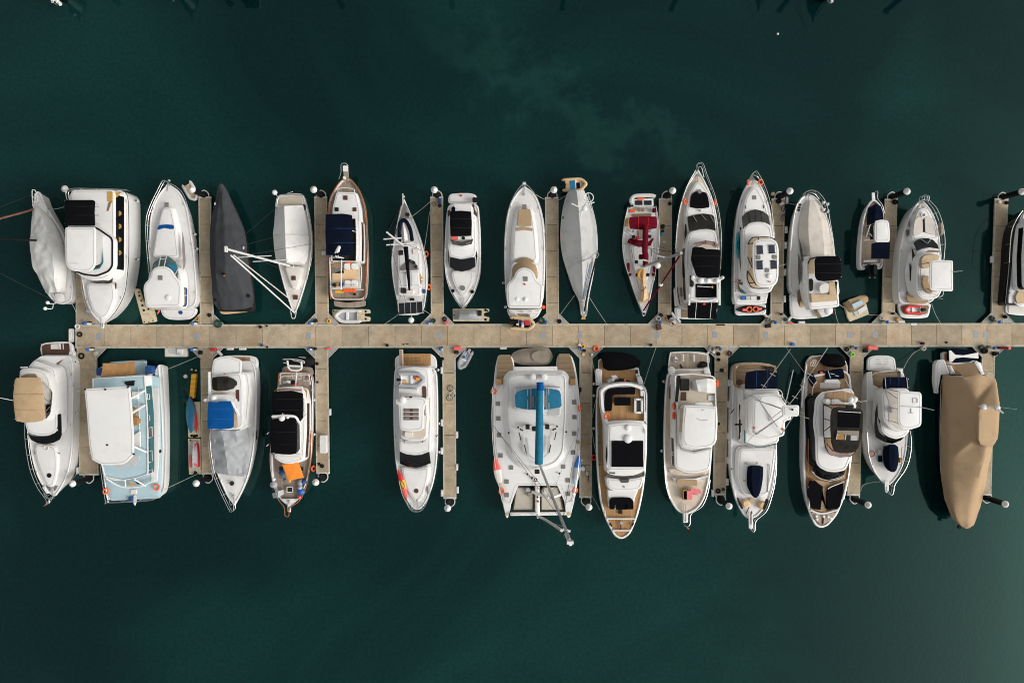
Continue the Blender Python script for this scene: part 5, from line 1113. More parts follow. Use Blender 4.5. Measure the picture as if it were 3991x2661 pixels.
# two hulls and a bridge deck between them
def cathull(nm, pts, z, mat='white'):
    T, _ = rnd(PP(pts, z), .5,3); c = cen(T)
    B = [Vector((c.x+(v.x-c.x)*.55, c.y+(v.y-c.y)*.97,0)) for v in T]; U = zset(B, -.5)
    V, F = loft([U, B, zadd(T, -.35), zadd(T, -.05), offs(T, -.05)], top='ngon'); return mk(nm, V, F, mat)
cathull('hull', [(706,272),(742,270),(762,500),(774,750),(778,1000),(765,1340),(720,1438),(640,1440),(660,1200),(640,400)],1.5)
cathull('hull', [(170,330),(215,300),(260,400),(300,1400),(285,1455),(255,1440),(215,1180),(165,500)],1.35)
slab('bridge_deck', [(205,370),(600,350),(712,380),(716,700),(730,1100),(722,1420),(660,1440),(290,1458),(230,1250),(200,800)],2.2,'ice_blue', .4, .2)
slab('side_deck', [(600,480),(715,470),(722,700),(716,1100),(700,1290),(640,1300),(660,1200),(655,700)],2.27,'nonskid', .1, .05)
frame_strip('gunwale', [(706,272),(742,270),(762,500),(774,750),(778,1000),(765,1340),(720,1438),(712,1420),(735,1300),(745,1000),(735,700),(720,450)],1.6, .06,'white', .3, .12)
hs_ = body('deckhouse', [(130,395),(585,365),(592,460),(612,700),(618,1200),(612,1230),(520,1262),(400,1280),(330,1285),(240,1250),(205,1100),(140,600)],3.6,2.2,'white', .15, .02)
band(hs_,'side_window', 2.0,4.9, .1, .9,'teal_glass'); band(hs_,'front_window', 5.25,8.8, .3, .8,'teal_glass')
slab('upper_deck', [(132,390),(588,362),(596,460),(614,700),(620,1205),(612,1228),(520,1260),(400,1280),(240,1250),(210,1140),(140,600)],3.78,'ice_blue', .12, .12)
frame_strip('deck_edge', [(132,390),(588,362),(596,460),(614,700),(620,1205),(612,1228),(520,1260),(400,1280),(240,1250),(210,1140),(140,600)],3.9, .07,'white', .12, .14)
for y0, y1 in ((522,576),(708,760)): frame_strip('window_frame', [(616, y0,3.6),(630, y0+4,3.2),(632, y1,3.2),(617, y1,3.6)],0, .06,'white', .05)
for y0, y1 in ((810,915),(1015,1130),(1180,1230)):
    w_ = pan('sliding_window', [(622, y0+18,3.55),(652, y0,2.78),(656, y1-18,2.7),(626, y1,3.47)],0,'glass_grey', .02, .03); frame_strip('window_frame', [(622, y0+18,3.6),(652, y0,2.83),(656, y1-18,2.75),(626, y1,3.52)],0, .05,'white', .03, .03, w_)
pan('front_glass', [(505,1290,3.2),(540,1285,3.2),(570,1310,2.7),(530,1315,2.7)],0,'charcoal', .03); pan('front_curtain', [(460,1288,3.2),(500,1325,2.65),(455,1330,2.65)],0,'ochre', .02); hoopframe('windscreen_frame', [[(255,1260,3.2),(330,1310,2.9),(420,1340,2.65),(560,1330,2.65),(680,1275,2.65)],[(420,1280,3.5),(425,1330,2.7)],[(500,1270,3.5),(600,1330,2.6)]], .08,'white')
slab('roof', [(64,480),(240,470),(445,458),(462,470),(480,650),(497,900),(497,1060),(440,1120),(400,1140),(310,1148),(215,1145),(130,1100),(105,970),(85,700)],6.1,'white', .14, .08, .06)
for a in ((73,485),(250,486),(447,465),(267,970),(498,1050)): cyl('roof_light', P(a[0], a[1],6.1), .1, .1,'charcoal')
pan('roof_lip', [(310,1150),(440,1120),(497,1062),(545,1060),(542,1110),(490,1160),(340,1168)],5.5,'grey_light', .1, .06)
[hoopframe('roof_strut', [l], .13,'white') for l in ([(470,565,5.95),(585,498,3.9)],[(482,690,5.95),(590,625,3.9)],[(498,985,5.95),(600,1030,3.9)],[(100,560,5.9),(160,600,3.8)],[(120,1040,5.9),(215,1080,3.8)])]; hoopframe('deck_line', [[(535,470,3.95),(552,990,3.95)]], .03,'white_pipe')
for a, b, r_ in ((500,672, .35),(515,760, .5)): cyl('wicker_seat', P(a, b, 3.84), r_, .5,'wicker', n=16)
pan('wicker_table', [(488,700),(520,672),(538,675),(500,725)],4.2,'wicker', .05); pan('sun_lounger', [(500,880),(548,850),(552,990),(500,970)],4.1,'white_satin', .1, .2); rp('deck_box', 480,505,530,570,4.1,'white_satin', .1, .3)
cover('rope_heap', [[(415,430,3.86),(440,455,3.86),(500,455,3.86)],[(420,420,4.1),(450,430,4.2),(500,425,4.1)],[(425,415,3.86),(460,412,3.86),(508,408,3.86)]],'black', 5,8, .2, seed=4)
cover('awning', [[(205,380,3.3),(350,372,3.2),(512,362,3.3)],[(222,310,3.25),(360,312,3.15),(505,300,3.25)],[(228,258,3.3),(350,262,3.15),(505,238,3.3)]],'canvas_brown', 5,8, .04, seed=5, straight=True)
slab('stern_deck', [(190,300),(300,245),(600,230),(606,350),(590,362),(200,385)],1.2,'ice_blue', .3, .2); posts('awning_pole', [(225,262),(505,242)],1.2,3.3); slab('stern_quarter', [(165,340),(190,305),(220,298),(210,380),(165,385)],1.35,'white', .3, .1); box3('blue_drum', P(212,330,1.3), .5, .8, .5,'blue')
slab('tender_deck', [(610,280),(640,275),(650,340),(700,335),(705,365),(600,370)],1.5,'ice_blue', .3, .1); box3('blue_barrel', P(655,312,1.5), .75, .8, .7,'blue'); rp('engine_hatch', 628,378,700,450,1.5,'grey_hatch', .05); hoopframe('stern_gantry', [[(590,362,2.2),(700,350,2.2)],[(610,470,1.9),(710,462,1.9)],[(680,380,2.0),(684,465,1.9)]], .06,'white_pipe')
for a in ((610,360),(675,358)): box3('stern_light', P(a[0], a[1],2.2), .2, .2, .15,'charcoal')
pulpit_plank([(492,1408),(518,1408),(518,1475),(505,1505),(490,1478)],2.4); box3('bow_hatch', P(498,1378,2.2), .65, .5, .12,'white_warm'); box3('blue_windlass', P(478,1440,2.25), .4, .5, .3,'blue')
rail([(205,1150),(212,1230),(248,1465),(260,1475),(450,1470),(640,1455),(672,1440)],3.1,2.2, step=1.6)
box3('cleat', P(725,1025,2.05), .3, .35, .2,'black')
end()
# ---- L3 yacht with blue bimini and grey tarp
fr(700,1300)
K3 = [(300,240),(640,240),(665,330),(670,480),(668,700),(660,880),(640,1060),(600,1250),(540,1390),(480,1500),(420,1430),(360,1300),(310,1180),(270,1000),(265,800),(270,500),(285,340)]
start('motor_yacht','white yacht with a royal blue bimini and a silver grey tarp tied over its foredeck','motor yacht', K3, LOW)
hull(K3,1.65,2.1,9, flare=.08)
slab('swim_platform', [(295,260),(330,210),(400,192),(500,188),(620,192),(665,205),(682,240),(682,420),(668,480),(300,330)], .7,'white', .4, .5); pan('cockpit_teak', [(470,205),(618,205),(605,288),(545,285),(540,240)], .78,'teak_warm', .05)
hs_ = body('saloon', [(300,330),(600,340),(620,480),(600,700),(590,820),(500,860),(290,840),(270,600)],3.0,1.75,'white', .3, .1)
slab('stern_canopy', [(292,245),(300,222),(360,198),(430,198),(520,220),(543,240),(540,330),(530,378),(400,372),(285,380),(278,330)],3.4,'white', .14, .2); pan('red_mark', [(382,343),(402,346),(392,358)],3.47,'salmon', .01, .02)
fb = body('flybridge', [(275,370),(530,340),(552,420),(555,800),(520,830),(440,842),(270,835),(262,600)],3.7,3.0,'white', .3, .05, .08); rp('fly_floor', 290,510,520,540,3.75,'cream_deck', .1); pan('fly_well', [(470,620),(500,640),(510,800),(490,830),(470,820)],3.78,'sand_pad', .1)
cover('dinghy_cover', [[(285,385,3.9),(283,440,3.9),(290,490,3.9)],[(330,375,4.3),(330,440,4.5),(330,500,4.3)],[(420,375,4.3),(420,440,4.5),(420,495,4.3)],[(470,392,4.1),(485,440,4.2),(470,480,4.1)],[(492,412,3.9),(498,430,3.9),(495,450,3.9)]],'charcoal', 4,8, .03, seed=5, drop=.15)
pan('stair_well', [(488,490),(520,488),(522,590),(505,592),(488,560)],3.76,'mahogany', .1); pan('side_step', [(552,390),(600,400),(615,450),(610,465),(580,470),(560,490)],1.75,'teak_brown', .1)
slab('radar_arch', [(245,545),(270,532),(440,532),(470,560),(500,572),(500,590),(450,605),(320,598),(240,600)],4.6,'white', .2, .2); dome(300,562,4.6, .3,'radar_dome'); ball('antenna_ball', P(225,581,4.6), .2,'white'); hoopframe('arch_arm', [[(450,590,4.4),(490,660,4.0),(530,745,3.4)],[(258,335,3.9),(262,545,4.1)],[(525,340,3.5),(530,560,3.6),(530,820,3.2)]], .14,'white')
bimini([(250,590),(320,600),(360,588),(445,588),(468,640),(475,700),(474,810),(450,826),(360,836),(242,828),(243,700)],5.2,'blue_canvas', 3.75, .14, .1)
pan('side_glass', [(590,560),(604,620),(603,780),(590,800),(582,720)],2.4,'glass_grey', .1); hoopframe('side_rail', [[(565,490,2.9),(580,640,2.7),(570,800,2.4),(605,660,2.3)]], .08,'white')
cover('foredeck_tarp', [[(272,838,3.0),(280,905,2.6),(286,1000,2.5),(284,1120,2.4),(280,1212,2.2)],[(360,842,3.6),(380,920,3.3),(395,1000,3.2),(412,1120,3.0),(425,1235,2.6)],[(490,850,3.3),(500,920,3.0),(500,1000,2.8),(505,1120,2.6),(500,1240,2.3)],[(592,815,2.6),(606,900,2.3),(610,970,2.2),(602,1120,2.15),(580,1245,2.1)]],'tarp_silver', 6,14, .15, seed=21, drop=.1, straight=True)
cyl('deck_hatch', P(457,1305,2.2), .25, .08,'charcoal'); rail([(268,850),(255,980),(270,1120),(300,1250),(360,1390),(425,1525),(445,1555),(470,1535),(472,1470)],2.9,2.05, step=1.6); hoopframe('pulpit', [[(432,1440,2.3),(445,1495,2.6),(470,1470,2.4)]], .035,'steel'); cyl('windlass', P(470,1410,2.2), .14, .2,'alloy'); hoopframe('anchor_chain', [[(472,1415,2.25),(476,1480,2.35)]], .05,'alloy')
pan('porthole', [(668,835,1.3),(678,838,1.0),(678,920,1.0),(668,925,1.3)],0,'black', .05, .03)
end()
# ---- L4 trawler with orange awning
fr(1000,1320)
K4 = [(200,320),(480,310),(495,420),(490,600),(488,800),(482,980),(465,1120),(440,1250),(380,1380),(310,1450),(270,1450),(200,1400),(150,1280),(120,1120),(118,980),(125,800),(150,600),(185,420)]
start('trawler','wood trimmed trawler with two black canvas roofs and an orange awning on its teak foredeck','trawler', K4, LOW)
hull(K4,1.6,2.2,9,'white','teak_grey', g=.11, drop=.3, rub='varnish', sharp=())
tube('cap_rail', [(118,985,2.0),(122,1120,2.1),(150,1280,2.2),(190,1400,2.3),(240,1470,2.6),(248,1540,2.8),(280,1545,2.8),(290,1475,2.6),(370,1415,2.35),(425,1310,2.3),(455,1180,2.2),(472,980,2.0),(462,770,1.85),(440,720,1.85),(445,560,1.8)],0, .05,'varnish')
slab('swim_platform', [(222,300),(225,250),(260,238),(380,240),(480,248),(495,280),(495,320)], .6,'teak_grey', .25, .2); slab('cockpit', [(195,300),(470,292),(475,410),(190,425)],1.45,'teak_grey', .5, .1); hoopframe('stern_rail', [[(195,300,2.0),(270,288,2.0),(400,295,2.0),(470,300,2.0)],[(196,300,2.0),(186,420,1.9)]], .06,'varnish'); hoopframe('stern_posts', [[(210,305,1.9),(210,400,2.0)],[(455,310,1.9),(470,400,2.0)],[(350,290,2.4),(340,410,2.6)],[(195,300,2.0),(470,302,2.0)]], .06,'white_pipe')
hoopframe('dinghy_crane', [[(268,190,2.4),(290,268,2.4),(385,268,2.4),(390,200,2.4)],[(275,235,2.4),(385,240,2.4)],[(300,275,2.2),(370,275,2.2)]], .1,'white')
pan('floor_hatch', [(258,325),(300,322),(300,350),(258,352)],1.5,'teak_pale', .03)
for a, b in ((330,325),(370,330),(430,350)): frame_strip('floor_hatch', [(a-20, b-24),(a+20, b-24),(a+20, b+22),(a-20, b+22)],1.52, .06,'white_warm', .03)
cover('white_bag', [[(228,370,1.6),(230,392,1.6)],[(265,362,2.1),(270,385,2.2)],[(310,370,1.6),(308,395,1.6)]],'white_satin', 4,5, .06, seed=3); box3('black_bag', P(325,378,1.5), .4, .4, .35,'black'); box3('orange_float', P(342,396,1.5), .7, .15, .2,'orange'); box3('red_cap', P(466,338,1.5), .3, .3, .3,'maroon')
dh = body('deckhouse', [(180,440),(405,440),(430,560),(430,800),(415,1050),(390,1075),(300,1092),(210,1080),(160,1045),(155,800),(165,560)],3.1,1.6,'white', .35, .12); band(dh,'side_window', 2.1,3.8, .35, .8)
pan('side_deck', [(412,440),(440,450),(440,640),(412,640)],2.6,'teak_warm', .03); slab('aft_roof', [(178,425),(345,412),(405,415),(410,450),(350,445),(175,448)],3.3,'white', .15, .1); hoopframe('teak_bow', [[(155,455,3.5),(240,440,3.6),(395,450,3.5)]], .06,'varnish')
bimini([(138,465),(220,456),(310,452),(405,475),(408,560),(406,690),(370,735),(330,668),(140,662),(132,560)],4.8,'black_canvas', 3.2, .12, .1, name='aft_canopy')
bimini([(125,700),(240,690),(345,690),(352,760),(352,960),(350,1000),(300,1010),(220,1008),(122,995),(118,850)],5.0,'black_canvas', 3.4, .12, .1, name='front_canopy')
slab('fly_coaming', [(130,690),(370,690),(385,760),(380,960),(360,1005),(260,1018),(130,1000)],3.75,'white', .5, .2); pan('fly_screen', [(352,740,4.2),(375,740,3.9),(378,960,3.9),(352,1000,4.2)],0,'glass_grey', .05)
hoopframe('signal_arch', [[(135,678,5.3),(240,670,5.4),(330,678,5.3),(362,712,5.0),(380,750,4.0)],[(370,740,4.4),(430,660,3.2)],[(400,690,3.6),(418,640,3.2)]], .13,'white'); dome(224,692,5.3, .3,'radar_dome'); ball('antenna_ball', P(272,684,5.4), .17,'white'); hoopframe('aerial', [[(228,650,5.4),(232,675,5.5)],[(88,935,5.2),(108,918,4.6)],[(92,830,5.2),(108,815,4.6)]], .04,'white_pipe')
body('trunk_front', [(150,1010),(390,1010),(412,1050),(380,1070),(300,1092),(220,1085),(160,1045)],3.3,2.2,'white', .3, .05)
slab('awning', [(220,1098),(360,1070),(385,1130),(413,1212),(340,1225),(278,1242),(250,1170)],3.1,'orange_tarp', .04, .04, .05); tube('awning_tie', [(340,1115,3.12),(290,1240,3.1)],0, .03,'yellow', n=4); box3('yellow_weight', P(290,1243,3.0), .2, .2, .12,'yellow')
for a, b in ((215,1130),(390,1135)): hatch(a, b, 34,2.06,'charcoal'); 
frame_strip('hatch_frame', [(262,1290),(318,1290),(318,1340),(262,1340)],2.16, .06,'white', .03); hatch(290,1315,44,2.12,'charcoal')
for a, b, sx, sy, mt in ((222,1165, .55, .7,'blue'),(250,1225, .3, .3,'blue'),(155,1270, .8, .9,'rib_grey'),(150,1308, .55, .5,'charcoal'),(390,1250, .7, .8,'rib_grey'),(415,1245, .5, .7,'blue'),(385,1295, .6, .6,'rib_grey'),(395,1330, .5, .9,'blue_bright'),(383,1378, .4, .5,'salmon')): cyl('deck_bundle', P(a, b, 2.0), max(sx, sy)*.42, .4, mt, n=10, bev=.4, dome=.1)
cover('grey_roll', [[(135,1350,2.3),(145,1390,2.3)],[(185,1330,2.7),(190,1385,2.7)],[(230,1318,2.3),(235,1355,2.3)]],'rib_grey', 4,5, .03, seed=1, drop=.3)
tube('rail_pad', [(135,1010,2.1),(140,1220,2.2)],0, .1,'white_satin', n=6); ball('pad_end', P(150,1226,2.2), .2,'white')
slab('bow_deck', [(200,1395),(375,1395),(320,1440),(290,1455),(262,1450)],2.3,'white', .15, .2); pulpit_plank([(268,1440),(300,1440),(298,1515),(270,1508)],2.5); rp('anchor_slot', 276,1470,290,1500,2.53,'varnish', .02); cyl('windlass', P(285,1415,2.3), .14, .2,'alloy')
rail([(118,990),(122,1130),(150,1280),(190,1400)],2.7,2.15, step=1.6, mid=0)
end()
# ---- L5 yacht with teak swim platform
fr(1450,1320)
K5 = [(205,240),(560,240),(572,420),(575,700),(572,960),(560,1120),(530,1280),(480,1410),(440,1470),(395,1495),(345,1470),(300,1400),(240,1250),(205,1080),(190,800),(188,500),(195,320)]
start('motor_yacht','white yacht with a teak stern platform and a barred sunroof on its hardtop','motor yacht', K5, LOW)
hull(K5,1.7,2.2,9, sharp=())
slab('swim_platform', [(198,260),(200,175),(215,155),(240,140),(270,130),(510,130),(545,150),(565,185),(568,260)], .65,'white', .35, .25); rp('platform_teak', 240,130,512,235, .74,'teak_warm', .02)
for a in (302,362,402): frame_strip('teak_hatch', [(a-16,165),(a+16,165),(a+16,198),(a-16,198)], .765, .04,'teak_brown', .02, .03)
gw = slab('gangway', [(238,93),(270,93),(274,258),(242,258)],1.5,'white', .12, .05); rp('gangway_deck', 246,97,266,250,1.56,'teak', .02, .04, gw)
hs_ = body('saloon', [(230,260),(500,245),(520,420),(522,700),(510,985),(440,1010),(375,1018),(300,1008),(240,985),(232,700)],3.2,1.8,'white', .3, .1)
pan('windscreen', [(242,984,3.2),(300,1008,3.25),(375,1018,3.26),(440,1010,3.25),(500,982,3.2),(513,1085,2.4),(440,1112,2.35),(378,1124,2.33),(310,1115,2.35),(243,1090,2.4)],0,'glass', .05, .05)
body('foredeck_trunk', [(255,1115),(380,1140),(500,1110),(490,1220),(450,1360),(410,1420),(370,1420),(310,1330),(270,1220)],2.35,1.9,'white_satin', .5, .15, .08); cyl('deck_hatch', P(387,1326,2.38), .25, .07,'mahogany')
slab('boat_deck', [(235,290),(260,262),(350,245),(470,250),(498,290),(505,520),(235,520)],3.35,'white_satin', .14, .25); pan('stair_well', [(435,420),(450,410),(468,415),(475,440),(475,515),(440,515)],3.43,'teak_dark', .15); pan('side_step', [(505,310),(525,345),(535,385),(515,392),(500,360)],1.8,'teak_brown', .1); tube('rolled_awning', [(238,450,3.7),(395,458,3.7)],0, .28,'white_satin', n=10)
fb = body('flybridge', [(232,520),(480,520),(492,700),(470,880),(420,892),(340,895),(250,870),(235,700)],4.1,3.3,'white', .3, .06, .1); pan('fly_well', [(460,560),(478,680),(475,810),(440,812),(250,812),(255,855),(450,860),(360,812)],4.17,'white_warm', .1) if False else pan('fly_well', [(250,790),(470,790),(468,850),(420,868),(330,868),(255,845)],4.17,'cream_deck', .1); rp('fly_console', 285,812,352,860,4.5,'white_warm', .08, .3); pan('fly_teak', [(455,610),(468,665),(458,670)],4.2,'teak_dark', .02)
pan('fly_screen', [(246,868,4.0),(300,888,4.0),(380,892,4.0),(440,882,4.0),(470,862,4.0),(466,898,3.5),(400,915,3.45),(320,915,3.45),(250,895,3.5)],0,'grey_light', .05, .03); hoopframe('screen_bar', [[(281,880,4.05),(281,912,3.5)],[(440,880,4.05),(440,905,3.5)]], .03,'charcoal')
ht = slab('hardtop', [(205,530),(240,525),(340,505),(440,508),(480,535),(478,565),(455,590),(455,700),(450,780),(420,805),(330,810),(260,800),(240,770),(232,580),(205,565)],5.2,'white', .16, .2, .1); dome(268,532,5.2, .35,'radar_dome'); box3('roof_horn', P(338,508,5.25), .3, .15, .12,'charcoal')
for i in range(3):
    y = 623+i*36; f_ = rp('sunroof_frame', 276, y-15,407, y+14,5.33,'mahogany', .03); rp('sunroof_pane', 282, y-11,328, y+10,5.35,'grey_hatch', .02, .03, f_); rp('sunroof_pane', 354, y-11,402, y+10,5.35,'grey_hatch', .02, .03, f_)
rail([(235,1240),(262,1350),(300,1430),(340,1495),(395,1510),(440,1490),(480,1420),(510,1330)],2.85,2.15, step=1.2); hoopframe('pulpit', [[(340,1430,2.2),(345,1480,2.6),(392,1490,2.6),(435,1478,2.6),(440,1440,2.2)]], .035,'steel'); hoopframe('anchor_chain', [[(395,1400,2.4),(394,1470,2.35)]], .05,'alloy'); cover('bow_bag', [[(478,1295,2.2),(478,1350,2.2)],[(492,1285,2.5),(492,1345,2.5)],[(508,1290,2.2),(508,1350,2.2)]],'rib_grey', 3,4, .06)
hoopframe('hook', [[(555,855,1.9),(575,840,1.9)]], .04,'charcoal'); hoopframe('stern_line', [[(520,262,1.8),(545,280,1.8),(530,330,1.9)]], .05,'white_pipe')
end()
# ---- L6 sailing catamaran
fr(1850,1320)
K6 = [(200,140),(850,130),(915,500),(920,700),(915,1000),(880,1350),(830,1565),(800,1540),(310,1540),(285,1565),(230,1350),(170,1000),(155,700),(160,450)]
start('catamaran','large white sailing catamaran with a blue boom cover and blue bimini','catamaran', K6, LOW)
def hullside(pts, z):
    T, _ = rnd(PP(pts, z), .9,3); c = cen(T); B = [Vector((c.x+(v.x-c.x)*.72, c.y+(v.y-c.y)*.98,0)) for v in T]
    V, F = loft([zset(B, -.5), B, zadd(T, -.6), zadd(T, -.05), offs(T, -.06)], top='ngon'); return mk('hull', V, F,'white')
hullside([(205,145),(235,138),(330,145),(350,250),(340,600),(360,1000),(340,1300),(310,1500),(290,1562),(275,1562),(235,1400),(205,1220),(170,1000),(155,700),(160,460),(180,240)],1.75)
hullside([(725,130),(840,130),(875,220),(905,400),(918,600),(922,750),(915,1000),(905,1200),(880,1380),(835,1555),(815,1565),(795,1530),(770,1300),(745,1000),(760,600),(708,240)],1.75)
slab('bridge_deck', [(165,470),(210,410),(270,250),(345,245),(708,240),(800,240),(870,420),(915,600),(918,900),(895,1250),(860,1420),(790,1450),(745,1282),(540,1282),(365,1282),(320,1450),(250,1420),(205,1200),(165,900)],1.95,'white', .5, .3, .06)
for pts in ([(215,142),(310,138),(335,220),(330,310),(275,330),(245,400),(188,402),(195,240)],[(735,130),(832,130),(860,230),(880,330),(880,402),(820,402),(800,325),(725,300),(725,200)]): pan('stern_steps', pts, 2.02 if False else 2.0,'teak_brown', .1, .3)
for a in (212,858): rp('step_block', a-24,350, a+22,404,2.3,'teak_warm', .03, .25)
for a, b in ((260,420),(820,412)): rp('side_vent', a-13, b-20, a+13, b+20,2.04,'ice_blue', .03)
hs_ = body('deckhouse', [(278,345),(310,310),(420,300),(600,298),(770,305),(802,340),(800,700),(780,1000),(700,1100),(540,1140),(400,1110),(310,1020),(275,700)],2.6,1.95,'white', .6, .4, .2, .16)
body('cockpit_roof', [(350,425),(540,412),(745,425),(760,580),(745,680),(350,620)],3.15,2.9,'white_satin', .3, .05, .05, .05)
hoopframe('traveller', [[(355,425,3.5),(540,415,3.55),(745,424,3.5)]], .06,'alloy'); 
for a in (510,605): dome(a, 333,2.95, .35,'antenna_dome','white_satin', .15)
hoopframe('solar_bar', [[(540,310,3.1),(540,355,3.1)],[(540,330,3.1),(590,330,3.1)]], .05,'alloy'); rp('engine_step', 495,265,580,292,2.06,'white_satin', .05); slab('stern_beam', [(340,245),(710,240),(725,292),(335,300)],2.05,'white', .2, .1)
bm_ = bimini([(352,490),(365,465),(420,445),(540,430),(640,432),(740,450),(752,480),(760,585),(745,600),(650,615),(540,622),(420,612),(355,595)],4.2,'sky_canvas', 3.0, .18, .15)
rp('bimini_window', 480,502,518,595,4.42,'grey_hatch', .03, .03, bm_['o']); rp('bimini_window', 602,498,634,590,4.42,'grey_hatch', .03, .03, bm_['o']); hoopframe('canopy_seam', [[(463,442,4.3),(464,615,4.32)]], .03,'box_white', bm_['o']); hoopframe('canopy_seam', [[(647,434,4.3),(648,614,4.32)]], .03,'box_white', bm_['o'])
tube('boom_cover', [(572,385,5.0),(570,500,5.0),(566,700,5.0),(563,900,5.0),(560,1090,4.8)],0, .34,'sky_canvas', n=10, taper=1.25); tube('boom', [(598,450,4.9),(597,650,4.9)],0, .1,'white_pipe', n=6); tube('boom_end', [(570,380,5.1),(572,450,5.1)],0, .36,'blue_canvas', n=10)
m = mast((568,1100,3.0),(830,1755,26.5), .145,'spar', spread=(), taper=.85, stays=[(165,760,2.1, .82,'rubber'),(160,755,2.1, .6,'rubber'),(910,770,2.1, .82,'rubber'),(905,780,2.1, .5,'alloy'),(548,1555,2.2, .88,'alloy')])
hoopframe('spreader', [[(500,1335,11.5),(645,1385,12.2)],[(665,1388,12.2),(750,1358,11.8)]], .14,'white', m); hoopframe('masthead', [[(800,1705,25),(838,1790,26.6)],[(805,1775,26.6),(862,1775,26.6)]], .15,'white', m); hoopframe('spreader', [[(770,1660,22.5),(835,1680,22.5)]], .1,'white', m)
tube('furled_sail', [(545,1545,2.3),(610,1575,8),(700,1630,15.5),(760,1672,21)],0, .13,'white_warm', n=7)
for pts in ([(362,1292),(470,1292),(518,1315),(516,1498),(330,1500)],[(575,1315),(600,1292),(735,1288),(780,1500),(577,1502)]):
    n_ = pan('trampoline', pts, 1.75,'net', .05, .03); frame_strip('net_edge', pts, 1.8, .12,'teak_dark', .05, .05, n_)
slab('front_beam', [(310,1515),(800,1510),(802,1538),(312,1545)],2.0,'white', .25, .05); slab('centre_spine', [(528,1285),(566,1285),(568,1500),(560,1565),(545,1570),(530,1500)],2.05,'white', .2, .1)
for a, b in ((204,566),(207,695),(213,840),(226,1019),(318,1123),(279,1246),(280,1363),(870,553),(872,683),(869,827),(860,992),(773,1115),(814,1234),(815,1352)): hatch(a, b, 38,2.04)
for a, b, c, d in ((268,1525,298,1545),(810,1515,840,1540)): rp('bow_cap', a, b, c, d, 2.0 if False else 1.85,'sand_pad', .03)
hatch(545,1158,44,2.9,'charcoal', sy=40)
for a, b in ((462,766),(517,782),(633,765)): box3('winch_pod', P(a, b, 3.0), .42, .5, .3,'charcoal')
for a in (435,490,608,665): cyl('winch', P(a, 767,3.0), .2, .25,'white_warm')
for a, b in ((380,771),(400,788),(414,796),(297,819),(798,811),(718,763),(702,785),(686,792),(740,1173),(460,1181),(500,1211),(550,1380),(553,1417)): cyl('deck_block', P(a, b, 2.98 if b < 900 else 2.1), .1, .14,'charcoal')
hoopframe('grab_rail', [[(387,815,3.08),(404,885,3.08)]], .05,'charcoal'); hoopframe('grab_rail', [[(712,812,3.08),(697,882,3.08)]], .05,'charcoal'); hoopframe('grab_rail', [[(434,925,3.08),(452,1000,3.08)]], .05,'charcoal'); hoopframe('grab_rail', [[(665,922,3.08),(650,995,3.08)]], .05,'charcoal')
pan('sheet_channel', [(438,860),(460,860),(480,1005),(520,1040),(515,1055),(458,1015),(445,960)],3.06,'grey_light', .1, .03); pan('sheet_channel', [(640,855),(662,855),(650,1000),(600,1040),(602,1025),(630,1000)],3.06,'grey_light', .1, .03); pan('roof_panel', [(640,615),(745,605),(740,668),(640,668)],3.2,'grey_light', .1, .03)
V, F = torus(P(532,1230,2.2), .15, .05); mk('black_ring', V, F,'black'); box3('net_bag', P(462,1315,1.8), .45, .4, .3,'rib_grey'); box3('net_bag', P(480,1352,1.8), .5, .4, .3,'taupe_cover'); box3('windlass', P(508,1316,1.95), .35, .3, .3,'black'); tube('anchor_line', [(528,1240,2.15),(527,1500,2.15)],0, .04,'varnish', n=5); pan('gas_bottle', [(600,1310),(620,1330),(632,1355),(612,1350)],2.0,'white', .1, .2); box3('yellow_fuel', P(902,902,2.0), .3, .3, .25,'ochre')
for sx in (0,1):
    rail([(158,420),(150,700),(165,980),(200,1220),(240,1420)] if sx == 0 else [(898,380),(925,700),(918,980),(895,1220),(855,1430)],2.45,1.8, step=2.2, rad=.02)
end()
# ---- L7 teak decked yacht
fr(2200,1340, S2)
K7 = [(262,330),(640,330),(658,400),(655,700),(645,1000),(620,1200),(580,1370),(520,1510),(455,1550),(400,1525),(330,1400),(285,1260),(265,1080),(252,850),(250,600),(254,420)]
start('motor_yacht','white yacht with teak upper deck, black seat covers and a square black roof panel','motor yacht', K7, LOW)
hull(K7,1.8,2.3,8,'white','teak_warm', g=.16, drop=.1, sharp=())
slab('swim_platform', [(264,330),(268,130),(282,118),(302,114),(590,190),(600,250),(610,330)], .75,'white', .4, .15); pan('platform_teak', [(272,140),(300,122),(320,205),(560,205),(575,300),(300,310),(300,205),(274,195)], .82,'teak_warm', .05); slab('quarter', [(246,215),(254,195),(298,205),(298,325),(250,330)],1.5,'white', .6, .1); slab('quarter', [(575,265),(605,250),(622,290),(630,330),(590,330)],1.5,'white', .6, .1); 
cover('wetbar', [[(340,285,1.3),(345,310,1.3)],[(375,270,1.6),(380,300,1.6)],[(420,285,1.3),(425,305,1.3)]],'white_satin', 3,4, .05); pan('stern_awning', [(368,250),(410,247),(425,270),(385,275)],1.9,'white', .05); box3('stern_cushion', P(430,295,1.2),1.0, .3, .3,'black'); box3('stern_cushion', P(500,296,1.2), .45, .25, .3,'charcoal'); box3('stern_table', P(450,285,1.2), .5, .3, .4,'charcoal'); pan('red_lamp', [(470,280),(485,278),(488,298),(475,300)],1.6,'salmon', .05)
pan('outboard_rack', [(562,205),(584,205),(584,235),(562,235)],1.4,'charcoal', .03)
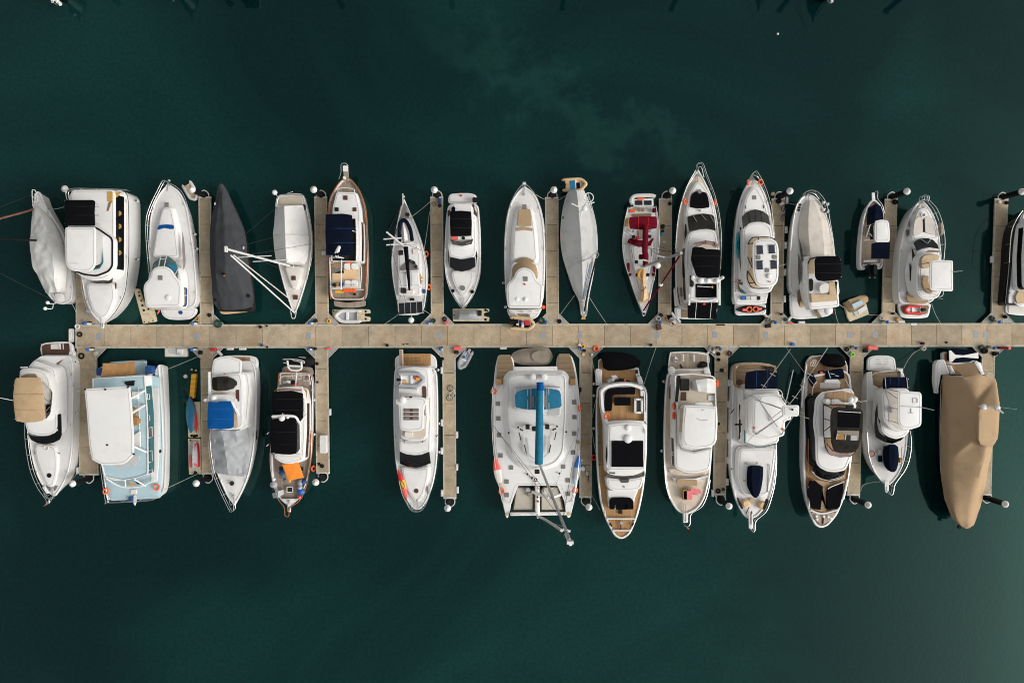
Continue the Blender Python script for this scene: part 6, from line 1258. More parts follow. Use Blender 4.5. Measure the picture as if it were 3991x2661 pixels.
body('foredeck_trunk', [(345,1150),(590,1150),(560,1220),(545,1310),(360,1310),(350,1230)],2.5,2.0,'white', .3, .1); pan('sofa_cover', [(358,1245),(375,1225),(460,1220),(530,1225),(550,1250),(548,1312),(495,1312),(495,1275),(400,1275),(398,1312),(358,1310)],2.85,'black_canvas', .1, .3); rp('table_cover', 410,1275,498,1314,2.75,'black_canvas', .05, .2); pan('sofa_back', [(402,1265),(440,1258),(488,1268),(488,1274),(404,1275)],2.8,'sand_pad', .02); hatch(444,1332,32,2.28,'charcoal')
pan('deck_shade', [(345,1160),(580,1155),(550,1215),(480,1210),(380,1212),(352,1235)],2.62,'nonskid', .1)
hs_ = body('saloon', [(330,330),(620,330),(640,600),(632,1010),(560,1042),(480,1050),(400,1045),(335,1025),(325,700)],3.6,2.0,'white', .3, .1); body('saloon_front', [(330,1060),(480,1075),(636,1050),(605,1150),(540,1165),(400,1165),(345,1145)],2.95,2.2,'white', .3, .1); pan('front_window', [(438,1072,3.1),(515,1072,3.1),(505,1108,2.98),(450,1108,2.98)],0,'glass_grey', .05)
pan('windscreen', [(330,1028,3.6),(400,1045,3.64),(480,1052,3.66),(560,1045,3.64),(636,1012,3.6),(638,1045,3.1),(560,1066,3.05),(480,1072,3.03),(390,1066,3.05),(335,1050,3.1)],0,'glass_grey', .05, .04); cyl('horn', P(473,1132,3.0), .1, .1,'alloy')
fb = body('flybridge', [(285,370),(340,325),(440,308),(520,308),(610,335),(655,380),(655,800),(645,1000),(560,1035),(420,1038),(330,1005),(325,700),(290,500)],4.4,3.5,'white', .3, .06, .1, .0)
ft = pan('fly_teak', [(322,380),(350,355),(420,345),(560,345),(600,345),(645,385),(645,540),(632,628),(520,622),(400,625),(326,636)],4.46,'teak_warm', .15)
frame_strip('fly_coaming', [(285,372),(340,327),(440,310),(520,310),(610,337),(653,382),(655,640),(632,635),(520,626),(400,630),(330,640),(292,500)],4.85, .28,'white', .3, .45)
pan('sofa_cover', [(325,400),(350,362),(420,348),(565,348),(560,400),(400,402),(380,415),(378,505),(374,532),(318,535)],4.9,'black_canvas', .1, .4); rp('table_cover', 398,425,526,488,5.0,'black_canvas', .05, .25); st = frame_strip('stair_frame', [(555,432),(624,432),(624,553),(555,553)],4.95, .2,'white', .05, .4); rp('stair_glass', 567,445,612,542,4.6,'glass_grey', .03, .04, st); hoopframe('fly_rail', [[(612,370,5.3),(640,380,5.3),(645,540,5.3)]], .04,'charcoal'); box3('life_raft', P(618,385,4.5), .5, .7, .3,'white_satin')
ht = slab('hardtop', [(350,640),(480,625),(630,635),(655,680),(655,850),(640,1000),(600,1005),(400,1008),(350,1010),(342,820)],6.0,'white', .18, .2, .1); rp('roof_canvas', 374,768,626,976,6.13,'black_canvas', .05, .05, ht); dome(503,752,6.05, .42,'radar_dome'); dome(505,665,6.05, .3,'antenna_dome','white_satin', .15); hoopframe('roof_bar', [[(628,668,6.12),(632,708,6.12)]], .03,'charcoal'); posts('top_legs', [(350,650),(348,1000),(645,660),(635,990)],4.4,5.9, .08,'white')
pan('side_glass', [(340,790),(342,880),(335,960),(326,900),(330,830)],4.6,'glass', .05); pan('roof_slot', [(355,1016),(404,1018),(400,1028),(356,1026)],5.0,'black', .02)
pan('side_deck', [(262,420),(278,420),(290,900),(310,1180),(345,1340),(335,1370),(290,1260),(268,1080),(258,800)],1.85,'teak_brown', .05); hoopframe('deck_line', [[(270,945,1.95),(298,945,1.95)],[(270,968,1.95),(298,965,1.95)]], .04,'ochre'); hoopframe('bow_bulkhead', [[(335,1385,2.35),(555,1385,2.35)],[(385,1478,2.35),(520,1478,2.35)]], .1,'white_warm'); hoopframe('anchor_chain', [[(446,1420,2.35),(447,1472,2.35)]], .06,'mahogany'); cyl('windlass', P(450,1416,2.3), .16, .22,'steel')
for a, b, c, d in ((360,1420,375,1445),(535,1445,550,1420)): hoopframe('bow_cleat', [[(a, b, 2.35),(c, d, 2.35)]], .08,'charcoal')
V, F = torus(P(336,572,4.95), .25, .085,(.3, .2)); mk('life_ring', V, F,'orange')
end()
# ---- L8 yacht with pink chairs
fr(2500,1340, S2)
K8 = [(205,200),(540,200),(560,300),(575,600),(560,850),(540,1080),(505,1220),(450,1310),(350,1360),(280,1320),(225,1230),(195,1120),(182,950),(178,700),(185,450)]
start('motor_yacht','cream decked yacht with two pink deck chairs at the bow and a big white hardtop','motor yacht', K8, LOW)
hull(K8,1.8,2.3,8,'white','cream_deck', g=.16, drop=.15, sharp=())
slab('swim_platform', [(212,205),(225,85),(245,68),(380,64),(500,76),(530,92),(540,205)], .75,'white', .4, .2); pan('platform_teak', [(222,170),(232,85),(250,76),(380,70),(520,90),(522,180),(480,205),(240,205)], .83,'teak_pale', .1); hoopframe('stern_rail', [[(215,170,1.5),(228,82,1.5),(250,68,1.5),(380,64,1.5),(520,80,1.5),(535,150,1.5)]], .06,'white_pipe'); rp('stern_seat', 328,82,340,140,1.1,'white', .05); rp('stern_seat', 413,86,425,140,1.1,'white', .05)
cover('white_towels', [[(248,120, .9),(250,140, .9)],[(268,98,1.2),(270,145,1.2)],[(288,120, .9),(286,138, .9)]],'white_satin', 4,4, .12, seed=5); box3('blue_shirt', P(278,128,1.2), .2, .2, .1,'blue'); box3('shoe', P(312,170, .85), .12, .3, .1,'black'); box3('shoe', P(320,188, .85), .12, .3, .1,'black')
cover('rope_pile', [[(440,180, .9),(460,190, .9),(520,180, .9)],[(450,165,1.2),(490,160,1.3),(525,165,1.1)],[(470,140, .9),(500,138, .9),(525,150, .9)]],'charcoal', 4,6, .15, seed=4)
hs_ = body('saloon', [(260,250),(580,270),(575,600),(556,930),(540,1000),(450,1025),(350,1025),(268,985),(262,750)],3.4,1.9,'white', .4, .1); band(hs_,'side_window', 7.05,7.95, .3, .8)
pan('front_deck', [(230,1020),(280,1040),(400,1052),(500,1045),(545,1010),(540,990),(450,1022),(350,1028),(265,990),(215,990)],2.15,'cream_deck', .1); slab('bow_seat_base', [(245,1062),(380,1082),(500,1055),(530,1040),(520,1060),(455,1090),(270,1100)],2.5,'white', .4, .1); pan('bow_seat', [(285,1072),(445,1082),(442,1126),(280,1115)],2.65,'tan_pad', .05, .15)
fb = slab('boat_deck', [(262,260),(290,240),(400,232),(560,250),(590,270),(600,600),(585,780),(300,820),(290,600)],4.0,'cream_deck', .35, .25); frame_strip('fly_coaming', [(262,260),(290,240),(400,232),(560,250),(590,270),(600,600),(585,780),(540,830),(420,858),(320,840),(296,800),(290,600)],4.35, .13,'white', .25, .4)
rp('grill_lid', 312,278,380,372,4.6,'charcoal', .05, .3); pan('stair_well', [(312,382),(358,380),(356,450),(310,448)],4.05,'teak_dark', .03); pan('stair_glass', [(285,250),(312,250),(290,460),(265,460)],4.4,'glass', .03); 
cover('dinghy_cover', [[(395,300,4.2),(400,340,4.2),(410,370,4.2)],[(430,285,4.9),(440,330,5.1),(450,375,4.9)],[(520,275,4.9),(520,330,5.1),(520,388,4.9)],[(590,280,4.3),(592,330,4.3),(588,392,4.3)]],'tarp_white', 4,8, .06, seed=9, drop=.2)
rp('deck_panel', 530,408,585,450,4.12,'nonskid', .05); slab('fly_console', [(300,520),(330,480),(580,490),(600,560),(590,760),(540,830),(420,850),(320,830),(300,780)],4.55,'white', .5, .3); pan('fly_seat', [(308,510),(330,510),(322,700),(300,700)],4.7,'sand_pad', .05)
slab('hardtop', [(340,490),(440,486),(600,495),(605,620),(598,760),(580,800),(520,825),(420,832),(350,808),(325,770),(325,640)],6.0,'white', .16, .15, .08); slab('roof_aft', [(425,470),(470,462),(560,466),(570,495),(420,495)],5.8,'white', .1, .1); hoopframe('roof_light', [[(445,590,6.1),(470,606,6.1),(525,606,6.1)],[(485,530,6.1),(500,520,6.1)]], .03,'grey_light'); pan('fly_screen', [(300,790,4.6),(320,830,4.7),(420,855,4.75),(560,822,4.7),(555,838,4.3),(420,870,4.3),(315,845,4.3),(295,800,4.3)],0,'grey_light', .05)
for a, b in ((275,300),(258,492),(256,568),(603,312)):
    V, F = torus(P(a, b, 3.7), .32, .1,(0,1.1)); mk('life_ring', V, F,'orange')
pan('side_deck', [(215,480),(240,480),(225,720),(215,730),(200,600)],1.85,'sand_pad', .05); pan('side_opening', [(228,320),(248,350),(240,430),(222,440),(220,360)],2.1,'mahogany', .05); slab('quarter', [(212,195),(240,175),(268,195),(262,250),(240,260),(215,225)],1.9,'white', .4, .15); slab('quarter', [(490,195),(535,180),(552,240),(500,240)],1.9,'white', .4, .15)
hoopframe('window_ladder', [[(235,852,2.8),(262,868,3.0)],[(238,872,2.8),(264,890,3.0)]], .05,'white')
pan('pink_chair', [(392,1145),(465,1155),(475,1172),(470,1188),(440,1185),(410,1190),(398,1170)],2.7,'pink', .08, .12); hoopframe('chair_frame', [[(392,1145,2.8),(398,1185,2.5)],[(405,1192,2.5),(450,1195,2.5)]], .05,'pink')
box3('deck_table', P(337,1188,2.2), .45,1.1, .5,'wicker'); box3('pink_cushion', P(360,1190,2.2), .95, .95, .5,'pink')
pulpit_plank([(328,1340),(372,1340),(370,1418),(330,1418)],2.5); hoopframe('bow_hatches', [[(335,1270,2.4),(335,1410,2.55)],[(352,1270,2.4),(352,1410,2.55)]], .05,'grey_light'); rail([(545,1080),(525,1190),(480,1290),(395,1350),(385,1430),(360,1450),(340,1435)],3.0,2.3, step=1.5, mid=0); pan('flag', [(358,1450),(382,1465),(375,1470),(360,1460)],3.0,'salmon', .01)
rail([(190,500),(180,700),(184,950),(196,1120),(228,1230)],2.5,1.95, step=2, mid=0)
end()
# ---- L9 sportfisher with navy dinghy
fr(2780,1340, S2)
K9 = [(170,158),(330,145),(500,170),(505,300),(508,500),(505,800),(495,1000),(475,1150),(430,1280),(340,1375),(280,1390),(235,1350),(175,1240),(145,1100),(137,950),(142,700),(150,450),(160,300)]
start('sportfisher','white sport fishing yacht with tangled outrigger poles and a navy covered foredeck dinghy','sportfisher', K9, LOW)
hull(K9,1.5,2.3,10,'white','white_satin', g=.14, drop=.1, flare=.0, sharp=())

pan('cockpit_teak', [(178,175),(330,162),(490,185),(488,300),(250,360),(205,355),(180,330)],1.5,'teak_brown', .1); frame_strip('cockpit_coaming', [(165,162),(330,148),(500,172),(505,360),(240,368),(165,330)],1.75, .2,'teak', .1, .25); rp('stern_mat', 415,178,470,210,1.8,'black', .1)
bimini([(260,225),(350,208),(440,210),(510,228),(514,300),(510,358),(250,356),(250,300)],3.6,'navy_canvas', 1.6, .1, .1, name='cockpit_canopy')
hs_ = body('saloon', [(240,365),(520,365),(545,500),(520,780),(400,820),(340,820),(245,790),(238,600)],3.3,1.8,'white', .3, .15); pan('side_window', [(205,480,2.4),(215,480,2.6),(222,600,2.6),(218,740,2.4),(200,765,2.2),(205,640,2.2)],0,'glass', .1); frame_strip('brow_line', [(242,370),(245,786),(340,822),(400,822),(505,796),(505,788),(400,812),(342,812),(252,780),(248,370)],3.36, .04,'teal_glass', .1)
body('foredeck_trunk', [(205,830),(500,830),(470,1050),(430,1200),(240,1200),(190,1050)],2.35,1.9,'white_satin', .5, .2, .08)
pan('fly_well', [(250,440),(310,450),(305,705),(275,700),(250,600)],3.42,'taupe_cover', .1); fb = slab('flybridge', [(255,450),(330,400),(540,400),(560,520),(555,700),(520,745),(400,755),(310,720),(262,700)],4.2,'white_satin', .8, .3)
slab('hardtop', [(318,450),(360,440),(370,405),(420,395),(520,395),(540,425),(580,480),(620,560),(620,600),(570,612),(565,720),(545,735),(440,760),(330,720),(308,700)],6.0,'white', .15, .2, .08); box3('roof_light', P(325,666,6.05), .2, .2, .1,'orange'); box3('roof_light', P(552,676,6.05), .2, .2, .1,'orange')
slab('tower_top', [(550,488),(672,484),(682,495),(682,560),(670,575),(560,576),(548,560)],9.2,'white', .2, .15, .05); hoopframe('tower_leg', [[(330,440,6),(555,520,9.0)],[(340,720,6),(560,560,9.0)],[(540,420,6),(640,500,9.0)],[(540,720,6),(640,565,9.0)],[(360,440,6),(510,660,6.3)],[(330,715,6.1),(520,590,7.5)]], .045,'alloy'); cyl('tower_light', P(626,520,9.3), .1, .12,'charcoal')
hoopframe('outrigger', [[(250,800,3.4),(400,640,5.6),(615,465,8.2),(770,240,12),(908,30,14)],[(395,335,7.0),(470,240,9),(615,50,11),(240,500,4)][:0] or [(390,350,4.0),(612,42,7.5)],[(245,390,3.6),(560,520,7.2)]], .04,'steel'); hoopframe('outrigger', [[(580,30,7.5),(720,222,10.5),(810,340,12)]], .025,'steel'); hoopframe('outrigger', [[(580,450,6.2),(635,208,10)]], .05,'steel'); hoopframe('aerial', [[(682,568,9.2),(760,592,11)],[(690,540,9.4),(712,548,9.8)]], .03,'white_pipe')
for a, b, z in ((470,243,9),(400,333,7.5),(770,245,11),(710,338,9.5),(648,422,8)): hoopframe('outrigger_spreader', [[(a-22, b-12, z),(a+22, b+12, z)]], .025,'steel')
slab('fly_ladder', [(440,328),(498,325),(498,385),(440,385)],3.0,'white_satin', .1, .05); rp('ladder_hatch', 452,335,490,378,3.05,'grey_hatch', .03); hoopframe('fly_rail', [[(335,360,3.8),(500,360,3.8),(545,385,3.8),(548,430,3.8)],[(250,370,3.8),(252,600,3.8)],[(540,400,6.1),(580,470,6.1)]], .04,'white_pipe')
cover('dinghy_cover', [[(278,970,2.6),(270,1050,2.6),(275,1130,2.6),(310,1205,2.6)],[(310,962,3.1),(305,1050,3.2),(310,1130,3.2),(322,1218,2.9)],[(370,965,3.1),(370,1050,3.2),(362,1130,3.2),(345,1220,2.9)],[(396,975,2.6),(394,1060,2.6),(380,1150,2.6),(360,1205,2.6)]],'navy_canvas', 4,8, .03, seed=6, drop=.2)
hoopframe('black_davit', [[(208,665,3.4),(210,600,3.6),(212,700,3.3)],[(170,640,2.6),(250,636,3.0)]], .09,'black'); hoopframe('rod_holder', [[(135,555,2.5),(165,515,2.5)],[(140,985,2.3),(150,995,2.3)]], .05,'charcoal'); hoopframe('windlass_gear', [[(440,965,2.5),(448,970,2.5),(432,1175,2.4)],[(262,520,3.6),(285,517,3.6)]], .05,'grey_light')
for a, b in ((252,1262),(384,1275)): cyl('deck_pouf', P(a, b, 2.2), .45, .45,'peach_pad', n=14, bev=.3)
for pts in ([(190,1222),(200,1222),(240,1305),(225,1312)],[(425,1230),(440,1232),(438,1275),(405,1320),(395,1300)]): pan('black_fender', pts, 2.7,'black', .1, .25)
pan('anchor_locker', [(288,1225),(330,1225),(328,1265),(286,1265)],2.35,'sand_pad', .05); pl = pulpit_plank([(280,1330),(318,1330),(314,1460),(305,1472),(282,1465)],2.55); rp('anchor_shank', 297,1340,305,1430,2.6,'varnish', .01, .03, pl); hoopframe('anchor_gear', [[(260,1345,2.5),(285,1290,2.5)],[(305,1325,2.6),(308,1345,2.6)]], .05,'charcoal')
rail([(500,780),(502,950),(490,1100),(460,1230),(420,1330),(340,1405),(330,1480),(315,1490),(305,1475)],3.2,2.3, step=1.6); cyl('drum', P(210,300,1.55), .25, .3,'mahogany'); hoopframe('quarter_rod', [[(180,350,2.0),(210,375,2.4),(235,385,2.4)]], .05,'white_pipe')
for a, b in ((258,945),(346,945),(248,1085)): rp('deck_plate', a-10, b-8, a+10, b+8,2.42,'sand_pad', .02, .02)
end()
# ---- L10 yacht with charcoal bimini and sunpads
fr(3080,1340, S2)
K10 = [(120,260),(470,200),(490,380),(500,700),(490,900),(462,1080),(430,1220),(370,1360),(300,1440),(250,1460),(200,1440),(150,1340),(118,1200),(103,1000),(110,700),(122,450)]
start('motor_yacht','white yacht with two black sunpads split by a teak path, charcoal bimini','motor yacht', K10, LOW)
hull(K10,1.9,2.4,9,'white','teak', g=.18, drop=.1, sharp=())
slab('swim_platform', [(122,270),(130,140),(165,95),(250,88),(440,130),(458,180),(460,300)], .75,'white', .4, .2); pan('platform_teak', [(128,210),(140,145),(175,105),(250,98),(445,150),(450,250),(410,330),(200,330),(135,250)], .84,'teak', .1)
for i in range(2): frame_strip('stern_rack', [(160+i*18,150),(188+i*14,125),(196+i*14,132),(172+i*16,180),(162+i*16,178)],1.3, .04,'white_satin', .05)
pan('aft_cushion', [(130,250),(180,232),(208,290),(175,340),(150,300)],2.3,'navy_canvas', .1, .15); box3('blue_seat', P(340,245,1.6),1.9,1.1, .5,'navy_canvas', .2); box3('blue_seat', P(248,255,1.3), .5,1.2, .4,'navy_canvas', .25); box3('red_cushion', P(247,228,1.75), .35, .3, .1,'salmon'); hoopframe('seat_trim', [[(300,215,2.2),(320,272,2.2)],[(320,235,2.2),(350,240,2.2)],[(355,250,2.2),(385,256,2.2)]], .05,'ice_blue'); hoopframe('step_tread', [[(200,265,1.6),(235,260,1.6)],[(205,300,1.7),(240,302,1.7)]], .05,'white_warm')
pan('grill_top', [(285,282),(380,280),(405,312),(270,310)],2.2,'white', .08, .3); rp('grill_base', 235,308,395,352,1.9,'white_warm', .1, .5); pan('aft_side', [(170,460),(182,350),(205,305),(212,325),(190,400),(182,465)],2.2,'varnish', .05); tube('aft_rail', [(170,465,2.5),(180,350,2.5),(210,300,2.5)],0, .05,'white_pipe')
tube('quarter_rail', [(92,505,2.2),(105,340,2.2),(130,160,2.0)],0, .08,'white', n=6); hoopframe('stern_gear', [[(420,240,1.6),(440,290,1.8),(480,360,2.2)]], .06,'white'); pan('stern_fender', [(418,240),(430,236),(455,300),(440,312)],1.5,'black', .08, .2)
hs_ = body('saloon', [(180,460),(205,420),(480,380),(498,700),(480,880),(440,1000),(360,1018),(290,1012),(225,975),(200,940),(188,700)],3.5,2.0,'black_gloss', .3, .25); slab('saloon_roof', [(185,630),(200,440),(250,380),(480,350),(510,390),(510,700),(492,880),(440,1000),(360,1018),(290,1012),(225,975),(205,930),(200,740)],3.7,'white', .25, .35, .08)
frame_strip('windscreen_base', [(160,1000),(200,1045),(250,1075),(320,1090),(400,1070),(430,1040),(420,1050),(330,1075),(250,1060),(205,1030)],2.55, .04,'white', .1, .1); cover('windscreen', [[(200,940,3.4),(225,980,3.4),(290,1015,3.42),(360,1020,3.42),(440,1000,3.4)],[(175,1000,2.55),(210,1045,2.5),(270,1072,2.5),(340,1075,2.5),(425,1040,2.55)]],'black_gloss', 3,8,0); pan('side_deck', [(148,620),(168,620),(170,960),(175,1020),(155,1000),(148,800)],2.0,'stone_cover', .05); tube('side_rail_wood', [(150,620,2.4),(143,900,2.5),(150,1040,2.5),(185,1085,2.5)],0, .05,'varnish'); tube('side_rail_wood', [(465,980,2.5),(455,1060,2.5),(430,1085,2.5)],0, .05,'varnish')
pan('sun_pad', [(155,1090),(175,1085),(255,1125),(262,1140),(250,1180),(240,1310),(200,1310),(160,1290),(140,1180)],2.62,'black_canvas', .1, .2); pan('sun_pad', [(425,1095),(418,1180),(395,1290),(370,1310),(290,1315),(292,1180),(300,1140)],2.62,'black_canvas', .1, .2); tube('pad_rim', [(298,1150,2.65),(330,1130,2.65),(428,1092,2.65)],0, .06,'white', n=6); pan('pad_side', [(145,1130),(150,1130),(158,1290),(148,1290)],2.6,'white', .02)
pan('teak_path', [(160,1050),(200,1075),(330,1100),(430,1070),(440,1085),(310,1130),(292,1165),(290,1318),(360,1322),(250,1335),(170,1305),(240,1315),(258,1165),(250,1130),(170,1085)],2.42,'teak', .05); pan('bow_deck', [(165,1335),(250,1352),(365,1335),(320,1400),(255,1438),(195,1395)],2.45,'teak_pale', .1); hoopframe('bow_coaming', [[(160,1318,2.5),(250,1345,2.5),(375,1315,2.5)]], .1,'white'); hoopframe('anchor_chain', [[(264,1365,2.5),(258,1430,2.5)]], .07,'charcoal')
for a, b in ((205,1365),(210,1388),(300,1370),(320,1382),(264,1368)): cyl('bow_cleat', P(a, b, 2.5), .13, .16,'white')
fb = slab('fly_floor', [(265,470),(285,385),(420,375),(520,400),(525,850),(480,890),(400,895),(310,870),(280,820)],3.85,'teak', .15, .2); pan('fly_side', [(268,490),(320,500),(322,740),(270,745)],3.95,'nonskid', .05); slab('fly_bench', [(330,440),(385,436),(388,465),(520,468),(520,480),(330,476)],4.5,'white', .5, .1); pan('fly_front', [(280,800),(330,845),(400,868),(490,860),(480,890),(390,895),(310,872)],4.2,'glass_rose', .1)
frame_strip('fly_screen', [(262,480),(290,480),(530,490),(545,700),(520,860),(480,893),(390,900),(310,878),(278,820),(262,700)],4.5, .05,'charcoal', .15, .08)
slab('bimini', [(320,560),(335,510),(380,498),(560,515),(580,540),(575,700),(545,820),(510,860),(440,868),(350,855),(325,780),(318,660)],5.6,'charcoal', .06, .2, .12); rp('roof_panel', 385,538,562,655,5.76,'grey_hatch', .03) if False else pan('roof_panel', [(388,536),(560,546),(550,665),(380,660)],5.76,'black_canvas', .03); pan('roof_window', [(372,685),(548,690),(540,765),(365,758)],5.76,'taupe_cover', .03); pan('roof_opening', [(375,708),(428,712),(424,760),(368,758)],5.8,'wicker', .02); pan('roof_opening', [(450,722),(478,724),(475,764),(446,762)],5.8,'black', .02); pan('roof_opening', [(482,724),(534,726),(528,766),(478,764)],5.8,'rib_grey', .02); hoopframe('roof_bar', [[(380,534,5.8),(560,545,5.8)],[(375,710,5.82),(365,756,5.82)],[(442,716,5.82),(434,760,5.82)]], .035,'white_pipe')
hoopframe('canopy_legs', [[(265,480,4.0),(330,510,5.5)],[(265,590,4.0),(322,610,5.5)],[(270,690,4.0),(322,650,5.5)],[(275,745,4.0),(330,745,5.5)],[(290,790,4.0),(340,850,5.5)]], .04,'charcoal')
slab('radar_arch', [(462,425),(512,422),(515,470),(525,480),(525,560),(508,560),(505,490),(465,462)],5.4,'white', .2, .1); dome(478,440,5.5, .28,'antenna_dome'); dome(508,440,5.5, .3,'radar_dome'); hoopframe('aerial', [[(500,450,5.6),(555,455,5.9)],[(555,460,5.6),(605,450,6.2)]], .05,'white_pipe'); box3('grill', P(470,490,4.2), .8, .5, .3,'black'); cyl('fly_table', P(283,455,3.9), .3, .5,'white')
rail([(478,880),(468,1000),(455,1100),(425,1230)],2.9,2.35, step=2, mid=0)
end()
# ---- L11 convertible with white hardtop
fr(3080,1340, S2)
K11 = [(615,230),(900,200),(920,350),(930,600),(930,800),(905,940),(860,1040),(800,1110),(765,1125),(715,1080),(660,1000),(620,880),(605,700),(605,450)]
start('motor_yacht','compact white yacht with a navy dinghy and a small navy hatch cover on its foredeck','motor yacht', K11, LOW)
hull(K11,1.7,2.2,8, flare=.05, sharp=())
slab('swim_platform', [(612,210),(615,125),(635,100),(690,90),(780,92),(830,110),(842,190),(840,212),(770,218),(640,208)], .7,'white', .35, .3)
for i in range(3):
    for a in (702,762): hoopframe('platform_slot', [[(a-18,122+i*18, .78),(a+18,123+i*18, .78)]], .03,'grey_light')
pan('cockpit_teak', [(650,212),(760,218),(870,205),(880,240),(850,350),(720,385),(700,350),(650,320)],1.72,'teak_brown', .1); slab('quarter', [(845,190),(895,195),(900,262),(880,262),(875,212),(850,212)],1.9,'white', .3, .1); slab('side_coaming', [(608,230),(648,215),(652,325),(700,345),(722,395),(690,450),(610,450)],1.95,'white', .3, .15)
bimini([(740,268),(760,262),(920,262),(935,275),(938,350),(735,358),(732,300)],3.6,'navy_canvas', 1.8, .1, .08, name='cockpit_canopy'); hoopframe('canopy_seam', [[(752,265,3.7),(760,355,3.7)]], .03,'white_pipe'); hoopframe('canopy_seam', [[(924,265,3.7),(932,350,3.7)]], .03,'white_pipe')
hs_ = body('saloon', [(720,395),(780,352),(930,352),(950,500),(950,690),(910,735),(840,755),(780,740),(730,705),(712,620)],3.3,1.9,'white', .4, .1); pan('windscreen', [(695,460,3.0),(712,500,3.4),(712,640,3.4),(735,708,3.3),(785,742,3.28),(840,755,3.28),(908,738,3.22),(880,765,2.65),(810,792,2.55),(740,775,2.6),(680,740,2.7),(668,660,2.75),(675,540,2.8)],0,'black_gloss', .1, .05)
fb = body('flybridge', [(725,390),(790,355),(935,352),(960,400),(960,640),(940,700),(870,700),(790,670),(735,600)],4.1,3.3,'white', .4, .06, .1); pan('fly_well', [(755,365),(850,362),(870,600),(900,680),(850,670),(782,620),(785,470)],4.17,'stone_cover', .1); hoopframe('canopy_legs', [[(760,370,4.2),(860,440,5.7)],[(780,500,4.2),(862,520,5.7)],[(790,610,4.2),(865,630,5.7)],[(795,365,4.2),(870,380,5.7)]], .04,'alloy'); rp('helm_seat', 798,498,815,545,4.5,'stone_cover', .05, .3)
slab('hardtop', [(852,392),(870,380),(940,375),(1030,382),(1044,400),(1042,630),(1030,655),(960,678),(900,672),(865,650),(850,600)],5.9,'white', .14, .18, .06); frame_strip('roof_hatch', [(975,430),(1012,430),(1012,468),(975,468)],6.0, .03,'grey_light', .03); hoopframe('roof_gear', [[(885,495,6.0),(1042,505,6.0)],[(942,548,6.0),(978,548,6.0)],[(960,512,6.0),(960,545,6.0)]], .035,'grey_light'); hoopframe('aerial', [[(1042,502,5.9),(1140,525,7.5)],[(555,465,6.5),(610,450,5)]][:1], .03,'white_pipe')
cover('dinghy_cover', [[(752,810,2.6),(748,880,2.6),(755,960,2.6),(785,1005,2.6)],[(790,795,3.0),(785,880,3.1),(790,960,3.1),(800,1015,2.8)],[(830,797,3.0),(830,880,3.1),(825,960,3.1),(825,1016,2.8)],[(856,815,2.6),(862,880,2.6),(855,960,2.6),(840,1005,2.6)]],'navy_canvas', 4,8, .03, seed=2, drop=.3); pan('hatch_cover', [(698,888),(730,885),(735,935),(700,938)],2.25,'navy_canvas', .1, .08); rp('grey_hatch', 694,838,730,878,2.2,'grey_light', .05); V, F = torus(P(648,870,2.2), .28, .06); mk('life_ring', V, F,'varnish'); box3('ochre_bag', P(866,920,2.2), .25, .5, .3,'ochre')
hoopframe('davit', [[(890,815,2.6),(885,850,2.8),(890,940,2.4)]], .06,'stone_cover'); pulpit_plank([(750,1090),(785,1090),(782,1165),(765,1185),(752,1165)],2.4); rp('anchor_shank', 764,1130,770,1172,2.44,'alloy', .01, .03)
rail([(952,690),(962,780),(950,900),(912,1000),(840,1100),(825,1140),(818,1185),(800,1198),(785,1170)],3.0,2.2, step=1.5); rail([(612,700),(625,880),(665,1000),(715,1075)],2.4,1.95, step=1.9, mid=0)
end()
# ---- L12 boat under tan cover
fr(3441,1340, S2)
K12 = [(470,240),(860,240),(870,600),(845,900),(810,1150),(760,1350),(715,1440),(660,1462),(610,1430),(545,1330),(490,1180),(462,1000),(458,700),(462,450)]
start('motor_yacht','large yacht shrouded in a tan fabric cover with steep folds down to the bow','motor yacht', K12, LOW)
hull(K12,1.5,1.9,7,'black_gloss','grey_light', flare=.12, sharp=())
slab('swim_platform', [(475,240),(470,80),(480,64),(525,66),(780,150),(800,240)], .7,'white', .4, .1); pan('platform_teak', [(488,75),(525,72),(530,150),(488,148)], .76,'teak', .03); pan('platform_teak', [(500,150),(620,170),(620,240),(520,240)], .76,'teak', .03)
slab('quarter', [(418,160),(440,128),(490,124),(530,240),(500,240),(455,225),(436,395),(428,395),(414,300)],1.7,'white', .6, .15); slab('quarter', [(725,145),(745,132),(775,160),(805,240),(780,242)],1.5,'white', .5, .1); slab('stern_step', [(515,170),(545,170),(575,230),(540,240)],1.2,'white', .4, .1); pan('wicker_seat', [(562,225),(590,212),(618,240),(580,258)],1.2,'wicker', .05, .2)
def flatcover(name, V, F, mat):
    me = mk(name, [P(*v) for v in V], F, mat, ang=12); return me
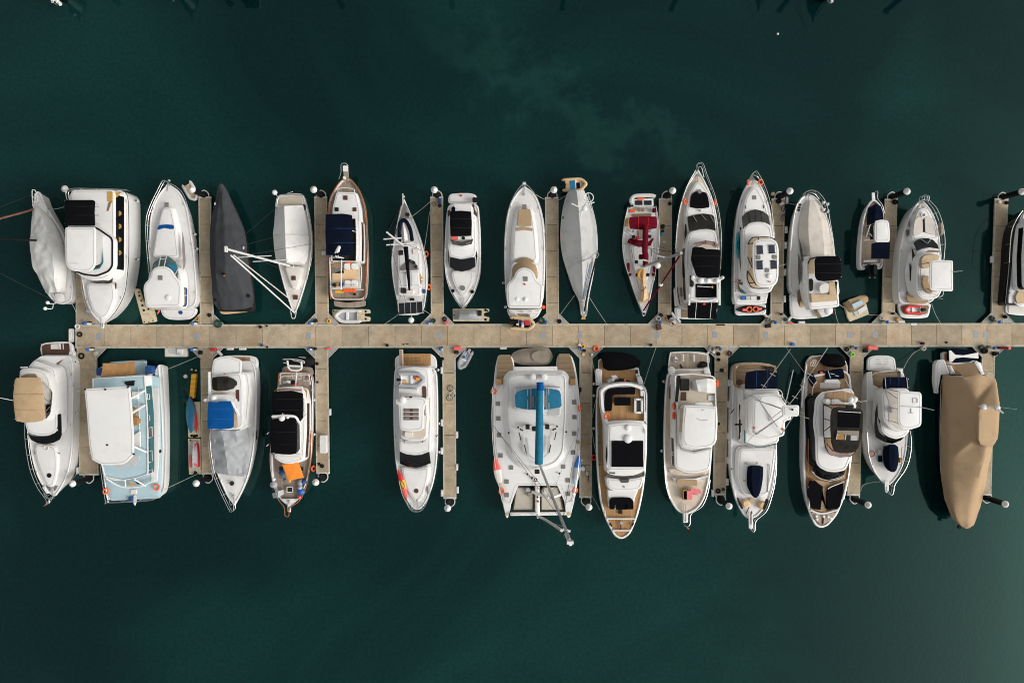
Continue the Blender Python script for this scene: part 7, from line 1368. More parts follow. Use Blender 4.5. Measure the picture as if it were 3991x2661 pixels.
VV = {'a0': (475,240,1.75),'a1': (466,450,1.6),'a2': (458,620,1.55),'a3': (458,900,1.55),'a4': (462,1050,1.6),'a5': (490,1230,1.7),'a6': (545,1380,1.8),'a7': (585,1418,1.85),
      'b1': (512,460,3.0),'b2': (525,640,3.1),'b3': (525,920,3.1),'b4': (528,1070,3.0),'b5': (545,1250,2.8),'b6': (585,1390,2.5),'b7': (625,1450,2.05),'b8': (660,1466,2.0),
      'c0': (640,265,4.2),'c1': (738,465,5.6),'c2': (728,560,5.7),'c3': (735,740,5.5),'c4': (750,800,4.9),
      'd0': (560,162,2.6),'d1': (730,152,2.8),'d2': (635,255,3.9),'d3': (770,240,4.0),'d4': (893,278,3.3),'d5': (905,320,3.2),'d6': (930,480,5.4),
      'e1': (770,500,6.5),'e2': (760,530,6.5),'e3': (755,760,6.5),'e4': (770,800,6.1),'e5': (915,500,6.4),'e6': (932,520,5.9),'e7': (920,760,5.9),'e8': (900,790,5.4),'e9': (830,818,5.2),
      'f1': (800,960,4.4),'f2': (765,1080,4.1),'f3': (725,1200,3.6),'f4': (690,1330,3.0),'f5': (682,1430,2.4),'g1': (870,830,2.6),'g2': (845,950,2.0),'g3': (815,1130,1.9),'g4': (775,1290,1.9),'g5': (722,1440,1.95),
      'h1': (900,520,2.6),'h0': (870,300,2.2)}
keys = list(VV); ix = {k: i for i, k in enumerate(keys)}
FF = ['a0 a1 b1 c0','a1 a2 b2 b1','a2 a3 b3 b2','a3 a4 b4 b3','a4 a5 b5 b4','a5 a6 b6 b5','a6 a7 b7 b6','a7 b8 b7','c0 b1 c1','b1 b2 c2 c1','b2 b3 c3 c2','b3 c4 c3','b3 f1 c4','b3 b4 f2 f1','b4 b5 f3 f2','b5 b6 f4 f3','b6 b7 f5 f4','b7 b8 f5','d0 d1 d3 d2','d2 d3 c1 c0','d3 d4 e1 c1','d4 d5 d6 e5','d4 e5 e1','c1 e1 e2 c2','c2 e2 e3 c3','c3 e3 e4 c4','e1 e5 e6 e2','e2 e6 e7 e3','e3 e7 e8 e4','e4 e8 e9 c4','c4 e9 f1','e9 g1 g2 f1','e9 e8 g1','f1 g2 f2','f2 g2 g3 f3','f3 g3 g4 f4','f4 g4 g5 f5','f5 g5 b8','e5 d6 e6','d6 h1 e6','e6 h1 e7','e7 h1 g1 e8','d5 h0 h1 d6']
Vc = [P(*VV[k]) for k in keys]; Fc = [tuple(ix[k] for k in f.split()) for f in FF]
bm = bmesh.new(); vs = [bm.verts.new(v) for v in Vc]
for f in Fc: bm.faces.new([vs[i] for i in f])
bmesh.ops.triangulate(bm, faces=bm.faces[:]); bmesh.ops.subdivide_edges(bm, edges=bm.edges[:], cuts=5, use_grid_fill=True)
for v in bm.verts:
    s = .5+.5*noise.noise((v.co.x*.35, v.co.y*.35,5)); v.co.z += .05*math.sin(v.co.x*7+v.co.y*2.2+3*noise.noise((v.co.x*.8, v.co.y*.8,2)))*max(0, s)+.10*noise.noise((v.co.x*1.0, v.co.y*.7,1))
bmesh.ops.smooth_vert(bm, verts=[v for v in bm.verts if not v.is_boundary], factor=.5, use_axis_x=True, use_axis_y=True, use_axis_z=True)
for _ in range(1): bmesh.ops.smooth_vert(bm, verts=[v for v in bm.verts if not v.is_boundary], factor=.5, use_axis_x=True, use_axis_y=True, use_axis_z=True)
bm.verts.ensure_lookup_table(); Vc = [v.co.copy() for v in bm.verts]; Fc = [tuple(v.index for v in f.verts) for f in bm.faces]; bm.free()
mk('boat_cover', Vc, Fc,'tan_cover', ang=36)
hoopframe('antenna_mast', [[(760,495,6.7),(835,500,7.2)],[(835,502,7.2),(885,506,7.4)],[(890,495,7.5),(955,550,7.8)]], .1,'white'); ball('antenna_ball', P(800,500,7.0), .32,'white', sz=.7); ball('antenna_ball', P(908,508,7.5), .3,'white', sz=.7); hoopframe('aerial', [[(930,502,6.6),(1062,518,9)]], .025,'white_pipe'); cyl('anchor', P(602,1450,1.6), .2, .2,'charcoal')
end()
# ================================================================ small craft and gear
def solo(name, label, cat, pts, group=None):
    c = cen(PP(pts, 0)); return begin(name, label, cat, Vector((c.x, c.y, 0)), group)
def dinghy(label, cx, cy, ang, L, W, z, tube_m, floor_m, **k):
    c = P(cx, cy, z+.2); begin('inflatable_dinghy', label,'dinghy', Vector((c.x, c.y, z)),'inflatable dinghies'); r = ribparts(c, math.radians(ang), L, W, z, tube_m, floor_m, **k); return r
fr(400,620); dinghy('small white inflatable dinghy with a pale yellow floor, tucked beside a pile', 776,292,-59,2.1,1.25, .02,'rib_white','sand_pad', tr=.17, engine=False, seat=None); end()
fr(1200,620)
F1 = [(213,1312),(455,1308),(540,1312),(545,1345),(490,1350),(490,1368),(545,1378),(540,1415),(460,1422),(215,1410)]
def floatdock(label, pts, z=.32, holes=()):
    o = solo('float_dock', label,'float dock', pts,'small floating docks'); slab('float_block', pts, z,'float_beige', .5, .12, .0)
    for a, b, r in holes: cyl('float_pin', P(a, b, z), r, .03,'rubber', bev=.02)
    end(); return o
floatdock('beige float dock carrying a white inflatable, behind the trawler stern', F1, holes=((505,1330, .12),(505,1395, .12),(225,1325, .08)))
dinghy('white inflatable dinghy lying on a beige float behind the trawler', 340,1370,180,2.75,1.5, .36,'rib_white','rib_grey', tr=.2, engine=False); end()
fr(1600,620); F2 = [(367,1305),(685,1305),(690,1330),(640,1345),(640,1368),(690,1380),(685,1415),(370,1415)]
floatdock('beige float dock under a silver covered jet ski', F2, holes=((655,1318, .14),(655,1400, .14),(380,1360, .08),(672,1325, .1)))
def jetski(label, lines, mat, z0=.4): 
    c = P(*lines[1][len(lines[1])//2]); begin('jet_ski', label,'jet ski', Vector((c.x, c.y, z0)),'covered jet skis on floats'); cover('cover', lines, mat, 4,9, .05, seed=len(label), drop=.2); return c
jetski('jet ski under a silver grey cover on a beige float', [[(382,1330, .55),(385,1360, .55),(382,1398, .5)],[(420,1320, .9),(430,1360,1.2),(420,1400, .85)],[(500,1322, .9),(510,1360,1.35),(500,1400, .85)],[(560,1318, .8),(560,1360,1.1),(560,1402, .8)],[(622,1322, .55),(625,1360, .6),(622,1400, .55)]],'tarp_silver'); box3('black_bumper', P(605,1345, .8), .4, .6, .2,'charcoal'); end()
dinghy('tan inflatable dinghy full of red and blue bags, hung behind the tan pad yacht', 985,1436,-4,2.6,1.5,1.0,'rib_tan','black', tr=.19); box3('red_bag', P(1020,1430,1.2), .5, .5, .25,'red'); box3('red_bag', P(990,1418,1.2), .4, .25, .2,'red'); box3('blue_bag', P(970,1428,1.2), .2, .3, .2,'blue_bright'); box3('white_can', P(935,1440,1.2), .3, .25, .25,'white_warm'); hoopframe('tow_frame', [[(945,1405,1.2),(945,1405,1.7),(945,1455,1.7),(945,1455,1.2)],[(1045,1410,1.2),(1045,1410,1.7),(1050,1455,1.7)],[(945,1407,1.7),(1042,1407,1.7)]], .03,'steel'); end()
o = begin('stern_gear','row of round grey stern fittings behind the tan pad yacht','stern gear', P(1000,1375, .65))
for a, b in ((965,1375),(990,1370),(1030,1372)): box3('motor_bracket', P(a, b, .66), .3, .35, .4,'ochre' if a < 970 else 'grey_hatch'); cyl('rubber_wheel', P(a+4, b+18, .7), .16, .3,'rubber')
end()
fr(2000,620); dinghy('beige inflatable dinghy hanging under the blue panels of the grey tarped sailboat', 545,222,3,2.55,1.45, .9,'rib_tan','sand_pad', tr=.18); end()
fr(3200,620)
floatdock('weathered square float moored askew, carrying a tan covered dinghy', [(200,1250),(232,1385),(250,1420),(420,1355),(395,1260),(340,1240)], .3)
begin('covered_dinghy','tan covered dinghy with a pale window panel on the askew float','dinghy', P(310,1260, .4)); cover('cover', [[(205,1255, .6),(225,1300, .6),(262,1338, .6)],[(240,1228,1.0),(262,1270,1.1),(290,1318, .9)],[(320,1200,1.0),(345,1230,1.1),(370,1275, .9)],[(345,1190, .8),(390,1205, .9),(400,1250, .8)],[(385,1188, .6),(410,1205, .6),(412,1240, .6)]],'tan_cover', 4,8, .04, seed=1, drop=.25); pan('window_panel', [(268,1268),(352,1228),(370,1262),(290,1308)],1.25,'ice_blue', .05); end()
o = begin('seat_cushions','white boards lying on the askew float beside the tan dinghy','boards', P(355,1320, .3)); pan('white_board', [(315,1320),(388,1275),(408,1305),(335,1355)], .42,'white_satin', .05, .1); pan('white_board', [(280,1330),(315,1322),(330,1360),(300,1368)], .4,'grey_light', .05, .08); end()
dinghy('small red inflatable dinghy with a white floor on a teak stern platform', 800,1315,180,1.95,1.0, .74,'red','white_satin', tr=.15); end()
# ---- kayaks
def kayak(label, a, b, W, z, mats, stops=(1,), cock='black', depth=.28):
    A, B = P(*a, z), P(*b, z); d = (B-A); L = d.length; d.normalize(); s = Vector((-d.y, d.x, 0)); V, F, idx = [],[],[]; n, m = 22,8
    for i in range(n+1):
        t = i/n; wv = W/2*max(.02, math.sin(math.pi*t)**.7); c = A+d*L*t
        for k in range(m):
            q = 2*math.pi*k/m; V.append(c+s*math.cos(q)*wv+Vector((0,0, depth*.5+math.sin(q)*depth*.5*(.35+.65*math.sin(math.pi*t))+.1*(2*t-1)**4)))
    for i in range(n):
        mi = sum(1 for x in stops if i/n >= x)
        for k in range(m): F.append((i*m+k, i*m+(k+1) % m, (i+1)*m+(k+1) % m, (i+1)*m+k)); idx.append(min(mi, len(mats)-1))
    c = (A+B)/2; begin('kayak', label,'kayak', Vector((c.x, c.y, z)),'kayaks and paddle boards'); h = mk('hull', V, F, mats, idx=idx)
    if cock:
        T = [c+d*.42*math.cos(2*math.pi*k/14)*min(1, L/3)+s*.19*math.sin(2*math.pi*k/14)*W/.6+Vector((0,0, depth*.98)) for k in range(14)]
        V, F = loft([zadd(T, -.1), zadd(T, .035), offs(T, -.05), zadd(offs(T, -.05),-.02)], top='ngon'); mk('cockpit', V, F, cock)
    end()
fr(2800,620); kayak('black kayak lying across the stern platform of the solar panel yacht',(142,1314),(416,1306), .85, .72,['charcoal'], cock=None); kayak('turquoise kayak strapped along the side deck of the solar panel yacht',(166,632),(166,878), .42,1.95,['turquoise'])
for a, b, s_ in ((268,1312,'left'),(326,1310,'right')):
    V, F = torus(P(a, b, 1.05), .27, .075); o = begin('life_ring','orange life ring lying on the black kayak,'+s_+' of the pair','life ring', P(a, b, .95),'orange life rings'); mk('ring', V, F,'orange'); [mk('white_band', *torus(P(a, b, 1.05)+Vector((math.cos(q)*.27, math.sin(q)*.27,0)), .05, .035,(0,0),8,5),'box_white') for q in (.8,2.3,3.9,5.5)]; end()
for a, b, s_ in ((228,1316,'left'),(358,1308,'right')): tag(box3('kayak_seat', P(a, b, 1.0), .5, .28, .12,'salmon', parent=None, base=P(a, b, 1.0)),'red kayak seat on the black kayak,'+s_+' end','seat','red kayak seats')  # the black kayak's own red seats, built as separate objects
fr(1450,1320); kayak('red and yellow kayak on the foredeck edge of the teak platform yacht',(230,1135),(308,1402), .62,2.35,['red','yellow','salmon'],(.34, .6))
fr(1850,1320); kayak('red and white paddle board along the left side of the catamaran',(176,1032),(228,1300), .8,2.0,['salmon','white_warm','sand_pad'],(.4, .8), None, .2); kayak('blue and white paddle board along the right side of the catamaran',(912,1008),(872,1285), .75,2.0,['blue_bright','rib_grey','ice_blue'],(.37, .75), None, .2)
fr(700,1300); floatdock('beige float holding the blue and red kayaks', [(60,595),(180,595),(185,905),(75,905)], holes=((105,890, .15),(150,890, .15),(80,610, .08)))
kayak('blue covered kayak on a beige float beside the finger',(100,550),(112,865),1.1, .36,['kayak_blue'], cock=None, depth=.45); kayak('narrow red kayak leaning against the blue covered one',(108,540),(160,862), .55, .3,['maroon','red'],(.3,), None, .4)
floatdock('beige float holding the red jet ski', [(72,915),(182,915),(186,1180),(200,1190),(205,1225),(165,1228),(140,1195),(115,1200),(110,1230),(82,1228),(78,1180)], holes=((95,930, .08),(130,895, .18)))
jetski('red jet ski half hidden by a clear grey cover, below the kayaks', [[(95,950, .55),(85,1000, .6),(80,1080, .6),(85,1165, .55)],[(120,938, .8),(115,1000,1.1),(112,1080,1.2),(112,1175, .8)],[(148,945, .7),(150,1010, .9),(155,1080, .9),(150,1175, .7)]],'rib_grey'); cover('hull_side', [[(130,960, .9),(128,1040,1.1),(130,1150, .9)],[(150,955, .75),(160,1040, .8),(162,1165, .7)]],'red', 4,6, .04, drop=.4); cover('hull_side', [[(82,1060, .75),(84,1120, .75),(90,1165, .7)],[(100,1060,1.1),(104,1120,1.15),(108,1165, .9)]],'salmon', 3,5, .03); end()
o = solo('yellow_float','row of yellow float blocks leading to the kayaks','float', [(100,350),(80,565)])
for i in range(5): pan('float_block', [(103-4*i, 352+i*43),(146-4.5*i, 352+i*43),(142-4.5*i, 392+i*43),(99-4*i, 392+i*43)], .4,'yellow', .06, .4)
for a, b in ((106,313),(143,320)): ball('buoy', P(a, b, .2), .12,'sand_pad')
end()
tag(ball('buoy', P(52,372, .15), .22,'rib_white', None, base=P(52,372,0)),'white fender floating beside the yellow float blocks','buoy')
fr(300,1300); o = solo('work_raft','white raft with a pale board and a round pot, moored at the walkway edge','raft', [(765,130),(962,200)]); slab('raft_deck', [(765,128),(962,128),(962,202),(765,202)], .35,'white_warm', .45, .1); pan('board', [(795,140),(880,138),(885,185),(800,170)], .42,'grey_light', .05); box3('locker', P(907,155, .36), .65, .55, .25,'white'); cyl('pot', P(898,175, .6), .13, .15,'grey_light'); end()
fr(0,1300); o = solo('work_raft','narrow white framed raft at the left end of the walkway','raft', [(600,-30),(640,70)]); slab('raft_deck', [(602,-40),(640,-40),(640,72),(602,72)], .4,'nonskid', .4, .05); frame_strip('raft_frame', [(600,-42),(642,-42),(642,74),(600,74)], .46, .1,'white_warm', .05); end()
fr(400,620); F3 = [(270,1132),(318,1130),(340,1200),(372,1290),(440,1298),(468,1418),(352,1440)]
floatdock('long beige float dock with dark holes beside the tall white yacht', F3, holes=[(318,1162, .1),(322,1194, .12),(338,1236, .1),(348,1278, .13),(360,1320, .13),(400,1310, .11),(364,1420, .07),(404,1424, .07),(440,1410, .07)])
fr(1450,1320); dinghy('pale grey inflatable dinghy with an outboard moored behind a red box', 803,188,-118,2.25,1.15, .02,'rib_grey','rib_white', tr=.18, outb='rib_grey'); box3('blue_case', P(803,160, .3), .25, .3, .2,'blue_bright'); end()
dinghy('grey inflatable dinghy with a black outboard on the upper deck of the barred sunroof yacht', 352,356,0,2.75,1.65,3.42,'rib_grey','white_satin', tr=.23); box3('red_can', P(382,340,3.6), .2, .35, .3,'red'); box3('yellow_bag', P(400,350,3.6), .5, .3, .2,'yellow'); box3('ochre_oar', P(285,378,3.6), .5, .15, .15,'yellow'); end()
def covdinghy(label, pts, z, h, mat, ridge=None):
    c = cen(PP(pts, z)); begin('covered_dinghy', label,'dinghy', Vector((c.x, c.y, 0)),'dinghies under fabric covers'); b = body('cover', pts, z, max(.05, z-.6), mat, .5,-.12, .15, h)
    return b
fr(1850,1320); b = covdinghy('taupe covered dinghy lying across the stern of the catamaran', [(310,160),(335,118),(400,90),(540,74),(640,74),(665,105),(690,160),(645,232),(500,240),(390,225),(330,198)],1.3, .45,'taupe_cover'); pan('cover_top', [(490,150),(510,120),(560,98),(640,120),(665,150),(640,205),(580,215),(510,190)],1.85,'taupe_cover', .3, .25, b['o']); end()
fr(2200,1340, S2); covdinghy('black covered dinghy across the stern of the teak decked yacht', [(275,95),(320,68),(450,66),(560,90),(608,140),(602,175),(540,200),(440,212),(340,212),(308,190),(302,130)],1.4, .3,'black_canvas'); end()
fr(3080,1340, S2); covdinghy('black covered dinghy across the stern of the yacht with two sunpads', [(236,140),(250,100),(300,80),(400,78),(440,130),(446,165),(410,190),(350,188),(280,175)],1.4, .3,'black_canvas'); end()
fr(3441,1340, S2); b = covdinghy('navy covered dinghy with a white hourglass band behind the tan covered yacht', [(528,50),(555,34),(700,46),(755,68),(760,118),(700,142),(560,152),(526,132)],1.4, .12,'navy_canvas'); pan('white_band', [(526,52),(540,50),(575,85),(640,90),(758,68),(760,116),(640,106),(580,112),(548,145),(528,140)],1.56,'white_satin', .05, .06, b['o']); end()
fr(1000,1320); covdinghy('black inflatable slung behind the two roofed trawler', [(228,185),(300,165),(440,155),(505,165),(505,225),(440,245),(330,240),(235,215)],1.0, .2,'black'); hoopframe('lifting_frame', [[(230,180,1.7),(330,178,1.8),(410,195,1.8),(412,215,1.8)],[(235,208,1.7),(270,215,1.7)],[(310,185,1.7),(400,205,1.7)]], .05,'white_warm'); hoopframe('white_label', [[(370,160,1.4),(428,164,1.4)]], .04,'grey_light'); end()
# ---- life rings on rails
LR = [(2400,620,2.24,605,370,2.6,'orange','orange life ring on the left bow rail of the black sunpad yacht'),(2400,620,2.24,870,376,2.6,'orange','orange life ring on the right bow rail of the black sunpad yacht'),(2800,620,2.24,260,206,2.6,'orange','orange life ring seen edge on at the left bow of the solar panel yacht'),(2800,620,2.24,370,201,2.7,'orange','round orange life ring at the right bow of the solar panel yacht'),(1200,620,2.24,1034,828, .8,'orange','orange ring fender beside the black boom sailboat, nearer its bow'),(1200,620,2.24,1056,1117, .8,'orange','orange ring fender beside the black boom sailboat, nearer its stern'),(300,1300,2.24,253,1374,2.9,'orange','orange life ring on the left bow rail of the pale blue houseboat'),(300,1300,2.24,695,1341,2.4,'orange','orange life ring at the right bow of the pale blue houseboat'),(1850,1320,2.24,166,458,2.2,'orange','orange life ring at the left stern of the catamaran'),(1850,1320,2.24,916,605,2.2,'orange','orange life ring at the right side of the catamaran near the finger'),(1850,1320,2.24,235,1330,2.2,'orange','orange life ring at the left bow of the catamaran'),(1850,1320,2.24,876,1322,2.2,'orange','orange life ring at the right bow of the catamaran'),(1850,1320,2.24,1042,1035, .7,'red','red ring fender between the catamaran finger and the teak decked yacht'),(1000,1320,2.24,498,1132, .4,'orange','orange ball fender ring beside the orange awning trawler')]
for ox, oy, s, a, b, z, m_, l in LR:
    fr(ox, oy, s); V, F = torus(P(a, b, z), .27, .075,(0,1.0 if 'edge' in l or 'side' in l or 'rail' in l else .35)); tag(mk('life_ring', V, F, m_, None, base=P(a, b, z)), l,'life ring','orange life rings')
# ---- mooring lines
ML = [(0,620,2.24,(430,442,1.4),(558,418,2.4),'thin mooring line between the tarped sailboat and the tall white yacht'),(1200,620,2.24,(910,500,1.5),(1068,372, .5),'grey line from the black boom sailboat bow to the finger'),(1200,620,2.24,(1015,790,1.3),(1062,460, .5),'long slack spring line on the right of the black boom sailboat'),(1200,620,2.24,(795,1352,1.2),(668,1440, .5),'mooring line from the solar paneled stern to the walkway, left'),(1200,620,2.24,(1005,1315,1.2),(1070,1355, .5),'short stern line from the solar paneled stern, right'),(2000,620,2.24,(655,1190,1.5),(818,1440, .5),'grey bow line from the tarped sailboat down to the walkway'),(2000,620,2.24,(538,1188,1.5),(402,1370, .5),'grey bow line from the tarped sailboat to the finger corner'),(2000,620,2.24,(200,310,2.1),(275,352, .5),'bow line of the tan pad yacht to the pile finger'),(2000,620,2.24,(455,320,1.4),(395,360, .5),'stern line of the grey tarped sailboat to the finger end'),(2800,620,2.24,(700,400,2.1),(595,380, .5),'line from the beige covered bow to the finger end'),(2800,620,2.24,(1015,1305,1.2),(1058,1455, .5),'stern line from the black bimini yacht to the walkway'),(2800,620,2.24,(1062,1272,1.2),(1130,1310, .4),'line between the black bimini yacht and the askew float'),(3200,620,2.24,(595,592, .6),(718,597,1.9),'pale line across the finger beside the centre console boat'),(3200,620,2.24,(965,1262,1.0),(1048,1440, .5),'stern line from the red dinghy platform to the walkway'),(3200,620,2.24,(415,1360, .4),(510,1362, .5),'short line from the askew float to the finger corner'),(300,1300,2.24,(748,326,1.3),(1068,195, .5),'pale stern line from the blue houseboat up to the finger corner'),(300,1300,2.24,(765,1358,1.3),(1062,1218, .5),'pale bow line from the blue houseboat to the jet ski float'),(2200,1340, S2,(632,318,1.5),(730,20, .5),'pale stern line from the teak decked yacht up to the walkway'),(2200,1340, S2,(212,85, .6),(246,250,1.4),'white line on the finger corner left of the teak decked yacht'),(2200,1340, S2,(250,440,1.5),(210,640, .5),'spring line left of the teak decked yacht, upper'),(2200,1340, S2,(212,650, .5),(250,870,1.6),'spring line left of the teak decked yacht, lower'),(2200,1340, S2,(282,1315,2.0),(212,1190, .5),'bow line from the teak decked yacht to the finger end'),(3441,1340, S2,(820,250, .55),(880,95, .55),'brown line lying on the finger beside the tan covered yacht'),(0,1300,2.24,(578,1310,1.9),(670,1222, .5),'bow line of the beige bimini yacht to the finger end'),(0,620,2.24,(610,1240,1.1),(665,1350, .5),'stern lines of the tarped sailboat to the wide finger')]
for ox, oy, s, a, b, l in ML:
    fr(ox, oy, s); A, B = P(*a), P(*b); q = [A.lerp(B, t)-Vector((0,0, .18*math.sin(math.pi*t))) for t in [i/8 for i in range(9)]]; V, F = sweep(q, .022,5); tag(mk('mooring_line', V, F,'rope', None, base=B), l,'rope','mooring lines')
for ox, oy, s, pts, l in [(3080,1340, S2,[(900,195,1.6),(940,120, .7),(990,65, .35),(1045,38, .6)],'curved pale hose from the white hardtop yacht to the walkway'),(3080,1340, S2,[(558,1165, .55),(580,1120, .3),(640,1100, .8),(710,1093,2.1)],'slack curved bow line from the white hardtop yacht to the finger')]:
    fr(ox, oy, s); q = curve(PP(pts, 0),6); V, F = sweep(q, .03,5); tag(mk('mooring_line', V, F,'rope', None, base=q[-1]), l,'rope','mooring lines')
# ---- fenders hanging on boat sides
FE = [(400,620,2.24,((800,655),(818,782),(822,1205)),'right side of the blue striped yacht'),(400,620,2.24,((300,366),(300,877)),'right side of the tall white yacht'),(1600,620,2.24,((812,1080),(828,1290)),'left side of the tan pad yacht'),(3491,620,2.24,((985,727),(972,877),(968,988)),'left side of the dark hulled yacht'),(0,1300,2.24,((666,245),(668,495),(668,688)),'right side of the beige bimini yacht'),(1000,1320,2.24,((497,535),(498,836)),'right side of the orange awning trawler'),(1450,1320,2.24,((575,272),(582,740),(584,990)),'right side of the barred sunroof yacht'),(2200,1340, S2,((235,318),(235,412),(233,672),(790,300),(775,850)),'left sides near the teak decked yacht')]
OR = ['first','second','third','fourth','fifth','sixth','seventh']
for ox, oy, s, ps, l in FE:
    fr(ox, oy, s)
    for i, (a, b) in enumerate(ps):
        q = P(a, b, 1.0); begin('fender', OR[i]+' white fender from the top,'+l,'fender', Vector((q.x, q.y, .3)),'fenders hanging on boat sides'); b_ = ball('fender_body', q-Vector((0,0, .15)), .15,'white', sz=2.0); cyl('fender_cap', q+Vector((0,0, .1)), .07, .14,'black', n=8); V, F = sweep([q+Vector((0,0, .2)), q+Vector((0,0, .75))], .015,4); mk('lanyard', V, F,'rope'); end()
# ---- white fenders fixed to the pontoon edges
DF = [(2800,620,2.24,[(592,365,0),(586,620,0),(581,755,0),(576,990,0),(571,1222,0),(415,1375,45),(618,1390,-45),(720,1425,90)],'finger beside the solar panel yacht'),(2500,1340, S2,[(691,308,0),(687,478,0),(685,727,0),(682,922,0),(678,1092,0),(562,1182,0),(525,70,-30)],'finger left of the sportfisher'),(1450,1320,2.24,[(611,275,0),(612,730,0),(611,975,0),(613,1343,0),(742,835,0),(742,1117,0),(747,1315,0)],'bicycle finger'),(700,1300,2.24,[(447,132,90),(555,132,90),(355,170,45)],'walkway edge above the blue bimini yacht'),(1850,1320,2.24,[(250,82,90)],'walkway edge above the catamaran'),(3491,620,2.24,[(832,877,0)],'left edge of the rightmost upper finger'),(1000,1320,2.24,[(643,638,0)],'right edge of the orange awning trawler finger'),(2400,620,2.24,[(500,1362,35),(540,1400,35)],'corner left of the black sunpad yacht'),(3200,620,2.24,[(690,1420,90),(795,1442,90)],'walkway corner below the twin pad yacht'),(0,1300,2.24,[(685,1192,0)],'lower end of the wide left finger')]
for ox, oy, s, ps, l in DF:
    fr(ox, oy, s)
    for i, (a, b, r) in enumerate(ps): q = P(a, b, .3); tag(box3('dock_fender', q, .26, .72, .3,'box_white', math.radians(r), None, .1, q),('' if len(ps) == 1 else OR[i] if i < 7 else 'eighth')+' white block fender on the '+l,'dock fender','white block fenders along the pontoons')
# ---- dock pedestals: white box with a blue cap
PD = [(352,1262,'under the bow of the tall white yacht'),(765,1262,'by the blue striped yacht'),(1217,1260,'by the white tarped sailboat'),(1672,1260,'by the damp finger'),(2126,1259,'by the tan pad yacht'),(2566,1258,'by the red sailboat'),(3010,1258,'by the solar panel yacht'),(3440,1256,'by the askew float'),(3872,1256,'by the rightmost upper finger'),(362,1362,'above the pale blue houseboat'),(762,1362,'above the kayak float'),(1212,1361,'above the orange awning trawler'),(1720,1360,'above the bicycle finger'),(2262,1358,'above the catamaran finger'),(2797,1359,'above the sportfisher finger'),(3320,1356,'above the two sunpad yacht'),(3852,1356,'above the tan covered yacht')]
fr(0,0,1); pk = None
for x, y, l in PD:
    q = P(x, y, ZD)
    if pk is None:
        root = begin('power_pedestal','','pedestal', q); box3('column', q, .26, .24, .85,'box_white', bev=.03, top=.85); cyl('cap', q+Vector((0,0, .85)), .17, .22,'blue_bright', n=12, bev=.5, dome=.06); box3('foot', q+Vector((0, .17,0)), .4, .12, .2,'charcoal'); end(); pk = root; kk = list(root.children)
    else:
        root = pk.copy(); COL.objects.link(root); root.location = q
        for ch in kk: k = ch.copy(); COL.objects.link(k); k.parent = root
    tag(root,'white dock pedestal with a blue cap '+l,'pedestal','power pedestals on the pontoons')
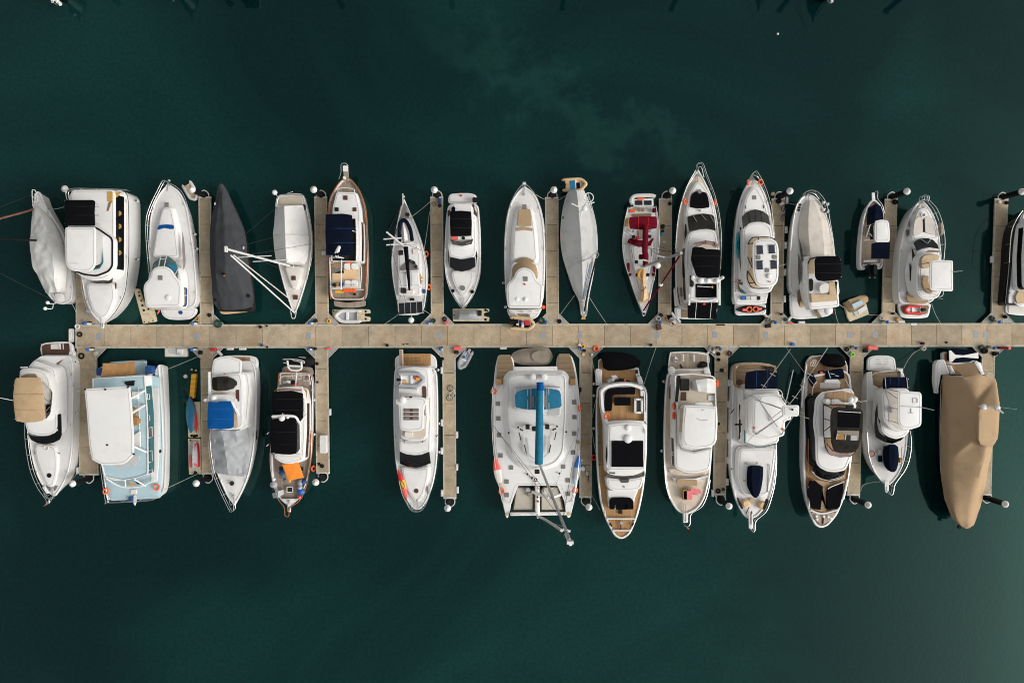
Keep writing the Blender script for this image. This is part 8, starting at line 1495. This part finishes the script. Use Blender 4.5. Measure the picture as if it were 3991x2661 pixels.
# ---- loose gear on the pontoons
def item(name, label, cat, fn, x, y, z=ZD, group=None):
    q = P(x, y, z); o = fn(name, q); tag(o, label, cat, group); return o
def ringf(R, r, m, n=1):
    def f(name, q):
        V, F = joinm([torus(q+Vector((.03*i, -.02*i, r+i*r*1.4)), R-.03*i, r) for i in range(n)]); return mk(name, V, F, m, None, base=q)
    return f
def boxf(sx, sy, sz, m, rz=0): return lambda name, q: box3(name, q, sx, sy, sz, m, math.radians(rz), None, .05, q)
def cylf(r, h, m): return lambda name, q: cyl(name, q, r, h, m, None, base=q, bev=.2)
fr(0,0,1); G = 'gear lying on the pontoons'
for nm, l, c, f, x, y in [
    ('tyre','black tyre on the wide finger at lower left','tyre', ringf(.26, .085,'rubber'),319,1387),('hose_coil','dark hose coil at the left end of the walkway','hose', ringf(.24, .06,'rubber', 2),312,1303),('hose_ring','pale hose loop on the wide finger at upper left','hose', ringf(.29, .03,'rope', 2),306,1152),('ring_buoy','white ring buoy at the upper left corner of the walkway','life ring', ringf(.22, .07,'box_white'),303,1272),
    ('bucket','blue bucket beside the leftmost upper pedestal','bucket', cylf(.15, .3,'blue_bright'),330,1260),('folded_cloth','pale blue folded cloth under the tall white yacht bow','cloth', boxf(.7, .3, .12,'ice_blue', -15),348,1215),('hose_coil','large green hose coil at the corner by the dark grey covered boat','hose', ringf(.36, .1,'green_hose', 2),851,1262),('hose_coil','small black coil at the corner by the blue striped yacht','hose', ringf(.16, .06,'rubber', 2),817,1228),('hose_coil','yellow green hose coil beside the blue striped yacht stern','hose', ringf(.2, .05,'ochre', 2),770,1243),('bollard','round black bollard on the walkway below the dark grey covered boat','bollard', cylf(.15, .25,'rubber'),1016,1274),('bollard','small black bollard beside the round one','bollard', cylf(.1, .2,'rubber'),1041,1270),
    ('hose_coil','yellow hose coil on the corner plate by the wooden trawler','hose', ringf(.2, .06,'yellow', 2),1281,1251),('tool_bag','black bag at the corner by the white tarped sailboat','bag', boxf(.4, .35, .3,'charcoal', 20),1231,1250),('dock_light','white square lamp box on the finger by the navy canopy','lamp', boxf(.45, .45, .12,'box_white'),1262,986),('blue_crate','blue crate at the free end of the damp finger','crate', boxf(.3, .55, .25,'blue'),1714,784),('rope_coil','black rope coil at the free end of the damp finger','rope', ringf(.15, .05,'rubber', 2),1714,802),('rope_coil','brown rope heap at the free end of the damp finger','rope', ringf(.2, .07,'taupe_cover'),1695,795),
    ('red_can','red fuel can on the corner by the silver jet ski float','can', boxf(.4, .35, .35,'salmon', 25),1741,1258),('grey_coil','grey coil on the corner by the silver jet ski float','hose', ringf(.2, .05,'charcoal', 2),1733,1243),('green_net','dark green net heap beside the damp finger pedestal','net', ringf(.18, .09,'green_hose'),1690,1250),('tyre','dark green coil leaning by the tan pad yacht finger','hose', ringf(.28, .1,'green_hose'),2111,1250),('tyre','black coil on the corner by the grey tarped sailboat','hose', ringf(.17, .07,'rubber', 2),2180,1252),('orange_float','orange float beside the tan pad yacht finger','float', cylf(.2, .3,'orange'),2118,1197),
    ('black_crate','black crate on the finger beside the red sailboat','crate', boxf(.36, .45, .3,'charcoal'),2582,884),('bucket','black bucket on the finger beside the red sailboat','bucket', cylf(.15, .3,'black'),2582,902),('bucket','light blue bucket on the finger beside the red sailboat','bucket', cylf(.17, .3,'cyan'),2581,913),('sandals','pair of pale sandals on the finger beside the red sailboat','sandals', boxf(.32, .2, .08,'white_warm'),2589,943),('rope_coil','black coil near the free end of the red sailboat finger','rope', ringf(.14, .06,'rubber', 2),2610,794),('wire_basket','grey wire basket on the corner by the red sailboat bow','basket', ringf(.28, .05,'grey_light', 3),2563,1240),('rope_coil','dark rope heap on the corner by the red sailboat bow','rope', ringf(.15, .06,'charcoal', 2),2575,1228),('dark_bag','dark bag on the walkway below the red sailboat corner','bag', boxf(.5, .65, .4,'mahogany', 15),2566,1274),
    ('hose_reel','black hose lying along the walkway edge under the black sunpad yacht','hose', boxf(.9, .12, .12,'rubber'),2808,1266),('rope_coil','dark rope heap at the free end by the solar panel yacht bow','rope', ringf(.2, .09,'rubber', 2),3033,785),('white_bag','pale bag at the free end by the solar panel yacht bow','bag', boxf(.4, .35, .25,'white_warm', 30),3045,795),('pale_ball','tan ball fender at the finger end by the solar panel yacht','fender', cylf(.18, .3,'sand_pad'),3010,757),('netting','green net heap on the corner by the solar panel yacht stern','net', ringf(.2, .09,'taupe_cover', 2),2993,1246),('dark_net','dark net heap on the walkway below the solar panel yacht','net', boxf(.6, .4, .25,'charcoal', 10),2992,1270),('orange_tube','orange tube on the walkway by the black bimini yacht stern','float', boxf(.7, .16, .16,'salmon'),3080,1260),('black_post','black post on the corner left of the black bimini yacht stern','bollard', cylf(.13, .4,'black'),3043,1224),('hose_coil','grey green hose on the corner by the black bimini yacht stern','hose', ringf(.16, .05,'green_hose', 2),3060,1245),
    ('rope_coil','black coil at the free end by the centre console boat','rope', ringf(.2, .09,'rubber', 2),3486,788),('hose_coil','pale hose coil on the corner right of the askew float','hose', ringf(.2, .05,'rope', 2),3433,1239),('bollard','black bollard on the corner by the twin pad yacht stern','bollard', cylf(.14, .3,'black'),3478,1222),('green_yellow_bag','green and yellow bag by the twin pad yacht stern','bag', boxf(.35, .35, .3,'ochre', 20),3495,1245),('hose_coil','dark green hose coil on the rightmost upper finger corner','hose', ringf(.24, .05,'green_hose', 3),3863,1240),('rope_coil','black rope heap on the rightmost upper finger corner','rope', ringf(.14, .08,'rubber', 2),3914,1234),('rope_coil','black coil at the free end of the rightmost upper finger','rope', ringf(.14, .06,'rubber', 2),3921,791),('white_pot','white pot at the free end of the rightmost upper finger','pot', cylf(.17, .2,'white_warm'),3894,788),('red_float','orange float left of the dark hulled yacht','float', cylf(.17, .4,'orange'),3930,907),
    ('chair_frame','pale folded chair frame on the corner above the houseboat','chair', boxf(.4, .5, .3,'rope', 25),378,1378),('red_crate','red crate on the corner above the blue bimini yacht','crate', boxf(.65, .3, .3,'red'),834,1362),('dark_bag','black bag on the corner above the kayak float','bag', boxf(.4, .4, .3,'black'),783,1373),('bollard','blue bollard at the walkway edge above the dark canopied trawler','bollard', cylf(.15, .3,'blue'),1022,1345),('bollard','small black bollard right of the blue one','bollard', cylf(.1, .2,'rubber'),1043,1352),('orange_tube','orange tube on the corner plate right of the orange awning trawler','float', boxf(.6, .2, .2,'salmon', 5),1281,1358),('black_box','black box beside the pedestal above the orange awning trawler','box', boxf(.3, .3, .3,'black'),1229,1359),('rope_coil','black coil beside the trawler stern on the finger','rope', ringf(.12, .06,'rubber', 3),1236,1417),('shoes','pair of black shoes on the orange awning trawler finger','shoes', boxf(.26, .2, .1,'black'),1237,1489),
    ('dock_box','long white dock box on the finger right of the orange awning trawler','box', boxf(.78,1.95, .55,'box_white'),1265,1728),('tyre','larger black tyre at the free end of the orange awning trawler finger','tyre', ringf(.15, .08,'rubber'),1256,1815),('tyre','smaller black tyre at the free end of the orange awning trawler finger','tyre', ringf(.1, .06,'rubber'),1244,1807),('bollard','black bollard at the walkway edge above the barred sunroof yacht','bollard', cylf(.15, .3,'black'),1510,1345),('dark_mat','black sandal on the walkway above the barred sunroof yacht, left','sandal', boxf(.22, .1, .08,'black', 30),1573,1342),('dark_mat','black sandal on the walkway above the barred sunroof yacht, right','sandal', boxf(.24, .1, .08,'black'),1588,1341),('red_box','flat orange red box on the corner above the pale grey dinghy','box', boxf(.8, .4, .45,'salmon'),1784,1357),('grey_crate','grey crate under the orange red box above the pale dinghy','crate', boxf(.5, .35, .35,'charcoal'),1779,1373),('hose_reel','black hose reel on the corner above the bicycle finger','hose', ringf(.12, .07,'rubber', 2),1724,1398),
    ('hose_coil','yellow hose coil on the corner above the catamaran finger','hose', ringf(.22, .07,'yellow', 2),2270,1349),('white_pot','white pot beside the yellow hose coil','pot', cylf(.15, .25,'box_white'),2258,1344),('black_bag','black bag below the yellow hose coil','bag', boxf(.35, .3, .3,'black'),2276,1366),('orange_pot','small orange pot on the catamaran finger','pot', cylf(.15, .2,'peach_pad'),2273,1380),('orange_reel','big orange hose reel on the corner left of the black covered dinghy','hose', ringf(.25, .1,'orange'),2323,1359),('white_lamp','white capped post on the corner left of the teak decked yacht','post', cylf(.12, .35,'box_white'),2306,1382),('white_sack','white sack on the catamaran finger near the scooter','sack', cylf(.26, .35,'box_white'),2272,1824),('white_pot','small white pot on the catamaran finger above the sack','pot', cylf(.12, .15,'white_warm'),2268,1792),('black_box','black box fender on the catamaran finger left edge','fender', boxf(.3, .5, .3,'black'),2260,1518),
    ('white_bucket','white bucket on the corner above the sportfisher finger','bucket', cylf(.16, .3,'box_white'),2779,1372),('pale_basket','pale round basket on the corner above the pink chair yacht','basket', ringf(.28, .06,'rope', 2),2772,1358),('rope_coil','black rope coil on the sportfisher finger corner, upper','rope', ringf(.15, .07,'rubber', 2),2799,1379),('rope_coil','black rope heap on the sportfisher finger corner, lower','rope', ringf(.12, .06,'rubber', 2),2800,1401),('tyre','dark tyre reel on the corner right of the sportfisher finger','tyre', ringf(.2, .09,'mahogany', 2),2843,1377),('stool','cream box with black bag on the sportfisher finger','box', boxf(.4, .45, .35,'sand_pad'),2825,1442),('black_bag','black bag beside the cream box on the sportfisher finger','bag', boxf(.35, .3, .3,'black'),2812,1442),('manhole','black round cap on the middle of the sportfisher finger','cap', cylf(.17, .06,'rubber'),2800,1651),('tyre','large black tyre at the free end of the sportfisher finger','tyre', ringf(.19, .09,'rubber'),2798,1912),('tyre','small black tyre at the free end of the sportfisher finger','tyre', ringf(.12, .06,'rubber'),2818,1906),
    ('bollard','blue bollard at the walkway edge above the sportfisher','bollard', cylf(.2, .35,'blue_bright'),3087,1341),('bollard','black bollard at the walkway edge right of the teak decked yacht','bollard', cylf(.14, .3,'black'),2536,1344),('tyre','grey tyre on the corner above the two sunpad yacht','tyre', ringf(.19, .06,'charcoal', 2),3299,1361),('green_reel','lime green hose reel above the two sunpad yacht finger','hose', ringf(.2, .07,'lime', 2),3319,1380),('red_box','orange red dock box on the corner above the white hardtop yacht','box', boxf(1.1, .42, .5,'salmon', -3),3394,1355),('grey_crate','grey crate below the orange red dock box','crate', boxf(.45, .4, .35,'charcoal'),3370,1366),('bollard','black bollard with a pale knob at the walkway edge above the hose','bollard', cylf(.16, .35,'black'),3592,1338),('pale_knot','pale rope knot where the curved hose meets the walkway','rope', ringf(.2, .08,'rope', 2),3596,1357),('stone','small dark stain stone on the walkway above the tan covered yacht','stone', cylf(.12, .1,'charcoal'),3688,1334),('red_cabinet','tall red cabinet with an orange top at the far right corner','cabinet', boxf(.9, .22, .45,'maroon'),3903,1356),('net_heap','dark green net heap above the tan covered yacht','net', ringf(.24, .12,'charcoal', 2),3831,1366),('net_heap','dark teal bag beside the net heap above the tan covered yacht','bag', boxf(.5, .35, .3,'green_hose', 20),3821,1352),('rope_coil','black rope heap right of the net heap','rope', ringf(.17, .07,'rubber', 2),3872,1378),('tyre','small black tyre right of the rope heap above the tan covered yacht','tyre', ringf(.12, .05,'rubber'),3886,1376),('orange_light','orange red round float on the end of the red cabinet','float', cylf(.16, .4,'salmon'),3925,1357)]:
    item(nm, l, c, f, x, y, group=G)
# ---- bicycles
def bicycle(label, x, y, ang, lie, col):
    q = P(x, y, ZD); o = begin('bicycle', label,'bicycle', q,'bicycles on the fingers'); R = .32; end()
    def part(n, V, F, m): return mk(n, V, F, m, o)
    T = Vector
    for s in (-1,1):
        V, F = torus((s*.52,0, R), R, .028,(math.pi/2,0),24,6); wl = part('wheel', V, F,'rubber')
        V, F = joinm([sweep([T((s*.52-R*math.cos(a),0, R-R*math.sin(a))), T((s*.52+R*math.cos(a),0, R+R*math.sin(a)))], .006,3) for a in [i*math.pi/6 for i in range(6)]]); mk('spokes', V, F,'alloy', wl)
    segs = [((-.52,0, R),(-.1,0, .28)),((-.1,0, .28),(-.22,0, .85)),((-.22,0, .78),(.36,0, .8)),((-.1,0, .28),(.38,0, .72)),((-.52,0, R),(-.2,0, .75)),((.34,0, .92),(.52,0, R))]
    V, F = joinm([sweep([T(a), T(b)], .024,6) for a, b in segs]); part('frame', V, F, col)
    V, F = joinm([sweep([T((.34,0, .92)), T((.33,0,1.0))], .02,6), sweep([T((.28,-.3,1.02)), T((.34,-.1,1.0)), T((.34, .1,1.0)), T((.28, .3,1.02))], .02,6)]); part('handlebar', V, F,'black')
    box3('saddle', T((-.24,0, .86)), .27, .15, .07,'black', parent=o); V, F = joinm([torus((-.1, .04, .28), .09, .015,(math.pi/2,0),12,4), sweep([T((-.1,-.12, .14)), T((-.1,-.05, .16)), T((-.1, .05, .4)), T((-.1, .14, .42))], .015,5)]); part('crank', V, F,'alloy')
    o.rotation_euler = (math.radians(84) if lie else math.radians(6),0, math.radians(ang)); o.location = q+Vector((0,0, .06 if lie else 0))
bicycle('bicycle lying flat on its side on the finger beside the barred sunroof yacht', 1742,1530,86, True,'white_pipe')
bicycle('blue bicycle standing near the free end of the solar panel yacht finger', 3045,832,86, False,'blue')
bicycle('dark bicycle standing on the catamaran finger near the white sack', 2284,1843,105, False,'white_pipe')
# ---- people
POSE = {'bend': dict(ank=(0, .11, .08), knee=(.05, .11, .48), hip=(-.08, .09, .88), pel=(-.1,0, .94), spine=(.12,0,1.1), chest=(.32,0,1.17), neck=(.46,0,1.17), head=(.60,0,1.13), sho=(.34, .2,1.17), elb=(.46, .25, .9), wri=(.6, .17, .68)),
        'sit': dict(ank=(.44, .12, .07), knee=(.42, .12, .48), hip=(-.02, .1, .47), pel=(-.05,0, .5), spine=(-.04,0, .72), chest=(.02,0, .95), neck=(.05,0,1.1), head=(.09,0,1.24), sho=(.02, .2,1.02), elb=(.14, .27, .77), wri=(.36, .18, .66)),
        'crouch': dict(ank=(0, .13, .08), knee=(.3, .18, .43), hip=(-.14, .1, .3), pel=(-.16,0, .34), spine=(-.03,0, .54), chest=(.14,0, .73), neck=(.25,0, .83), head=(.35,0, .9), sho=(.14, .2, .77), elb=(.36, .25, .55), wri=(.52, .15, .36))}
def person(label, x, y, z, ang, pose, shirt, shorts, hair='hair', hat=None):
    J = POSE[pose]; V, E, Rr, part = [],[],[],[]
    def add(p, r, par=None, kind='skin'):
        V.append(Vector(p)); Rr.append(r); part.append(kind)
        if par is not None: E.append((par, len(V)-1))
        return len(V)-1
    pel = add(J['pel'], .145, None,'shorts'); sp = add(J['spine'], .135, pel,'shirt'); ch = add(J['chest'], .15, sp,'shirt'); nk = add(J['neck'], .055, ch); hd = add(J['head'], .095, nk); d = (Vector(J['head'])-Vector(J['neck'])).normalized(); add(Vector(J['head'])+d*.09, .075, hd)
    for s in (-1,1):
        f = lambda k: (J[k][0], J[k][1]*s, J[k][2])
        hp = add(f('hip'), .095, pel,'shorts'); kn = add(f('knee'), .062, hp,'shorts'); an = add(f('ank'), .042, kn); add((J['ank'][0]+.17, J['ank'][1]*s*1.15, .035), .035, an)
        sh = add(f('sho'), .068, ch,'shirt'); el = add(f('elb'), .045, sh,'shirt'); wr = add(f('wri'), .03, el); dv = (Vector(f('wri'))-Vector(f('elb'))).normalized(); pm = add(Vector(f('wri'))+dv*.07, .032, wr)
        for k in range(4): a = add(V[pm]+dv*.045+Vector((0,(k-1.5)*.02,0)), .0095, pm); add(V[a]+dv*(.05-.008*abs(k-1.3))+Vector((0,0,-.012)), .008, a)
        a = add(V[pm]-dv*.03+Vector((0,-s*.045,0)), .01, pm); add(V[a]+dv*.045+Vector((0,-s*.012,0)), .009, a)
    me = bpy.data.meshes.new('person'); me.from_pydata([tuple(v) for v in V], E, []); o = bpy.data.objects.new('person_skin', me); COL.objects.link(o)
    sk = o.modifiers.new('skin','SKIN'); 
    for i, r in enumerate(Rr): me.skin_vertices[0].data[i].radius = (r, r)
    me.skin_vertices[0].data[0].use_root = True; sk.use_smooth_shade = True; ss = o.modifiers.new('sub','SUBSURF'); ss.levels = ss.render_levels = 1
    bpy.context.view_layer.update(); nm = bpy.data.meshes.new_from_object(o.evaluated_get(bpy.context.evaluated_depsgraph_get())); bpy.data.objects.remove(o)
    nm.name = 'person'; nm.materials.clear()
    for m in ('skin', shirt, shorts): nm.materials.append(MATS[m])
    for p in nm.polygons:
        b, bd = 'skin', 9
        for i, j in E:
            A, B = V[i], V[j]; t = max(0, min(1,(p.center-A).dot(B-A)/max((B-A).length_squared, 1e-9))); dd = (p.center-A.lerp(B, t)).length-(Rr[i]*(1-t)+Rr[j]*t)
            if dd < bd: bd = dd; k = part[j]; b = k if not (k in ('shirt',) and Rr[j] < .05 and t > .55) else 'skin'
        p.material_index = {'skin': 0,'shirt': 1,'shorts': 2}[b]; p.use_smooth = True
    q = P(x, y, z); po = bpy.data.objects.new('person', nm); COL.objects.link(po); po.location = q; po.rotation_euler = (0,0, math.radians(ang)); tag(po, label,'person','people on the pontoons and boats')
    hp = Vector(J['head'])+d*.045; ROOT[1] = Vector((0,0,0)); h = ball('hair' if not hat else 'cap', hp-Vector((.02,0,-.012)), .112, hat or hair, po, .95)
    if hat: box3('cap_peak', hp+Vector((.1,0, .02)), .12, .14, .02, hat, parent=h)
    for s in (-1,1): ball('eye', Vector(J['head'])+Vector((.088, s*.036, .02)), .014,'black', po)
    ball('nose', Vector(J['head'])+Vector((.1,0,-.01)), .018,'skin', po)
person('person in a black shirt and turquoise shorts bending over on the finger corner', 2606,1233, ZD-.03,200,'bend','black_canvas','cyan')
person('person in a cream shirt crouching beside the person in black', 2622,1252, ZD-.03,235,'crouch','stone_cover','mahogany')
fr(2800,620); person('person in a blue shirt sitting in the cockpit of the solar panel yacht', 186,1085,1.8,150,'sit','blue','mahogany'); fr(0,0,1)
# ---- boats of the next row: their bows and piles stand at the upper edge and mirror in the water
def topboat(label, bx, by, hw, z=2.3, lean=0, tip=True):
    pts = [(bx-hw*.9+lean, by-330),(bx+hw*.9+lean, by-330),(bx+hw+lean*.6, by-180),(bx+hw*.8+lean*.3, by-90),(bx+hw*.4, by-30),(bx, by),(bx-hw*.4, by-30),(bx-hw*.8+lean*.3, by-90),(bx-hw+lean*.6, by-180)]
    start('motor_yacht', label,'motor yacht', pts,'boats of the next row at the upper edge'); hull(pts, 1.8, z, 5,'black_gloss', sharp=(), rub='black'); b = body('saloon', [(bx-hw*.6+lean, by-320),(bx+hw*.6+lean, by-320),(bx+hw*.6+lean*.6, by-160),(bx+lean*.4, by-125),(bx-hw*.6+lean*.6, by-160)],3.3,1.9,'white', .5, .2); band(b,'windscreen', 1.7,3.6, .3, .85); pulpit_plank([(bx-6, by-20),(bx+6, by-20),(bx+5, by+14),(bx-5, by+14)], z+.05); rail([(bx-hw*.75, by-85),(bx-hw*.35, by-25),(bx, by+10),(bx+hw*.35, by-25),(bx+hw*.75, by-85)], z+.8, z, step=1.3); end()  # topsides coloured black so their reflections in the water come out dark
topboat('white bow with a pulpit poking into the upper left edge', 204,-2,62, lean=-30); topboat('white bow tip at the upper edge, above the dark grey covered boat', 668,-16,66, lean=-40); topboat('white bow with an anchor at the upper right edge', 3243,-4,62, lean=40); topboat('bow just beyond the upper edge, left of the upper right one', 3018,-52,50, lean=30)
begin('floating_platform','square platform just beyond the upper edge, mirrored in the water','platform', P(930,-60,0)); slab('platform_deck', [(905,-150),(965,-150),(965,-28),(905,-28)],1.9,'grey_light', .3, .1); slab('platform_base', [(908,-150),(962,-150),(962,-34),(908,-34)],1.58,'rubber', 1.8, .1); end()
tw = begin('life_raft_canister','white rolled fender hanging at the bow in the upper left edge','fender', P(232,8,1.0)); tube('fender_body', [(216,-2,1.2),(226,8,1.2),(236,18,1.2)],0, .2,'white', n=8); end()
for i, (x, y) in enumerate([(463,15),(901,20),(1335,28),(1764,30),(2191,35),(2616,38),(3037,42),(3453,45)]):
    k = P(x, y, -3.3); root = pp.copy(); COL.objects.link(root); root.location = (k.x, k.y, 0)
    for ch in kids: c = ch.copy(); COL.objects.link(c); c.parent = root
    tag(root, OR[i] if i < 7 else 'eighth','pile','mooring piles of the next row'); root['label'] = (OR[i] if i < 7 else 'eighth')+' pile from the left mirrored at the upper edge'
tag(ball('buoy', P(3031,133, .05), .13,'box_white', None, base=P(3031,133,0)),'tiny white buoy floating alone in open water at the upper right','buoy')
